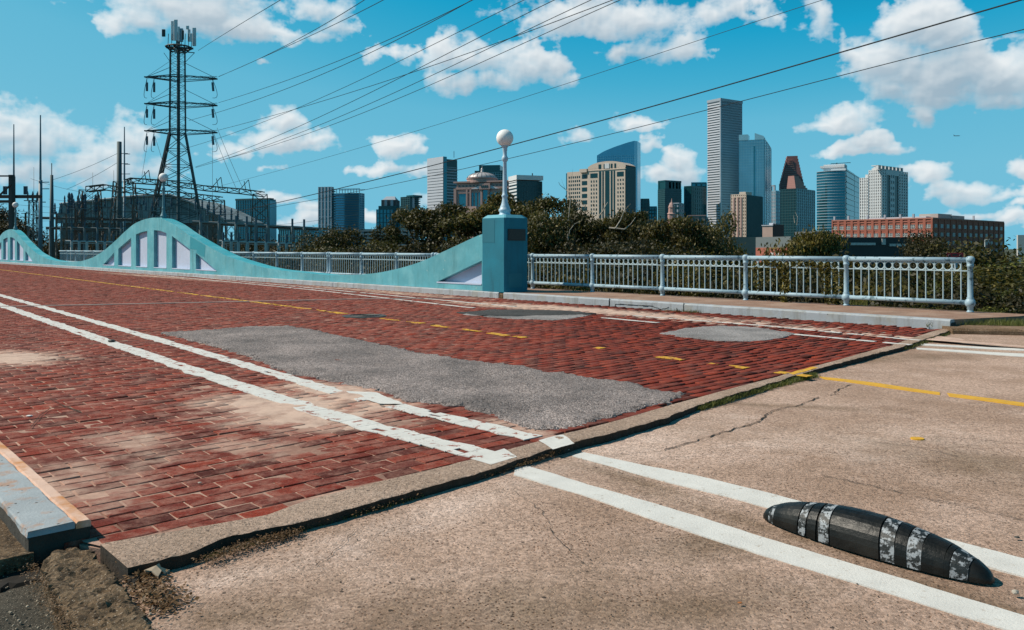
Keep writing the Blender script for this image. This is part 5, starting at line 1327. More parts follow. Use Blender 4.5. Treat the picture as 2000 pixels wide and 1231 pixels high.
# --- beige courthouse
b = BF('courthouse', 'beige courthouse tower with an arched top and dark window strips', 1106, 1221, 1241, 480, 36)
zt = b.z(325); zs = b.z(326)
b.body(C_BEIGE, zs, a0=b.a(1221), a1=b.a(1148), b1=b.Lb); b.body(C_BEIGE, b.z(329), 'left_wing', b.a(1150), b.La, 1.0, b.Lb * .9)
n = 12; mbx = MB()
def arch(mb):
    xs = [1148 + (1222 - 1148) * i / n for i in range(n + 1)]; yt = [326 - 13.5 * math.sin(math.acos(max(-1, min(1, (x - 1185) / 38.5)))) for x in xs]
    for i in range(n):
        p0, p1 = b.p(b.a(xs[i]), 0), b.p(b.a(xs[i + 1]), 0); q0, q1 = p0 + b.B * b.Lb * .98, p1 + b.B * b.Lb * .98; z0 = zs - .2; za, zb_ = b.z(yt[i]), b.z(yt[i + 1])
        mb.add([(p0.x, p0.y, z0), (p1.x, p1.y, z0), (p1.x, p1.y, zb_), (p0.x, p0.y, za), (q0.x, q0.y, z0), (q1.x, q1.y, z0), (q1.x, q1.y, zb_), (q0.x, q0.y, za)], [(0, 1, 2, 3), (5, 4, 7, 6), (3, 2, 6, 7)])
b.add('arched_top', C_BEIGE, arch)
def wx(mb, x0, x1, y0, y1, d=.12, off=0.0): b.box(mb, b.a(x1), b.a(x0), off - d, off + .3, b.z(y1), b.z(y0))
for x0, x1 in ((1170, 1174), (1176.5, 1179), (1182, 1190), (1193, 1196), (1198.5, 1201)): b.add('window_strip', GL_DARK, lambda mb: wx(mb, x0, x1, 332, 425, .15))
for x0, x1 in ((1169, 1174), (1179, 1182), (1193, 1196), (1200, 1203)): b.add('attic_window', GL_DARK, lambda mb: wx(mb, x0, x1, 318, 327, .15))
b.add('attic_bay', C_WHITE, lambda mb: wx(mb, 1181.5, 1190, 317, 327, .3))
for x0, x1 in ((1153, 1167), (1205, 1218)): b.add('louvre_window', GL_DARK, lambda mb: wx(mb, x0, x1, 335, 344, .12))
b.add('small_windows', GL_DARK, lambda mb: [wx(mb, x, x + 1.8, y, y + 4, .12) for x in (1154, 1159, 1164, 1206, 1211, 1216) for y in range(349, 420, 8)], 'stuff')
b.add('wing_windows', GL_DARK, lambda mb: [wx(mb, x, x + 2.0, y, y + 4.0, .12, 1.0) for x in (1109, 1113, 1117, 1121, 1125, 1129) for y in range(338, 410, 8)], 'stuff')
for y in range(336, 410, 13): b.add('wing_window', GL_DARK, lambda mb: wx(mb, 1135, 1145, y, y + 8, .12, 1.0))
b.add('wing_parapet', C_BEIGE, lambda mb: b.box(mb, b.a(1147), b.a(1133), -.8, 6, b.z(332), b.z(325)))
b.add('edge_strip', GL_TEAL, lambda mb: b.box(mb, b.La, b.La + .8, 1, 6, BZ, b.z(331)))
b.add('cornice', C_BEIGE, lambda mb: b.box(mb, b.a(1222), b.a(1147), -.35, 1, b.z(330), b.z(328.6)))
b.add('side_wall', C_TEALD, lambda mb: b.box(mb, -.3, .2, .4, b.Lb, BZ, b.z(324)))  # dark wall over the beige: shade of the unlit side put into colour
# --- small ones
for (nm, lb, xl, xm, xr, yt, Z, th, m, ms) in (('office_block', 'small dark block right of the blue slanted tower', 1251, 1268, 1270, 388, 900, 10, GL_DARK, GL_DK2), ('office_block', 'low teal block peeping beside the small dark block', 1268, 1283, 1286, 403, 900, 10, GL_TEAL, C_TEALD),
      ('office_block', 'pale grey mid-rise in front of the dark crowned tower', 1307, 1326, 1336, 396, 620, 30, C_GREY, GL_DARK), ('office_tower', 'teal glass slab with a lower left shoulder beside the tallest tower', 1350, 1380, 1382, 356, 800, 5, GL_TEAL, C_TEALD),
      ('office_tower', 'dark teal glass slab next to the taller slab', 1336, 1350, 1380, 363, 780, 45, GL_DK2, GL_DARK), ('office_building', 'low pink brick building under the tallest tower', 1344, 1379, 1386, 420, 520, 15, C_PINK, GL_DARK),
      ('office_tower', 'narrow grey-blue tower with an arched crown left of the red stepped tower', 1505, 1515, 1524, 372, 900, 45, GL_PALE, C_GREY)):
    b = BF(nm, lb, xl, xm, xr, Z, th); b.body(m, b.z(yt)); fl = max(4, int((b.z(yt) - BZ) / 4))
    b.add('windows', ms, lambda mb: (b.grid(mb, 'a', 0, b.La, BZ, b.z(yt + 2), max(3, int(b.La / 4)), fl, .35, .35, .2), b.grid(mb, 'b', 0, b.Lb, BZ, b.z(yt + 2), max(2, int(b.Lb / 4)), fl, .35, .35, .2)), 'stuff')
    if xl == 1505: b.add('crown', C_GREY, lambda mb: (b.box(mb, 1, 3, 0, 2, b.z(372), b.z(362)), b.box(mb, 5, 7, 0, 2, b.z(372), b.z(362)), b.box(mb, 1, 7, 0, 1.5, b.z(364), b.z(361.5))))
# church cupola
c = P(1312, 425, 500); MB().lathe([(2.6, -10), (2.6, 2), (3.0, 2.2), (2.2, 3), (2.0, 6), (2.3, 6.2), (1.6, 8), (.5, 9.6), (.1, 12)], (c.x, c.y, ZZ(425, 500)), 8).build('cupola', C_PINK)
tag(bpy.data.objects['cupola'], 'small pink church cupola poking above the trees', 'church tower')
# --- dark crowned tower
b = BF('office_tower', 'dark glass tower with openings in its square crown', 1285, 1299, 1331, 700, 60)
b.body(GL_DARK, b.z(368)); b.add('crown_edge', GL_DK2, lambda mb: (b.box(mb, 0, b.La, 0, b.Lb, b.z(355), b.z(352)), [b.box(mb, 0, b.La, b.b(x), b.b(x + w), b.z(368), b.z(354)) for x, w in ((1299.5, 7), (1311, 2.5), (1317, 3), (1324, 1.5), (1328, 2.5))], b.box(mb, b.La - 2, b.La, 0, b.Lb * .6, b.z(368), b.z(354))))
b.add('floor_bands', C_TEALD, lambda mb: (b.grid(mb, 'a', 0, b.La, BZ, b.z(370), 5, 34, .2, .4, .2), b.grid(mb, 'b', 0, b.Lb, BZ, b.z(370), 0, 34, 0, .35, .2)), 'stuff')
# --- tallest tower
b = BF('skyscraper', 'tallest grey skyscraper with a dense grid of windows', 1382, 1407, 1449, 800, 56)
zt = b.z(193); b.body(GL_DARK, zt - 1)
nfl = 62
b.add('side_grid', C_LIGHTB, lambda mb: b.grid(mb, 'a', 0, b.La, BZ, zt, 0, nfl, 0, .60, .4), 'stuff')
b.add('front_grid', C_GREY, lambda mb: b.grid(mb, 'b', 0, b.Lb, BZ, zt, 26, nfl, .45, .42, .4), 'stuff')
b.add('corner_strip', C_GREY, lambda mb: b.box(mb, -.8, .5, -.6, 1.2, BZ, zt + .3)); b.add('parapet', C_GREY, lambda mb: b.box(mb, -.9, b.La + .3, -.7, b.Lb + .3, zt - 2, zt + .6))
# --- glass tower 1443-1505
b = BF('glass_tower', 'pale blue glass tower with a notched sloping crown beside the tallest tower', 1443, 1493, 1505, 720, 22)
b.body(GL_SKY, b.z(272)); 
b.add('left_crown', GL_PALE, lambda mb: b.box(mb, b.a(1461), b.La, 0, 14, b.z(273), b.z(261)))
def crown(mb):
    p = [b.p(b.a(1492), 0), b.p(b.a(1474), 0), b.p(b.a(1474), 12), b.p(b.a(1492), 12)]; z0 = b.z(273)
    mb.add([(q.x, q.y, z0) for q in p] + [(p[0].x, p[0].y, b.z(266)), (p[1].x, p[1].y, b.z(259)), (p[2].x, p[2].y, b.z(259)), (p[3].x, p[3].y, b.z(266))], [(0, 1, 5, 4), (1, 2, 6, 5), (2, 3, 7, 6), (3, 0, 4, 7), (4, 5, 6, 7)])
b.add('right_crown', GL_PALE, crown)
b.add('side_glass', GL_TEAL, lambda mb: b.box(mb, -.5, .1, 0, b.Lb, BZ, b.z(270))); b.add('side_crown', C_LIGHTB, lambda mb: b.box(mb, -.6, 6, b.Lb * .3, b.Lb, b.z(275), b.z(271)))
b.add('recess', GL_TEAL, lambda mb: b.box(mb, b.a(1474.5), b.a(1472), -.3, .2, BZ, b.z(285)))
b.add('mullions', GL_PALE, lambda mb: (b.grid(mb, 'a', 0, b.La, BZ, b.z(273), 16, 42, .07, .10, .2)), 'stuff'); b.add('side_mullions', GL_SKY, lambda mb: b.grid(mb, 'b', 0, b.Lb, BZ, b.z(273), 4, 42, .12, .14, .7), 'stuff')
# --- beige block 1428-1490
b = BF('office_block', 'beige office block with pink piers in front of the glass tower', 1428, 1458, 1489, 520, 42)
b.body(GL_DARK, b.z(381)); b.add('facade_grid', C_BEIGE, lambda mb: (b.grid(mb, 'a', 0, b.La, BZ, b.z(379), 8, 19, .5, .45, .4)), 'stuff'); b.add('penthouse', C_BEIGE, lambda mb: b.box(mb, 2, b.La * .6, 3, 12, b.z(381), b.z(374)))
b.add('piers', C_PINK, lambda mb: [b.box(mb, a, a + .9, -.9, .2, BZ, b.z(385)) for a in (b.La * .28, b.La * .5, b.La * .75)]); b.add('side_wall', C_TEALD, lambda mb: b.box(mb, -.3, .1, .4, b.Lb, BZ, b.z(381)))  # side wall darkened: the block's shaded side is put into its colour
# --- red stepped tower
b = BF('stepped_tower', 'red granite tower with two stepped gables above dark glass', 1524, 1566, 1578, 780, 15)
def step(mb, x0, x1, ybase, ytop, n, lean, b0, b1):
    for i in range(n):
        f0 = i / n; xa = x0 + (x1 - x0) * (lean * f0 * .62); xb = x1 - 13 * f0
        b.box(mb, b.a(xb), b.a(xa), b0 + f0 * 1.5, b1 - f0 * 1.5, b.z(ybase) + (b.z(ytop) - b.z(ybase)) * f0, b.z(ybase) + (b.z(ytop) - b.z(ybase)) * (i + 1) / n)
b.body(C_RED, b.z(368), a1=b.La, b1=b.Lb)
b.add('stepped_gable', C_RED, lambda mb: (b.box(mb, b.a(1563), b.La, 0, 20, b.z(369), b.z(362)), step(mb, 1524, 1570, 362, 304, 10, .52, 0, 20)))
b.add('light_bands', C_PINK, lambda mb: [b.box(mb, b.a(1563 - 1.2 * k), b.a(1525 + 1.1 * k), -.25 + k * .1, .3, b.z(366 - k * 4.1), b.z(365.2 - k * 4.1)) for k in range(14)], 'stuff')
b4 = BF('stepped_tower', 'lower dark glass front with its own small red stepped gable', 1524, 1556, 1592, 700, 45)
b4.body(GL_DARK, b4.z(368)); b = b4; b.add('stepped_gable', mat('red_granite_light', (.42, .21, .18), .7), lambda mb: [b.box(mb, 1 + k * .5, b.La * .6, b.b(1556) + k * .5, b.b(1579 - k * 2.2), b.z(369 - 4.4 * k), b.z(369 - 4.4 * (k + 1))) for k in range(6)])
b.add('mullions', GL_PALE, lambda mb: b.grid(mb, 'b', 0, b.Lb, BZ, b.z(369), 9, 24, .12, .08, .2), 'stuff'); b.add('floor_bands', C_TEALD, lambda mb: b.grid(mb, 'a', 0, b.La, BZ, b.z(369), 6, 24, .12, .2, .2), 'stuff')
# --- curved balcony tower
b = BF('apartment_tower', 'curved glass apartment tower with white balcony bands and a grey core', 1594, 1652, 1680, 520, 30)
def curve_fp(off=0):
    p0, p1 = b.p(b.La, 2), b.p(b.a(1652), 0); d = p1 - p0; nrm = Vector((d.y, -d.x)).normalized(); 
    if nrm.y > 0: nrm = -nrm
    return [p0 + d * t + nrm * (off + 3.4 * math.sin(math.pi * t)) for t in [i / 12 for i in range(13)]] + [p1 + b.B * 14, p0 + b.B * 14]
mb = MB(); mb.prism(curve_fp(0), BZ, b.z(335)); mb.build('curved_glass', GL_TEAL, b.t)
mb = MB(); nf = 30; z0 = BZ; z1 = b.z(334)
for i in range(nf + 1): z = z0 + (z1 - z0) * i / nf; mb.prism(curve_fp(.45), z, z + (z1 - z0) / nf * .20)
mb.build('balcony_bands', C_BLUEW, b.t, kind='stuff')
b.add('core', C_WHITE, lambda mb: (b.box(mb, 0, b.a(1652) + 1.5 if False else 9, -.2, 14, BZ, b.z(329)), b.box(mb, 1, 14, 2, 14, b.z(335), b.z(319.5)), b.box(mb, 1, 16, 1, 12, b.z(326), b.z(322))))
b.add('core_windows', GL_DARK, lambda mb: [b.box(mb, a, a + 1.2, -.35, 0, BZ + z, BZ + z + 1.8) for a in (1.2, 3.6, 6.0) for z in np.arange(2, b.z(331) - BZ - 3, 3.6)], 'stuff')
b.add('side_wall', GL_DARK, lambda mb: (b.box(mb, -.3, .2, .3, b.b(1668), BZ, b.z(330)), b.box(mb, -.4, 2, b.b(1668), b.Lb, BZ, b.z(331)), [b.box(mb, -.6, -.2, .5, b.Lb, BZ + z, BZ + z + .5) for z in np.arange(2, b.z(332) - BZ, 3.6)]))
pa = b.p(6, 4); mb = MB(); mb.bar((pa.x - 4, pa.y, b.z(318)), (pa.x + 9, pa.y, b.z(315.8)), .25); mb.bar((pa.x, pa.y, b.z(321)), (pa.x, pa.y, b.z(316)), .25); mb.build('roof_crane', PYL, b.t)
# --- white tower with crown
b = BF('apartment_tower', 'white tower with a stepped left shoulder and a crown of roof frames', 1680, 1722, 1772, 500, 52)
zt = b.z(331)
b.body(GL_DARK, b.z(333), a1=b.a(1697)); b.body(GL_DARK, b.z(346), 'left_shoulder', b.a(1697), b.La)
b.add('left_grid', C_WHITE, lambda mb: (b.grid(mb, 'a', 0, b.a(1697), BZ, zt, 7, 30, .55, .42, .4), b.grid(mb, 'a', b.a(1697), b.La, BZ, b.z(345), 4, 27, .5, .40, .7)), 'stuff')
b.add('right_grid', C_WHITE, lambda mb: (b.grid(mb, 'b', 0, b.b(1730), BZ, zt, 2, 30, .5, .42, .4), b.grid(mb, 'b', b.b(1754), b.Lb, BZ, zt, 4, 30, .5, .42, .4), b.box(mb, -.5, .2, b.b(1730), b.b(1754), b.z(341), zt), b.box(mb, -.55, .2, b.b(1737.5), b.b(1746), BZ, zt)), 'stuff')
b.add('centre_windows', GL_DARK, lambda mb: [b.box(mb, -.7, -.4, b.b(x), b.b(x + 1.9), BZ + z, BZ + z + 1.8) for x in (1738.6, 1742.6) for z in np.arange(2, zt - BZ - 3, 3.7)], 'stuff')
b.add('crown_wall', C_WHITE, lambda mb: (b.box(mb, 1, b.a(1700), 1.5, b.b(1760), zt - .5, b.z(327)), b.box(mb, 1, b.a(1706), 0, 3, zt - .5, b.z(325.5)), b.box(mb, b.a(1695), b.a(1690), 0, 5, b.z(346), b.z(339))))
for i in range(7):
    x = 1714 + i * 7.2; b.add('crown_frame', C_WHITE, lambda mb: (b.box(mb, -.5, 1, b.b(x), b.b(x + .9), zt, b.z(323.8)), b.box(mb, -.5, 1, b.b(x + 4.2), b.b(x + 5.1), zt, b.z(323.8)), b.box(mb, -.5, 4, b.b(x), b.b(x + 5.1), b.z(325), b.z(323.6))))
# --- long brick warehouse
b = BF('brick_warehouse', 'long red brick warehouse with rows of white windows', 1625, 1821, 1960, 300, 50)
zt = b.z(426); b.body(C_BRICK, zt)
na = 17; zf = b.z(444) - b.z(460.5)
b.add('cornice', mat('cornice_brick', (.38, .15, .11), .8, .08, .3), lambda mb: (b.box(mb, -.35, b.La, -.35, .2, zt - .3, zt + .2), b.box(mb, -.35, b.La, -.25, .2, zt - 1.3, zt - 1.0), b.box(mb, -.25, .2, 0, b.Lb, zt - .3, zt + .2)))
nbay = 14; wb = b.La / nbay
for i in range(nbay + 1): b.add('pier', C_BRICK, lambda mb: b.box(mb, max(0, wb * i - .5), min(b.La, wb * i + .5), -.28, .2, BZ, zt - .3))
WIN = mat('window_white_frame', (.55, .52, .50), .6)
for r in range(4):
    z_ = zt - 2.1 - zf * (r + 1) + 1.6
    b.add('spandrel', mat('spandrel_brick', (.40, .14, .10), .8), lambda mb: b.box(mb, 0, b.La, -.12, .2, z_ - .75, z_ - .35))
    for i in range(nbay):
        c0 = wb * (i + .5); ww = wb * .31
        w = b.add('window', GL_DARK, lambda mb: b.box(mb, c0 - ww, c0 + ww, -.10, .1, z_, z_ + 1.35))
        b.add('frame', WIN, lambda mb: ([b.box(mb, c0 - ww + k * ww * 2 / 3 - .10, c0 - ww + k * ww * 2 / 3 + .10, -.18, -.05, z_, z_ + 1.35) for k in range(4)], b.box(mb, c0 - ww, c0 + ww, -.19, -.05, z_ - .12, z_ + .06), b.box(mb, c0 - ww, c0 + ww, -.17, -.05, z_ + .62, z_ + .74)), parent=w)
b.add('side_windows', GL_DARK, lambda mb: [b.box(mb, -.08, .1, b.Lb * (k + .3) / 13, b.Lb * (k + .75) / 13, zt - 2.1 - zf * (r + 1) + 1.6, zt - .6 - zf * (r + 1) + 1.6) for k in range(13) for r in range(4)], 'stuff')
b.add('side_piers', C_BRICK, lambda mb: [b.box(mb, -.25, .1, b.Lb * k / 13 - .4, b.Lb * k / 13 + .4, BZ, zt - .3) for k in range(14)], 'stuff')
b.add('roof_plant', C_LIGHTB, lambda mb: (b.box(mb, b.La * .12, b.La * .70, 6, 16, zt, zt + .9),)); b.add('roof_plant', mat('plant_beige', (.42, .36, .33), .8), lambda mb: (b.box(mb, 2, 9, 10, 22, zt, zt + 2.0), b.box(mb, -.5 + 2, 6, 22, 34, zt, zt + 1.6)))
for a in (8, 13, 19, 26, 34, 40): b.add('vent', C_GREY, lambda mb: b.box(mb, a, a + .7, 3, 3.7, zt, zt + 1.9))
for bb in (25, 48): b.add('vent', C_GREY, lambda mb: b.box(mb, 3, 3.6, bb, bb + .6, zt, zt + 2.2))
# --- low dark shed in front, brick front part, beige block
b = BF('dark_shed', 'long dark low building with white sign boards below the brick warehouse', 1474, 1545, 1780, 190, 78)
b.body(mat('dark_wall', (.035, .042, .045), .9, .1, .3), b.z(463)); b.add('grey_roof_edge', mat('grey_parapet', (.13, .15, .155), .8), lambda mb: b.box(mb, -.2, b.La, -.2, .3, b.z(484), b.z(462)))
b.add('brick_base', C_BRICK, lambda mb: b.box(mb, -.1, b.La, -.35, .1, BZ, b.z(484)))
for k in range(3): b.add('window', WIN, lambda mb: b.box(mb, 2 + k * 2.6, 3.6 + k * 2.6, -.45, .1, b.z(500), b.z(494)))
SIGNW = mat('sign_board', (.42, .43, .42), .6, .3, 2)
for x0, x1, y0, y1 in ((1625, 1632, 463, 474), (1721, 1728, 466, 478), (1660, 1708, 474, 479), (1736, 1770, 476, 481)): b.add('sign_board', SIGNW, lambda mb: b.box(mb, -.4, -.05, b.b(x0), b.b(x1), b.z(y1), b.z(y0)))
b.add('roof_box', mat('grey_box', (.12, .13, .14), .8), lambda mb: b.box(mb, 3, 12, b.b(1606), b.b(1636), b.z(464), b.z(451)))
b = BF('beige_block', 'plain beige wall block left of the dark shed', 1420, 1426, 1476, 180, 80, group=None)
b.body(mat('beige_wall', (.24, .19, .16), .9, .08, .4), b.z(463)); b.add('window', GL_DARK, lambda mb: b.box(mb, -.15, .1, b.b(1432), b.b(1438), b.z(492), b.z(486)))
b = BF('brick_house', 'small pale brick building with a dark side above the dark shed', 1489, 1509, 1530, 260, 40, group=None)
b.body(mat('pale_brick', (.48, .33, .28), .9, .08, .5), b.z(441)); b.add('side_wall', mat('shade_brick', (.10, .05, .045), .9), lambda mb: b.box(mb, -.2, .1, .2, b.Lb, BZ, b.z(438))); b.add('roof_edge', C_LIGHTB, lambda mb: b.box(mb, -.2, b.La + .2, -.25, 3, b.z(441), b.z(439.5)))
b.add('windows', GL_DARK, lambda mb: [b.box(mb, 1.0 + k * 1.9, 2.1 + k * 1.9, -.12, .1, b.z(y + 3), b.z(y)) for k in range(int(b.La / 1.9) - 1) for y in (446, 454)], 'stuff')
b.add('roof_tank', C_LIGHTB, lambda mb: b.box(mb, 1, 2.4, 3, 4.4, b.z(440), b.z(435)))
# --- parking garage
b = BF('parking_garage', 'open grey parking garage with white decks between the trees', 704, 800, 806, 260, 8, group=None)
b.body(GL_DARK, b.z(447), b0=3); 
for k in range(5): b.add('deck', C_GAR, lambda mb: b.box(mb, 0, b.La, -.3, 4, b.z(452 + k * 7.2), b.z(448.5 + k * 7.2)))
for a in np.linspace(0, b.La - .5, 8): b.add('column', C_GAR, lambda mb: b.box(mb, a, a + .5, -.1, .4, BZ, b.z(449)))
# --- low long teal building left
b = BF('glass_hall', 'low teal glass hall behind the switchyard and left trees', 545, 598, 640, 420, 35, group=None)
b.body(GL_TEAL, b.z(448)); b.add('roof', GL_DK2, lambda mb: b.box(mb, -.4, b.La + .4, -.4, b.Lb, b.z(448), b.z(444))); b.add('mullions', C_TEALD, lambda mb: b.grid(mb, 'a', 0, b.La, BZ, b.z(448), 12, 4, .15, .15, .2), 'stuff')
# --- right edge sliver
b = BF('white_house', 'pale building edge at the right margin beyond the bushes', 1988, 2060, 2070, 150, 10, group=None); b.body(mat('pale_wall', (.5, .47, .44), .9), b.z(459)); b.add('window', GL_DARK, lambda mb: b.box(mb, b.La - 3, b.La - 2, -.1, .1, b.z(476), b.z(468)))

# ------------------------------------------------------------------ grey generating hall behind the switchyard
HALL = mat('hall_cladding', (.22, .26, .27), .7, .22, .15, col2=(.14, .165, .165), mixs=.25); HALLR = mat('hall_roof', (.30, .31, .31), .7, .1, .2)
t = thing('generating_hall', 'wide grey clad generating hall behind the switchyard', 'building', P(270, 500, 210)[:])
Zh = 210
def hq(x0, x1, d0, d1): return [P(x0, 0, Zh + d0).xy, P(x1, 0, Zh + d0).xy, P(x1, 0, Zh + d1).xy, P(x0, 0, Zh + d1).xy]
mb = MB(); mb.hexa(hq(122, 436, 0, 30), BZ, ZZ(432, Zh)); mb.build('lower_wall', mat('hall_base', (.13, .12, .11), .9, .2, .3), t)
pts = [(110, 436), (117, 400), (272, 384), (332, 382), (372, 396), (400, 409), (436, 428), (436, 436)]
fr_ = [P(x, y, Zh - 1) for x, y in pts]; bk = [P(x, y, Zh - 1) + Vector((0, 34, 0)) for x, y in pts]; n = len(pts)
mb = MB(); mb.add([tuple(p) for p in fr_], [tuple(range(n))[::-1]]); mb.add([tuple(p) for p in fr_ + bk], [(i, i + 1, n + i + 1, n + i) for i in range(n - 1)]); mb.build('upper_wall', HALL, t)
mb = MB()
for i in range(19):
    x = 128 + i * 16; yt = float(np.interp(x, [p[0] for p in pts[1:-1]], [p[1] for p in pts[1:-1]])); p0, p1 = P(x, yt, Zh - 1.15), P(x, 436, Zh - 1.15); mb.bar(tuple(p0), tuple(p1), .12)
mb.build('cladding_seams', HALLR, t, kind='stuff')
mb = MB(); mb.tube([tuple(P(x, y - 1.0, Zh - 1.3)) for x, y in pts[1:-1]], .35); mb.build('eaves', HALLR, t)
for i in range(9):
    x = 130 + i * 27; mb = MB(); mb.hexa([P(x, 0, Zh - .4).xy, P(x + 17, 0, Zh - .4).xy, P(x + 17, 0, Zh + .5).xy, P(x, 0, Zh + .5).xy], ZZ(452, Zh), ZZ(441, Zh)); mb.build('window', GL_DARK, t)

# ------------------------------------------------------------------ lattice pylon
def lattice(mb, c0, c1, w0, w1, npan, rot=0.0, rleg=.09, rbr=.045, legs=True):
    """square lattice from centre c0 (width w0) to c1 (width w1)"""
    c0, c1 = Vector(c0), Vector(c1); ring = []
    for i in range(npan + 1):
        t = i / npan; c = c0.lerp(c1, t); w = (w0 + (w1 - w0) * t) / 2
        ring.append([c + Vector((w * (sx * math.cos(rot) - sy * math.sin(rot)), w * (sx * math.sin(rot) + sy * math.cos(rot)), 0)) for sx, sy in ((-1, -1), (1, -1), (1, 1), (-1, 1))])
    for i in range(npan):
        for k in range(4):
            a, b_ = ring[i][k], ring[i][(k + 1) % 4]; c, d_ = ring[i + 1][k], ring[i + 1][(k + 1) % 4]
            mb.bar(a, d_, rbr); mb.bar(b_, c, rbr); mb.bar(c, d_, rbr)
            if legs: mb.bar(a, c, rleg)
    return ring
ZP = 150.0
pyl = thing('lattice_pylon', 'tall dark lattice pylon with three crossarms and phone antennas on top', 'pylon', (P(347, 500, ZP).x, ZP, BZ))
cx = P(347, 0, ZP).x; ztop = ZZ(92, ZP); zfl = ZZ(262, ZP); rot = R(20)
mb = MB(); lattice(mb, (cx, ZP, zfl), (cx, ZP, ztop), 2.75, 2.5, 11, rot, .11, .032, legs=False); mb.build('bracing', PYL, pyl, kind='stuff')
mb = MB(); lattice(mb, (cx - .35, ZP, BZ), (cx, ZP, zfl), 12.6, 2.75, 9, rot, .16, .07, legs=False); mb.build('bracing', PYL, pyl, kind='stuff')
for sx, sy in ((-1, -1), (1, -1), (1, 1), (-1, 1)):
    def cor(c, w, z): return (c + w / 2 * (sx * math.cos(rot) - sy * math.sin(rot)), ZP + w / 2 * (sx * math.sin(rot) + sy * math.cos(rot)), z)
    MB().bar(cor(cx - .35, 12.6, BZ), cor(cx, 2.75, zfl), .24).bar(cor(cx, 2.75, zfl), cor(cx, 2.5, ztop), .11).build('leg', PYL, pyl)
MB().bar((cx + .15, ZP, BZ), (cx + .15, ZP, ztop + 1), .30, 10).build('central_tube', POLEG, pyl)
def armx(x): return P(x, 0, ZP).x
ARMS = []
for y in (151, 203, 256):
    z = ZZ(y, ZP); xl_, xr_ = armx(283), armx(424); mb = MB()
    for dy, dz in ((-.8, 0), (.8, 0)):
        mb.bar((xl_, ZP + dy * .3, z), (cx, ZP + dy, z + .35), .11); mb.bar((cx, ZP + dy, z + .35), (xr_, ZP + dy * .3, z - .25), .08)
        mb.bar((xl_, ZP + dy * .3, z + .05), (cx, ZP + dy, z - .75), .11); mb.bar((cx, ZP + dy, z - .75), (xr_, ZP + dy * .3, z - .35), .08)
    for i in range(14):
        t0, t1 = i / 14, (i + 1) / 14; xa, xb = xl_ + (xr_ - xl_) * t0, xl_ + (xr_ - xl_) * t1; s_ = lambda t_: .25 + .55 * (1 - abs(t_ - .48) * 2)
        mb.bar((xa, ZP - s_(t0), z + .1), (xb, ZP + s_(t1), z + .1), .035); mb.bar((xa, ZP + s_(t0), z - .1), (xb, ZP - s_(t1), z - .4), .035); mb.bar((xa, ZP - s_(t0), z - .5 * (1 - abs(t0 - .48) * 2) - .1), (xb, ZP - s_(t1), z + .15), .035)
    arm = mb.build('crossarm', PYL, pyl); mb = MB()
    mb.bar((xl_ + .2, ZP, z), (cx - 1.3, ZP, z + 1.9), .05); mb.bar((xr_ - .2, ZP, z - .2), (cx + 1.3, ZP, z + 2.7), .06); mb.bar((xl_ + .2, ZP, z), (cx - 1.3, ZP, z + 3.1), .03); mb.build('tie_rods', PYL, arm)
    for xi, ln in ((armx(287), 2.6), (armx(301), 2.8), (armx(415), 2.6)):
        mb = MB(); mb.bar((xi, ZP, z - .2), (xi, ZP, z - 1.0), .04); mb.bar((xi, ZP, z - 1.0), (xi + (.15 if xi > cx else 0), ZP, z - ln), .23, 6)
        for q in range(3): a0 = math.pi * (q) / 3; 
        pts_ = [(xi + (.9 if xi > cx else -.55) * math.sin(math.pi * t_), ZP, z - .3 - 3.6 * t_ - 1.2 * math.sin(math.pi * t_)) for t_ in [i / 8 for i in range(9)]]
        mb.tube([(p_[0], p_[1], max(p_[2], z - 4.2)) for p_ in pts_], .05, 4); mb.build('insulator', CER, arm)
# head platform and antennas
mb = MB(); zpf = ZZ(93, ZP); mb.torus((cx + .2, ZP, zpf), (0, 0, 1), 2.3, .16, 12, 4); mb.torus((cx + .2, ZP, zpf - .55), (0, 0, 1), 1.7, .12, 12, 4); mb.bar((cx - 2.2, ZP, zpf + .1), (cx + 2.9, ZP, zpf - .2), .22); mb.bar((cx, ZP - 2.2, zpf), (cx, ZP + 2.2, zpf), .2)
for k in range(12): a = k * math.pi / 6; mb.bar((cx + .2 + 2.3 * math.cos(a), ZP + 2.3 * math.sin(a), zpf), (cx + .2 + 1.2 * math.cos(a + .4), ZP + 1.2 * math.sin(a + .4), zpf - 1.0), .06)
mb.bar((cx + 1, ZP, zpf - .8), (armx(380), ZP, zpf - 1.0), .1); mb.bar((armx(380), ZP, zpf - 1.0), (cx + 1.2, ZP, zpf - 3), .05); mb.bar((armx(320), ZP, zpf - 1), (cx - 1.2, ZP, zpf - 3), .05)
mb.build('platform', PYL, pyl)
for x, y0, y1, w, m in ((335, 40, 78, .36, ANTW), (344, 39, 80, .42, ANTW), (350.5, 53, 82, .22, ANTW), (354, 56, 82, .5, mat('antenna_blue', (.18, .32, .40), .5)), (373, 50, 86, .44, ANTW), (367, 56, 80, .3, ANTW), (361, 62, 80, .25, PYL), (325, 61, 75, .4, PYL), (377, 68, 84, .3, ANTW), (340, 60, 84, .2, PYL), (370, 53, 60, .35, ANTW)):
    a_ = armx(x); dy = random.uniform(-1.8, 1.8); mb = MB(); w *= 1.5; mb.box(a_ - w / 2, a_ + w / 2, ZP + dy - .15, ZP + dy + .15, ZZ(y1, ZP), ZZ(y0, ZP)); o = mb.build('antenna', m, pyl)
    bv = o.modifiers.new('b', 'BEVEL'); bv.width = .05
mb = MB()
for x in (328, 335, 344, 354, 361, 368, 374): mb.bar((armx(x), ZP, zpf), (armx(x) + .1, ZP, ZZ(66, ZP)), .06)
mb.build('antenna_poles', PYL, pyl)

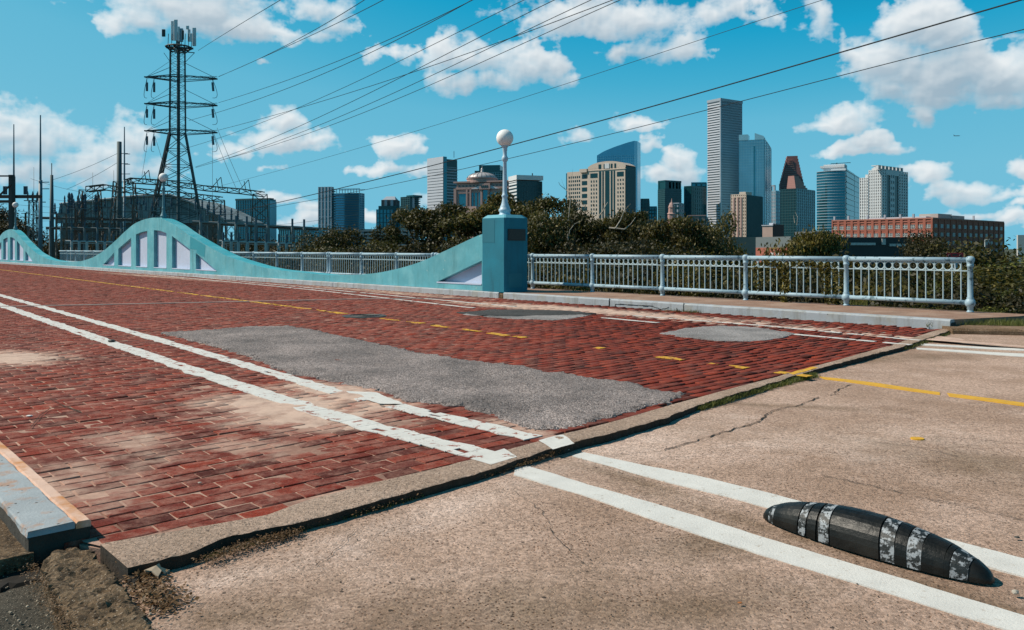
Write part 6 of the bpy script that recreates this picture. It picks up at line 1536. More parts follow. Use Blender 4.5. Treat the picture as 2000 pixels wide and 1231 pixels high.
# ------------------------------------------------------------------ switchyard: portals, masts, poles
def mast(name, label, px, ytop, Z, r0, r1, m, ybreak=None, rb=None, rod=None, grp='masts and poles of the switchyard', cat='mast', arms=()):
    x = P(px, 0, Z).x; t = thing(name, label, cat, (x, Z, BZ), grp)
    if ybreak: MB().bar((x, Z, BZ), (x, Z, ZZ(ybreak, Z)), rb[0], 10, rb[1]).build('pole', m[0], t, smooth=True); MB().bar((x, Z, ZZ(ybreak, Z)), (x, Z, ZZ(ytop, Z)), r0, 8, r1).build('lightning_rod', m[1], t)
    else: MB().bar((x, Z, BZ), (x, Z, ZZ(ytop, Z)), r0, 10, r1).build('pole', m[0], t, smooth=True)
    if rod: MB().bar((x, Z, ZZ(ytop, Z)), (x, Z, ZZ(rod, Z)), .06, 5).build('lightning_rod', m[0], t)
    for y, w in arms: MB().bar((x, Z, ZZ(y, Z)), (x + w, Z, ZZ(y, Z)), .06, 5).build('bracket', m[0], t)
mast('switchyard_mast', 'thin tall mast beside the dark post at the left edge', 27, 243, 110, .12, .06, (GALV, GALV), 345, (.24, .20))
mast('switchyard_mast', 'tallest thin mast standing on a thick teal lower pole', 79, 225, 110, .15, .07, (GALV, GALV), 352, (.30, .24), arms=((356, 1.2), (369, 1.2)))
mast('taper_pole', 'dark tapering pole right of the tallest thin mast', 101, 342, 115, .42, .20, (POLEG,), rod=319)
mast('steel_pole', 'thick grey steel pole with small side brackets', 233, 277, 130, .46, .36, (POLEG,), arms=((300, 1.4), (320, 1.4), (340, 1.4)))
mast('switchyard_mast', 'thin dark mast just right of the thick steel pole', 243, 248, 128, .14, .07, (GALV, GALV), 352, (.22, .18), arms=((301, .9), (321, .9), (340, .9)))
mast('switchyard_mast', 'hair-thin rod far behind between the two left masts', 66, 327, 180, .06, .04, (GALV,))
mast('switchyard_mast', 'hair-thin rod above the left gantry column', 181, 337, 125, .05, .03, (GALV,))
mast('switchyard_mast', 'hair-thin rod left of the thick steel pole', 222, 333, 150, .06, .04, (GALV,))
def portal(label, cols, beam, Z, w=2.3, m=RUST, bw=1.3):
    t = thing('gantry', label, 'gantry', (P(cols[0][0] if cols else beam[0][0], 0, Z).x, Z, BZ), 'lattice gantries of the switchyard')
    for x, yt, wf in cols:
        X_ = P(x, 0, Z).x; mb = MB(); lattice(mb, (X_, Z, BZ), (X_, Z, ZZ(yt, Z)), w * wf, w * wf * .62, 7, .3, .085, .042); mb.build('column', m, t)
    if beam:
        pb = [P(x, y, Z) for x, y in beam]; mb = MB()
        for p0, p1 in zip(pb, pb[1:]):
            n = max(2, int((p1 - p0).length / 1.5)); h = .38
            for dy in (-.5, .5):
                for dz in (-h, h): mb.bar(p0 + Vector((0, dy, dz)), p1 + Vector((0, dy, dz)), .10)
            for i in range(n):
                a = p0.lerp(p1, i / n); c_ = p0.lerp(p1, (i + 1) / n)
                mb.bar(a + Vector((0, -.5, -h)), c_ + Vector((0, -.5, h)), .06); mb.bar(a + Vector((0, .5, h)), c_ + Vector((0, .5, -h)), .06); mb.bar(a + Vector((0, -.5, h)), c_ + Vector((0, .5, h)), .06); mb.bar(a + Vector((0, -.5, -h)), a + Vector((0, -.5, h)), .06)
        mb.build('beam', m, t)
    return t
GS = mat('gantry_steel', (.12, .085, .062), .75, .3, .8)
portal('left gantry with lattice column below the hair-thin rod', [(176, 372, 1.5), (243, 356, 1.6)], [(171, 370), (205, 366), (241, 372)], 118, 2.6, GS)
t = portal('long gantry whose beam passes behind the middle globe lamp', [(508, 380, 1.3)], [(246, 357), (258, 353), (330, 358), (400, 368), (470, 374), (515, 380)], 125, 2.6, GS)
portal('lower gantry beam sloping down to a short column right of the pylon', [(428, 391, 1.0)], [(246, 371), (330, 379), (400, 386), (433, 390)], 120, 2.4, GS)
for x in (283, 424, 478):
    yb = float(np.interp(x, [246, 330, 400, 470, 515], [355, 358, 368, 374, 380])); p = P(x, yb, 125)
    mb = MB(); mb.bar(p + Vector((-1.1, 0, 0)), p + Vector((.6, 0, 1.9)), .06); mb.bar(p + Vector((.9, 0, 0)), p + Vector((.6, 0, 1.9)), .06); mb.bar(p + Vector((.1, .4, 0)), p + Vector((-.1, 0, 1.7)), .06); mb.build('peak_frame', GS, t)
# left heavy timber-like gantry
t = thing('gantry', 'dark post gantry with heavy crossbars at the left edge', 'gantry', (P(23, 0, 105).x, 105, BZ), 'lattice gantries of the switchyard')
X_ = P(23, 0, 105).x; MB().bar((X_, 105, BZ), (X_, 105, ZZ(342, 105)), .42, 6).build('post', IRON, t)
for ya, yb, x1 in ((381, 387, 82), (391, 396, 26)): mb = MB(); mb.hexa([P(-40, 0, 105.4).xy, P(x1, 0, 105.4).xy, P(x1, 0, 106).xy, P(-40, 0, 106).xy], ZZ(yb, 105.4), ZZ(ya, 105.4)); mb.build('crossbar', RUST, t)
MB().bar(P(-20, 344, 104.6), P(23, 344, 104.6), .13).bar(P(0, 381, 104.6), P(22, 360, 104.6), .13).build('brace', IRON, t)
for i, x in enumerate((8, 12, 48, 52)): MB().bar(P(x, 380, 105.7), P(x, 364, 105.7), .15, 6).build('bushing', CER, t)
# low bus racks
def rack(label, x0, x1, y0, y1, Z, posts, m=GALV, yb=None, r=.16, deep=.5):
    t = thing('bus_rack', label, 'bus rack', (P((x0 + x1) / 2, 0, Z).x, Z, BZ), 'low bus racks of the switchyard')
    for k in range(3): MB().bar(P(x0, y0 + k * 1.6, Z + k * 1.5), P(x1, y1 + k * 1.6, Z + k * 1.5), r * .8, 5).build('bus_bar', RUST if k % 2 else m, t)
    for x in posts:
        yy_ = y0 + (y1 - y0) * (x - x0) / (x1 - x0); MB().bar((P(x, 0, Z).x, Z, BZ), P(x, yy_, Z), r * 1.3, 5).build('post', m, t)
        p = P(x, yy_, Z); mb = MB(); mb.bar(p, p + Vector((0, 0, .9)), .12, 6); mb.build('insulator', CER, t)
GREYS = mat('rack_steel', (.17, .19, .19), .7, .2, 1)
rack('sloping bus rack right of the pylon feet', 376, 622, 433, 446, 88, (392, 428, 461, 482, 500, 523, 571, 594), GREYS, r=.15)
rack('white low pipe rack behind the far railing on the right', 428, 578, 471, 476, 80, (436, 452, 466, 484, 500, 520, 545, 560, 574), mat('rack_white', (.42, .43, .42), .7, .2, 1), r=.13)
rack('low rack of pale bars between the two arches', 128, 262, 471, 474, 90, (140, 155, 170, 190, 205, 222, 240, 256), mat('rack_white', (.3, .3, .3)), r=.12)
rack('raised bus rack behind the far arch shoulder', 90, 240, 444, 447, 112, (98, 120, 140, 165, 190, 214, 236), GREYS, r=.12)
rack('upper bus rack crossing in front of the grey hall', 70, 330, 424, 430, 120, (110, 150, 200, 260, 300), GREYS, r=.11)
for i, (x, yt, Z, w_) in enumerate(((64, 392, 128, 1.0), (72, 395, 128, .9), (139, 402, 118, 1.2), (155, 408, 116, 1.0), (205, 405, 120, 1.3), (268, 400, 118, 1.2), (285, 412, 112, 1.1), (322, 405, 120, 1.2), (395, 410, 112, 1.2), (418, 420, 105, 1.1), (452, 430, 100, 1.0), (120, 418, 108, 1.1))):
    t = thing('switchgear_frame', ['slim', 'short', 'squat'][i % 3] + ' lattice switchgear stand ' + ['left of the taper pole', 'beside the teal mast foot', 'in front of the hall left end', 'left of the tall gantry column', 'between the gantry columns', 'left of the pylon foot', 'just behind the middle lamp', 'behind the full arch crest', 'by the right pylon leg', 'under the short gantry column', 'by the sloping bus rack', 'near the taper pole foot'][i], 'switchgear', (P(x, 0, Z).x, Z, BZ), 'switchgear stands')
    X_ = P(x, 0, Z).x; mb = MB(); lattice(mb, (X_, Z, BZ), (X_, Z, ZZ(yt, Z)), 1.5 * w_, 1.0 * w_, 6, .4, .055, .028); mb.build('frame', GS if i % 2 else GREYS, t)
    for k in (-.8, 0, .8): MB().lathe([(.16, 0), (.10, .12), (.16, .24), (.10, .36), (.16, .48), (.10, .6), (.16, .72), (.1, .84), (.14, 1.1), (.05, 1.5)], (X_ + k * w_, Z, ZZ(yt, Z)), 6).build('insulator', CER, t)
    MB().bar((X_ - 1.4, Z, ZZ(yt, Z)), (X_ + 1.4, Z, ZZ(yt, Z)), .1).build('crossbar', GREYS, t)
for i, (x, yt) in enumerate(((135, 376), (140, 377), (161, 379), (166, 378), (187, 380), (192, 379))):
    p = P(x, yt, 119); mb = MB(); mb.lathe([(.22, -2.6), (.26, -2.4), (.2, -2.2), (.26, -1.8), (.2, -1.5), (.26, -1.2), (.2, -.9), (.26, -.6), (.2, -.3), (.08, 0)], tuple(p), 8); mb.bar(p + Vector((0, 0, -2.5)), (p.x, p.y, BZ), .10, 5)
    tag(mb.build('bushing_post', CER), ['left', 'right'][i % 2] + ' bushing of the ' + ['first', 'second', 'third'][i // 2] + ' pair left of the gantry column', 'insulator', 'bushing posts of the switchyard')
# wooden utility pole
t = thing('utility_pole', 'distant utility pole with crossarms behind the far lamp', 'utility pole', (P(50, 0, 170).x, 170, BZ)); X_ = P(50, 0, 170).x
MB().bar((X_, 170, BZ), (X_, 170, ZZ(416, 170)), .22, 6).build('pole', BARK, t)
for y, w_ in ((417, .9), (424, .8)): MB().bar((X_ - w_, 170, ZZ(y, 170)), (X_ + w_, 170, ZZ(y, 170)), .09).build('crossarm', BARK, t)

# ------------------------------------------------------------------ wires
def wire(px, ZA, ZB, r, label, m=BLK, grp='power lines crossing the sky', name='power_line', ra=None):
    """px: photo pixels left to right; the wire hangs in the vertical plane over the plan line from depth ZA (left) to ZB (right)"""
    px = sorted(px); (xa, ya), (xb, yb) = px[0], px[-1]
    if yb < 8:
        (x2, y2) = px[-2]; k = 60 / max(1e-3, y2 - yb); px.append((xb + (xb - x2) * k, yb - 60)); xb = px[-1][0]
    if xb > 1990: x2, y2 = px[-2]; px.append((xb + 120, px[-1][1] + (px[-1][1] - y2) / (xb - x2) * 120)); xb += 120
    A = P(xa, 0, ZA).xy; B = P(xb, 0, ZB).xy; D = B - A
    xs = [p[0] for p in px]; ys = [p[1] for p in px]; n = 28; pts = []; rs_ = []
    for i in range(n + 1):
        x = xa + (xb - xa) * i / n; t = (x - 1000) / F; s = (t * A.y - A.x) / (D.x - t * D.y); p = A + D * s
        # smooth (quadratic) sag through the traced points
        y = float(np.polyval(np.polyfit(xs, ys, min(3, len(xs) - 1)), x)); pts.append((p.x, p.y, ZZ(y, p.y)))
    mb = MB(); mb.tube(pts, r, 5); o = mb.build(name, m); tag(o, label, 'power line', grp)
wire([(387, 99), (470, 47), (548, 0)], 150, 60, .035, 'highest wire leaving the pylon head')
wire([(427, 150), (526, 103.5), (612, 63), (709, 0)], 150, 60, .035, 'left wire of the pair from the top crossarm')
wire([(427, 151), (508, 112), (630, 62), (745, 0)], 150, 62, .035, 'right wire of the pair from the top crossarm')
wire([(427, 201), (652, 121.5), (787, 67.5), (920, 0)], 150, 60, .035, 'wire from the right end of the middle crossarm')
wire([(369, 236), (585, 162), (742, 97), (911, 4)], 150, 62, .035, 'wire from the middle of the middle crossarm')
wire([(369, 288), (607, 200), (742, 139.5), (855, 81), (1026, 0)], 152, 60, .030, 'thin wire from the pylon waist below the middle arm pair')
wire([(382, 326), (630, 227), (787, 148.5), (945, 67.5), (1087, 0)], 150, 58, .033, 'left line of the lower bundle rising right')
wire([(427, 254), (571, 217), (675, 182), (810, 139.5), (945, 94.5), (1035, 61), (1195, 0)], 150, 56, .035, 'wire from the right end of the lowest crossarm')
wire([(382, 327), (630, 245), (832, 148.5), (990, 79), (1159, 0)], 151, 60, .033, 'middle line of the lower bundle rising right')
wire([(441, 310), (675, 236), (855, 157.5), (1035, 79), (1215, 0)], 150, 60, .033, 'right line of the lower bundle rising right')
wire([(432, 362), (585, 324), (810, 256.5), (1035, 184.5), (1200, 136), (1400, 66), (1608, 0)], 140, 45, .020, 'thin lone wire between the bundle and the thick cable')
wire([(459, 412), (540, 398), (675, 367), (832, 328.5), (990, 283.5), (1200, 227), (1400, 172), (1600, 116), (1800, 56), (1996, 0)], 75, 24, .030, 'thickest black cable slanting above the globe lamp')
wire([(430, 418), (540, 407), (630, 391), (810, 350), (1035, 297), (1200, 260), (1400, 210), (1600, 160), (1800, 108), (2000, 58)], 78, 26, .017, 'second cable running just below the thickest one')
SW = 'switchyard wires'
for i, (a, b_, lb) in enumerate((((0, 397), (330, 404), 'slack wire in front of the left gantry foot'), ((0, 410), (300, 411), 'wire level with the far globe lamp'), ((95, 389), (176, 393), 'short wire from the tallest mast base'), ((101, 352), (229, 300), 'faint upper guy wire to the thick steel pole'),
      ((130, 370), (229, 318), 'faint lower guy wire to the thick steel pole'), ((415, 262), (415, 400), 'plumb drop wire below the right arm ends'), ((418, 262), (462, 370), 'left slanting drop wire right of the pylon'), ((424, 250), (478, 376), 'right slanting drop wire right of the pylon'),
      ((288, 280), (277, 345), 'drop wire at the left arm ends'), ((303, 268), (322, 330), 'slanting drop wire left of the pylon legs'), ((430, 445), (700, 418), 'faint wire low between the gantry and the trees'), ((60, 349), (176, 378), 'wire from mast to left gantry'), ((0, 430), (240, 421), 'lowest slack wire over the far arch'))):
    pa, pb = P(*a, 122 + i * .6), P(*b_, 120 + i * .4); pts_ = [pa.lerp(pb, t_) + Vector((0, 0, -.02 * (pb - pa).length * 4 * t_ * (1 - t_) * (abs(a[0] - b_[0]) > 20))) for t_ in [k / 12 for k in range(13)]]
    tag(MB().tube(pts_, .028, 4).build('wire', mat('wire_grey', (.10, .13, .14), .5)), lb, 'wire', SW)

# ------------------------------------------------------------------ airliner
t = thing('airliner', 'tiny distant airliner in the right sky', 'aeroplane', P(1869, 265.5, 1500)[:]); p = P(1869, 265.5, 1500)
AL = mat('airliner_paint', (.08, .12, .15), .5); Lp = 12.0
MB().lathe([(.05, -Lp / 2), (.5, -Lp / 2 + .5), (.62, -Lp / 4), (.62, Lp / 4), (.3, Lp / 2 - .6), (.05, Lp / 2)], (0, 0, 0), 10).build('fuselage', AL, t).matrix_local = Matrix.Rotation(R(90), 4, 'Y') @ Matrix.Rotation(R(6), 4, 'X')
mb = MB(); mb.add([(-1, 0, 0), (1.6, 0, 0), (-1.6, -6.2, .5), (-2.3, -6.2, .5), (-1.6, 6.2, .5), (-2.3, 6.2, .5), (-1, 0, .15)], [(0, 1, 2, 3), (0, 5, 4, 1), (6, 3, 2, 1), (6, 1, 4, 5)]); mb.build('wing', AL, t).matrix_local = Matrix.Rotation(R(8), 4, 'X')
mb = MB(); mb.add([(-4.4, -.08, .3), (-5.8, -.08, .3), (-6.3, -.08, 2.3), (-5.6, -.08, 2.3), (-4.4, .08, .3), (-5.8, .08, .3), (-6.3, .08, 2.3), (-5.6, .08, 2.3)], [(0, 1, 2, 3), (7, 6, 5, 4), (0, 3, 7, 4), (3, 2, 6, 7)]); mb.build('tail_fin', AL, t).location = (0, 0, 0)

# ------------------------------------------------------------------ red barrier sign behind the railing
Zs = 22; t = thing('road_sign', 'red board sign on a grey post behind the right end of the railing', 'sign', (P(1866, 0, Zs).x, Zs, -1))
REDS = mat('red_sign', (.62, .015, .02), .5, .05, 5); mb = MB(); mb.hexa([P(1849, 0, Zs).xy, P(1882, 0, Zs).xy, P(1882, 0, Zs + .05).xy, P(1849, 0, Zs + .05).xy], ZZ(506, Zs), ZZ(494, Zs)); mb.build('board', REDS, t)
for x in (1854, 1876): mb = MB(); c = P(x, 500, Zs - .01); mb.torus(c, (0, 1, 0), .028, .012, 12, 5); mb.build('reflector', IRON, t)
mb = MB(); mb.hexa([P(1860, 0, Zs - .012).xy, P(1870, 0, Zs - .012).xy, P(1870, 0, Zs).xy, P(1860, 0, Zs).xy], ZZ(499.4, Zs), ZZ(496.6, Zs)); mb.build('dark_print', IRON, t)
MB().bar(P(1867, 507, Zs + .06), (P(1867, 0, Zs).x, Zs + .06, -1.2), .045, 6).build('post', mat('post_grey', (.35, .42, .48), .6), t)

# ------------------------------------------------------------------ vegetation
def leaf_cloud(n, blobs, size, seed, flat=0.0, droop=.2):
    rs = np.random.default_rng(seed); nb = len(blobs); w = np.array([b[3] * b[4] * b[5] for b in blobs]) ** .72; w /= w.sum(); pick = rs.choice(nb, n, p=w)
    B = np.array(blobs)[pick]; d = rs.normal(size=(n, 3)); d /= np.linalg.norm(d, axis=1)[:, None]; rr = rs.uniform(.35, 1.0, n) ** .55
    rr *= 1 + .22 * np.sin(d[:, 0] * 7 + pick) * np.cos(d[:, 2] * 6 + pick * 2)
    out = rs.random(n) < .09; rr = np.where(out, rs.uniform(1.0, 1.5, n), rr)
    c = B[:, :3] + d * B[:, 3:6] * rr[:, None]
    nn = d * .6 + rs.normal(size=(n, 3)) * .7 + np.array([0, 0, .5]); nn /= np.linalg.norm(nn, axis=1)[:, None]
    t_ = np.cross(nn, rs.normal(size=(n, 3))); t_ /= np.linalg.norm(t_, axis=1)[:, None]; b_ = np.cross(nn, t_)
    s = size * rs.uniform(.55, 1.25, n)[:, None]; t_ = t_ * s; b_ = b_ * s * .55; t_[:, 2] -= droop * s[:, 0] * .5
    return np.stack([c - t_, c - b_ + nn * s * .08, c + t_, c + b_ + nn * s * .08], 1)
def crown_blobs(kind, seed):
    rnd = random.Random(seed); out = []
    if kind == 'round':
        for k in range(13): a = rnd.uniform(0, 6.28); h = rnd.uniform(.30, .88); r = .34 * math.sin(math.pi * min(1, (h - .1) / .95)) * rnd.uniform(.7, 1.2); s = rnd.uniform(.12, .22); out.append((r * math.cos(a), r * math.sin(a), h, s * 1.1, s * 1.1, s * .8))
        out.append((0, 0, .6, .26, .26, .3))
    elif kind == 'tall':
        for k in range(12): h = .18 + .72 * k / 11; r = .14 * (1.1 - h); a = k * 2.4; s = rnd.uniform(.09, .15) * (1.35 - h); out.append((r * math.cos(a), r * math.sin(a), h, s * 1.1, s * 1.1, s * 1.1))
    elif kind == 'wide':
        for k in range(16): a = rnd.uniform(0, 6.28); h = rnd.uniform(.3, .85); r = rnd.uniform(.2, .62); s = rnd.uniform(.14, .24); out.append((r * math.cos(a), r * math.sin(a), h * (1.1 - r * .5), s * 1.2, s * 1.2, s * .7))
    elif kind == 'airy':
        for k in range(22): a = rnd.uniform(0, 6.28); h = rnd.uniform(.35, .98); r = rnd.uniform(.05, .42) * math.sin(math.pi * min(1, h * .9)) ** .5; s = rnd.uniform(.06, .12); out.append((r * math.cos(a), r * math.sin(a), h, s * 1.25, s * 1.25, s * .6))
    return out
CROWNS = {}
for kind, nl, sz in (('round', 12000, .017), ('tall', 9000, .014), ('wide', 14000, .018), ('airy', 8000, .016)):
    for v in range(3):
        bl = crown_blobs(kind, 10 * v + 3); A = leaf_cloud(nl, bl, sz, v + 7)
        me = quads_mesh('crown', A); CROWNS[(kind, v)] = (me, bl)
def with_mat(me, m):
    k = me.name + m.name
    if k not in MATS: c = me.copy(); c.materials.append(m); MATS[k] = c
    return MATS[k]
def trunk_mesh(bl, seed):
    rnd = random.Random(seed); mb = MB(); mb.tube([(0, 0, 0), (.01, .005, .2), (-.008, .01, .42), (.01, 0, .7)], .02, 7, [.026, .019, .014, .006])
    for b_ in bl[:10]:
        h = max(.12, b_[2] - .22); mb.tube([(0, 0, h * .8), (b_[0] * .5, b_[1] * .5, h + .05), (b_[0], b_[1], b_[2])], .006, 5, [.011, .007, .003])
    return mb.mesh('trunk')
TR = {k: trunk_mesh(bl, 3) for k, (me, bl) in CROWNS.items()}
for k in TR.values(): k.materials.append(BARK)
def tree(x, ytop, Z, kind, wf, m, label, base=BZ, v=0, name='tree', cat='tree', grp='trees behind the railing', rotz=None):
    h = ZZ(ytop, Z) - base; X_ = P(x, 0, Z).x
    t = thing(name, label, cat, (X_, Z, base), grp)
    rz = random.uniform(0, 6.28) if rotz is None else rotz
    o = bpy.data.objects.new('crown', with_mat(CROWNS[(kind, v)][0], m)); COL.objects.link(o); o.parent = t; o.scale = (h * wf, h * wf, h); o.rotation_euler = (0, 0, rz)
    o = bpy.data.objects.new('trunk', TR[(kind, v)]); COL.objects.link(o); o.parent = t; o.scale = (h * wf, h * wf, h); o.rotation_euler = (0, 0, rz)
TREES = [
 (20, 404, 160, 'round', 1.1, LEAF_D, 'dark tree at the left edge behind the far globe lamp'), (-15, 415, 150, 'round', 1.2, LEAF_D, 'dark tree cut by the left frame edge'),
 (70, 446, 140, 'wide', 1.0, LEAF_D, 'low dark tree below the utility pole'), (125, 452, 130, 'wide', 1.1, LEAF_D, 'low dark tree right of the tallest mast'), (178, 450, 135, 'wide', 1.2, LEAF_D, 'low dark tree under the left gantry column'),
 (232, 448, 130, 'wide', 1.1, LEAF_D, 'low dark tree by the thick steel pole foot'), (285, 446, 140, 'wide', 1.2, LEAF_D, 'low dark tree behind the middle lamp'), (345, 450, 140, 'wide', 1.2, LEAF_D, 'low dark tree between the pylon legs'),
 (405, 452, 135, 'wide', 1.1, LEAF_D, 'low dark tree right of the pylon feet'), (448, 450, 120, 'wide', 1.1, LEAF_D, 'low bushy tree left of the gantry end column'), (497, 452, 110, 'wide', 1.1, LEAF_D, 'low bushy tree under the gantry end column'), (548, 462, 90, 'wide', 1.2, LEAF, 'small bushy tree right of the gantry end'),
 (600, 462, 70, 'wide', 1.1, LEAF, 'low rounded tree at the left end of the tree belt'), (644, 430, 72, 'round', .75, LEAF, 'olive tree with a spiky top in front of the slim white tower'), (668, 447, 66, 'wide', .95, LEAF, 'broad olive tree before the banded blue block'), (700, 456, 62, 'wide', .9, LEAF, 'rounded tree left of the parking garage'),
 (738, 431, 74, 'tall', .85, LEAF, 'pointed vine-clad tree below the gabled block'), (765, 421, 78, 'tall', .95, LEAF, 'pointed tree below the balcony tower'), (750, 458, 60, 'wide', .8, LEAF_D, 'dark lower tree between the two pointed trees'), (795, 452, 62, 'wide', .9, LEAF, 'lower tree in front of the garage right end'),
 (818, 412, 74, 'airy', .9, LEAF, 'feathery tree left of the pale striped tower foot'), (848, 405, 72, 'airy', 1.0, LEAF, 'feathery tree in front of the pale striped tower'), (880, 400, 70, 'airy', 1.1, LEAF, 'feathery dark tree beside the domed building'), (850, 438, 60, 'wide', 1.0, LEAF, 'dense tree low before the pale striped tower'), (895, 440, 58, 'wide', 1.0, LEAF_D, 'dark tree left of the teal pillar'),
 (925, 410, 66, 'airy', .9, LEAF, 'loose tree just left of the teal pillar top'), (960, 402, 64, 'airy', .9, LEAF_Y, 'yellowish loose tree behind the lamp post base'), (1005, 384, 66, 'airy', 0.68, LEAF_Y, 'yellowish loose tree right of the lamp post'), (1042, 398, 62, 'round', 0.65, LEAF_Y, 'yellow-olive tree right of the teal pillar'),
 (1078, 388, 64, 'airy', 0.72, LEAF, 'loose tree below the white capped block'), (1070, 415, 52, 'round', 0.72, LEAF, 'dense round tree right of the teal pillar'), (1115, 398, 58, 'airy', 0.65, LEAF, 'dense tree under the left wing of the courthouse'), (1160, 402, 58, 'round', 0.68, LEAF, 'dense tree under the courthouse middle'),
 (1150, 430, 46, 'wide', .9, LEAF_D, 'dark lower tree in front of the courthouse'), (1205, 412, 56, 'airy', 0.68, LEAF, 'dense tree under the courthouse right side'), (1245, 416, 54, 'airy', 0.68, LEAF, 'loose tree below the slanted blue tower'), (1225, 440, 44, 'wide', .9, LEAF_D, 'dark lower tree below the slanted blue tower'),
 (1282, 424, 52, 'airy', 0.65, LEAF_Y, 'yellow-tipped tree below the dark crowned tower'), (1318, 428, 50, 'airy', 0.72, LEAF_Y, 'loose yellow tree under the church cupola'), (1300, 450, 42, 'wide', .9, LEAF, 'lower tree under the dark crowned tower'), (1345, 434, 52, 'airy', .6, LEAF, 'tree left of the big round tree'),
 (1408, 403, 58, 'round', .50, LEAF_Y, 'big round yellow-green tree under the tallest tower'), (1380, 438, 50, 'round', .55, LEAF, 'tree leaning against the big round tree on its left'),
 (1565, 422, 28, 'airy', .50, LEAF_Y, 'sumac-like yellow-green sapling in front of the curved tower'), (1520, 482, 30, 'round', .4, LEAF_Y, 'low yellow bushy tree left of the sapling'), (1612, 462, 28, 'airy', .38, LEAF_Y, 'low sapling right of the sumac-like one'), (1668, 480, 30, 'airy', .6, LEAF_Y, 'low sapling with spread sprays below the sign boards'), (1705, 487, 40, 'wide', .5, LEAF_D, 'low dark bushy tree below the warehouse'),
 (1795, 450, 60, 'round', .6, LEAF_D, 'dark tree before the corner of the brick warehouse'), (1838, 458, 58, 'round', .8, LEAF_D, 'broad dark tree before the dark side of the warehouse'), (1762, 480, 50, 'wide', .45, LEAF_D, 'low dark tree left of the warehouse corner'), (1885, 478, 50, 'wide', 1.0, LEAF_D, 'dark tree behind the red sign'),
 (1092, 436, 54, 'wide', .6, LEAF, 'low broad tree under the loose tree right of the pillar'), (1185, 440, 52, 'wide', .6, LEAF_D, 'low broad tree under the courthouse right corner'), (1268, 444, 50, 'wide', .6, LEAF, 'low broad tree under the small dark block'), (1335, 452, 48, 'wide', .6, LEAF_Y, 'low broad tree under the pink brick building'), (1058, 448, 50, 'wide', .5, LEAF_D, 'low dark tree touching the teal pillar on its right'), (1138, 404, 60, 'round', .5, LEAF, 'narrow tree between the two dense courthouse trees'), (1182, 408, 60, 'airy', .6, LEAF_Y, 'thin airy tree before the courthouse centre'),
 (1925, 476, 30, 'round', .85, LEAF_G, 'bushy tree right of the railing end'), (1965, 470, 28, 'round', .85, LEAF, 'bushy tree near the right frame edge'), (2010, 474, 27, 'round', .9, LEAF_G, 'bushy tree cut by the right frame edge'),
]
for i, (x, y, Z, k, w_, m, lb) in enumerate(TREES): tree(x, y, Z, k, w_, m, lb, v=i % 3)
# shrub belt just behind the railing
SHR = []
for v in range(3):
    rnd = random.Random(v + 50); bl = []
    for k in range(14): a = rnd.uniform(0, 6.28); r = rnd.uniform(0, .55); s = rnd.uniform(.16, .30); bl.append((r * math.cos(a), r * math.sin(a), rnd.uniform(.15, .8), s, s, s * .85))
    me = quads_mesh('shrub', leaf_cloud(6500, bl, .027, v + 30)); SHR.append(me)
SLAB_ = 'leafy shrub in the dense dark belt behind the pale blue railing'
k = 0
for row, (dv, top, sz, mm) in enumerate(((1.6, .72, 1.5, LEAF_D), (3.4, 1.0, 2.2, LEAF), (6.0, 1.15, 3.0, LEAF_D))):
    u = U_END - 1.6 + row * .7
    while u < (42 if row == 0 else 60):
        p = W(u, RAIL_V + dv + random.uniform(-.3, .3)); far_ = u > 8
        tp = (top if not far_ else top - .15) * random.uniform(.85, 1.05); hb = 3.2 if u > U_END + 1 else 1.6
        base = tp - hb; o = bpy.data.objects.new('shrub', with_mat(SHR[k % 3], mm if k % 4 else LEAF_Y)); COL.objects.link(o)
        w_ = sz * random.uniform(.8, 1.15); o.location = (p.x, p.y, base); o.scale = (w_ * 1.1, w_ * 1.1, hb); o.rotation_euler = (0, 0, random.uniform(0, 6.28)); 
        bay_ = (u - RU0) / BAY; w1_ = ['first', 'second', 'third', 'fourth', 'fifth', 'sixth', 'seventh', 'eighth', 'ninth', 'tenth', 'eleventh', 'twelfth']
        bi = int(max(0, bay_)); side_ = 'right' if bay_ % 1 < .34 else ('middle' if bay_ % 1 < .67 else 'left')
        lb_ = ['low front-row', 'middle-row', 'tall back-row'][row] + ' shrub behind the ' + (side_ + ' of the ' + w1_[bi] + ' railing bay from the right' if bi < 12 else 'far railing beyond the half arch')
        tag(o, lb_, 'shrub', 'shrubs behind the railing'); k += 1
        u += sz * random.uniform(.62, .9)
# bushes on the slope at the right
for i, (x, yt, Z, w_) in enumerate(((1920, 520, 19, 1.6), (1950, 505, 21, 2.0), (1985, 500, 20, 2.0), (2030, 505, 19, 2.0), (1935, 560, 16.5, 1.2), (1975, 560, 16.5, 1.4), (2015, 555, 16, 1.4), (1905, 572, 16.2, .8), (1940, 590, 15, .8), (1990, 592, 14.6, 1.0), (2040, 590, 14.6, 1.0))):
    o = bpy.data.objects.new('shrub', with_mat(SHR[i % 3], (LEAF_G, LEAF_Y, LEAF_G)[i % 3])); COL.objects.link(o); X_ = P(x, 0, Z).x; h = ZZ(yt, Z) + .3
    o.location = (X_, Z, -.35); o.scale = (w_, w_, max(.4, h)); o.rotation_euler = (0, 0, i); tag(o, ['tall shrub rising just right of the railing end', 'tall shrub second from the railing end', 'tall shrub before the right frame edge', 'tall shrub cut by the right frame edge', 'mid-height shrub on the slope right of the end post', 'mid-height shrub in the middle of the right slope', 'mid-height shrub cut by the right frame edge', 'small shrub touching the railing end post', 'low weedy shrub at the grass edge near the end post', 'low weedy shrub in the middle of the verge edge', 'low weedy shrub where the verge leaves the frame'][i], 'shrub', 'shrubs on the right slope')
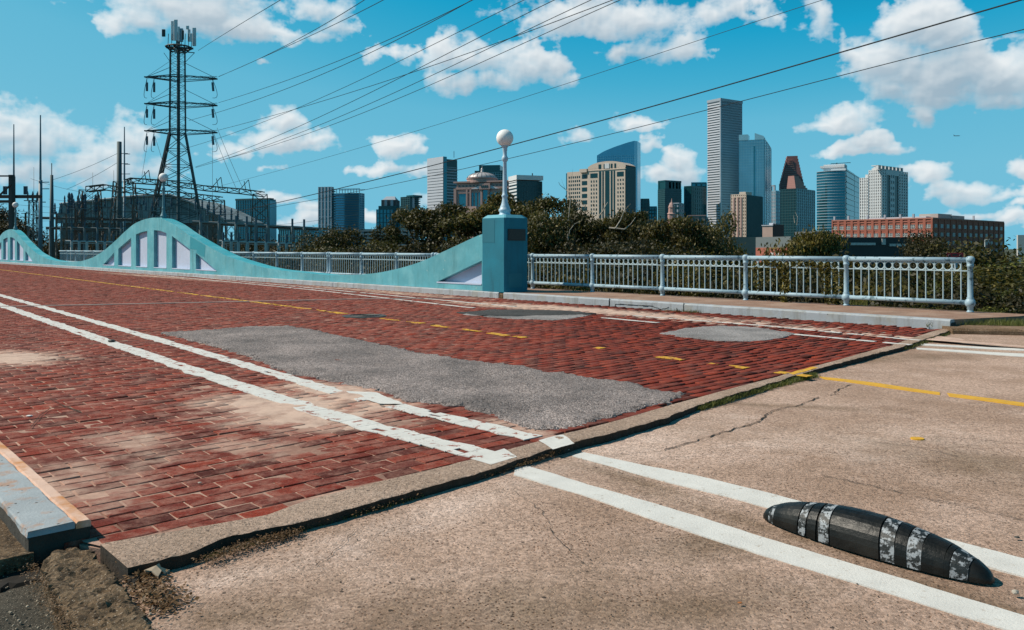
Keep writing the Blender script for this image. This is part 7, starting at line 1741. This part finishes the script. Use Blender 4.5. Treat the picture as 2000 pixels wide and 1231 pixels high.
# vines on the railing
vl = []
rs = np.random.default_rng(77)
def vine(px, n, spread, dv=.0, size=.040):
    n = int(n * 2.0)
    for i in range(n):
        t = rs.random() * (len(px) - 1); k_ = int(t); f = t - k_; x = px[k_][0] * (1 - f) + px[k_ + 1][0] * f; y = px[k_][1] * (1 - f) + px[k_ + 1][1] * f
        u, z = uz(x, y, RAIL_V); u += rs.normal(0, spread); z += rs.normal(0, spread); v_ = RAIL_V + rs.uniform(-.042, .06); c = np.array(W3(u, v_, z))
        nn = rs.normal(size=3) + np.array([-.3, -.8, .6]); nn /= np.linalg.norm(nn); a = np.cross(nn, rs.normal(size=3)); a /= np.linalg.norm(a); b_ = np.cross(nn, a); s = size * rs.uniform(.6, 1.2)
        vl.append([c - a * s, c - b_ * s * .6, c + a * s, c + b_ * s * .6])
vine([(1490, 512), (1515, 516), (1540, 520), (1575, 514), (1600, 520), (1630, 525)], 380, .05); vine([(1530, 520), (1533, 550), (1530, 580), (1535, 590)], 200, .035); vine([(1535, 520), (1540, 560), (1530, 585)], 130, .04)
vine([(1610, 520), (1618, 550), (1612, 580), (1630, 588)], 170, .045); vine([(1640, 530), (1635, 580)], 60, .05); vine([(1140, 555), (1150, 565), (1120, 566)], 60, .05); vine([(1475, 520), (1480, 560)], 50, .06); vine([(1240, 580), (1290, 588), (1330, 590)], 0 + 30, .05)
me = quads_mesh('climbing_vine', np.array(vl)); me.materials.append(LEAF_Y); tag(link('climbing_vine', me), 'climbing vine tangled in the railing bays', 'vine', kind='stuff')
# bare dead branches above the tree belt
def branch(label, paths, Z):
    mb = MB()
    for pts_, r0 in paths:
        q = [P(x, y, Z + random.uniform(-.3, .3)) for x, y in pts_]; n = len(q); r0 *= .5; mb.tube(q, r0, 5, [r0 * (1 - .75 * i / (n - 1)) for i in range(n)])
    tag(mb.build('dead_branch', DEADW), label, 'branch', 'bare dead branches above the tree belt')
branch('thin bare branch left of the courthouse', [([(1108, 470), (1110, 430), (1114, 392), (1112, 376), (1104, 370), (1094, 362), (1091, 356)], .09), ([(1112, 376), (1117, 345), (1119, 330)], .03), ([(1104, 370), (1096, 350)], .02)], 55)
branch('short pale broken branch before the courthouse', [([(1170, 422), (1178, 412), (1184, 400), (1187, 395)], .12)], 52)
branch('forked pale branch right of the courthouse', [([(1190, 445), (1202, 446), (1212, 430), (1219, 412), (1221, 405)], .11), ([(1202, 446), (1220, 448), (1232, 438), (1242, 424)], .10), ([(1219, 412), (1232, 398)], .03)], 50)
branch('bare twig curving above the dark trees', [([(1109, 470), (1113, 450), (1122, 438), (1133, 432)], .07)], 50)
branch('bare twigs above the sumac-like sapling', [([(1556, 440), (1558, 425), (1553, 414)], .02), ([(1552, 436), (1550, 420)], .015)], 28)
# thin street lamp pole by the warehouse
t = thing('lamp_pole', 'thin distant lamp pole before the dark side of the warehouse', 'street lamp', (P(1924, 0, 90).x, 90, -1)); X_ = P(1924, 0, 90).x
MB().bar((X_, 90, -3), (X_, 90, ZZ(469, 90)), .09, 6).bar((X_, 90, ZZ(469, 90)), (X_ + .5, 90, ZZ(468, 90)), .06, 5).build('pole', mat('pale_pole', (.4, .42, .42), .5), t); MB().bar((X_ + .3, 90, ZZ(468, 90)), (X_ + .55, 90, ZZ(477, 90)), .05, 5).build('lamp_head', mat('pale_pole', (.4, .42, .42)), t)
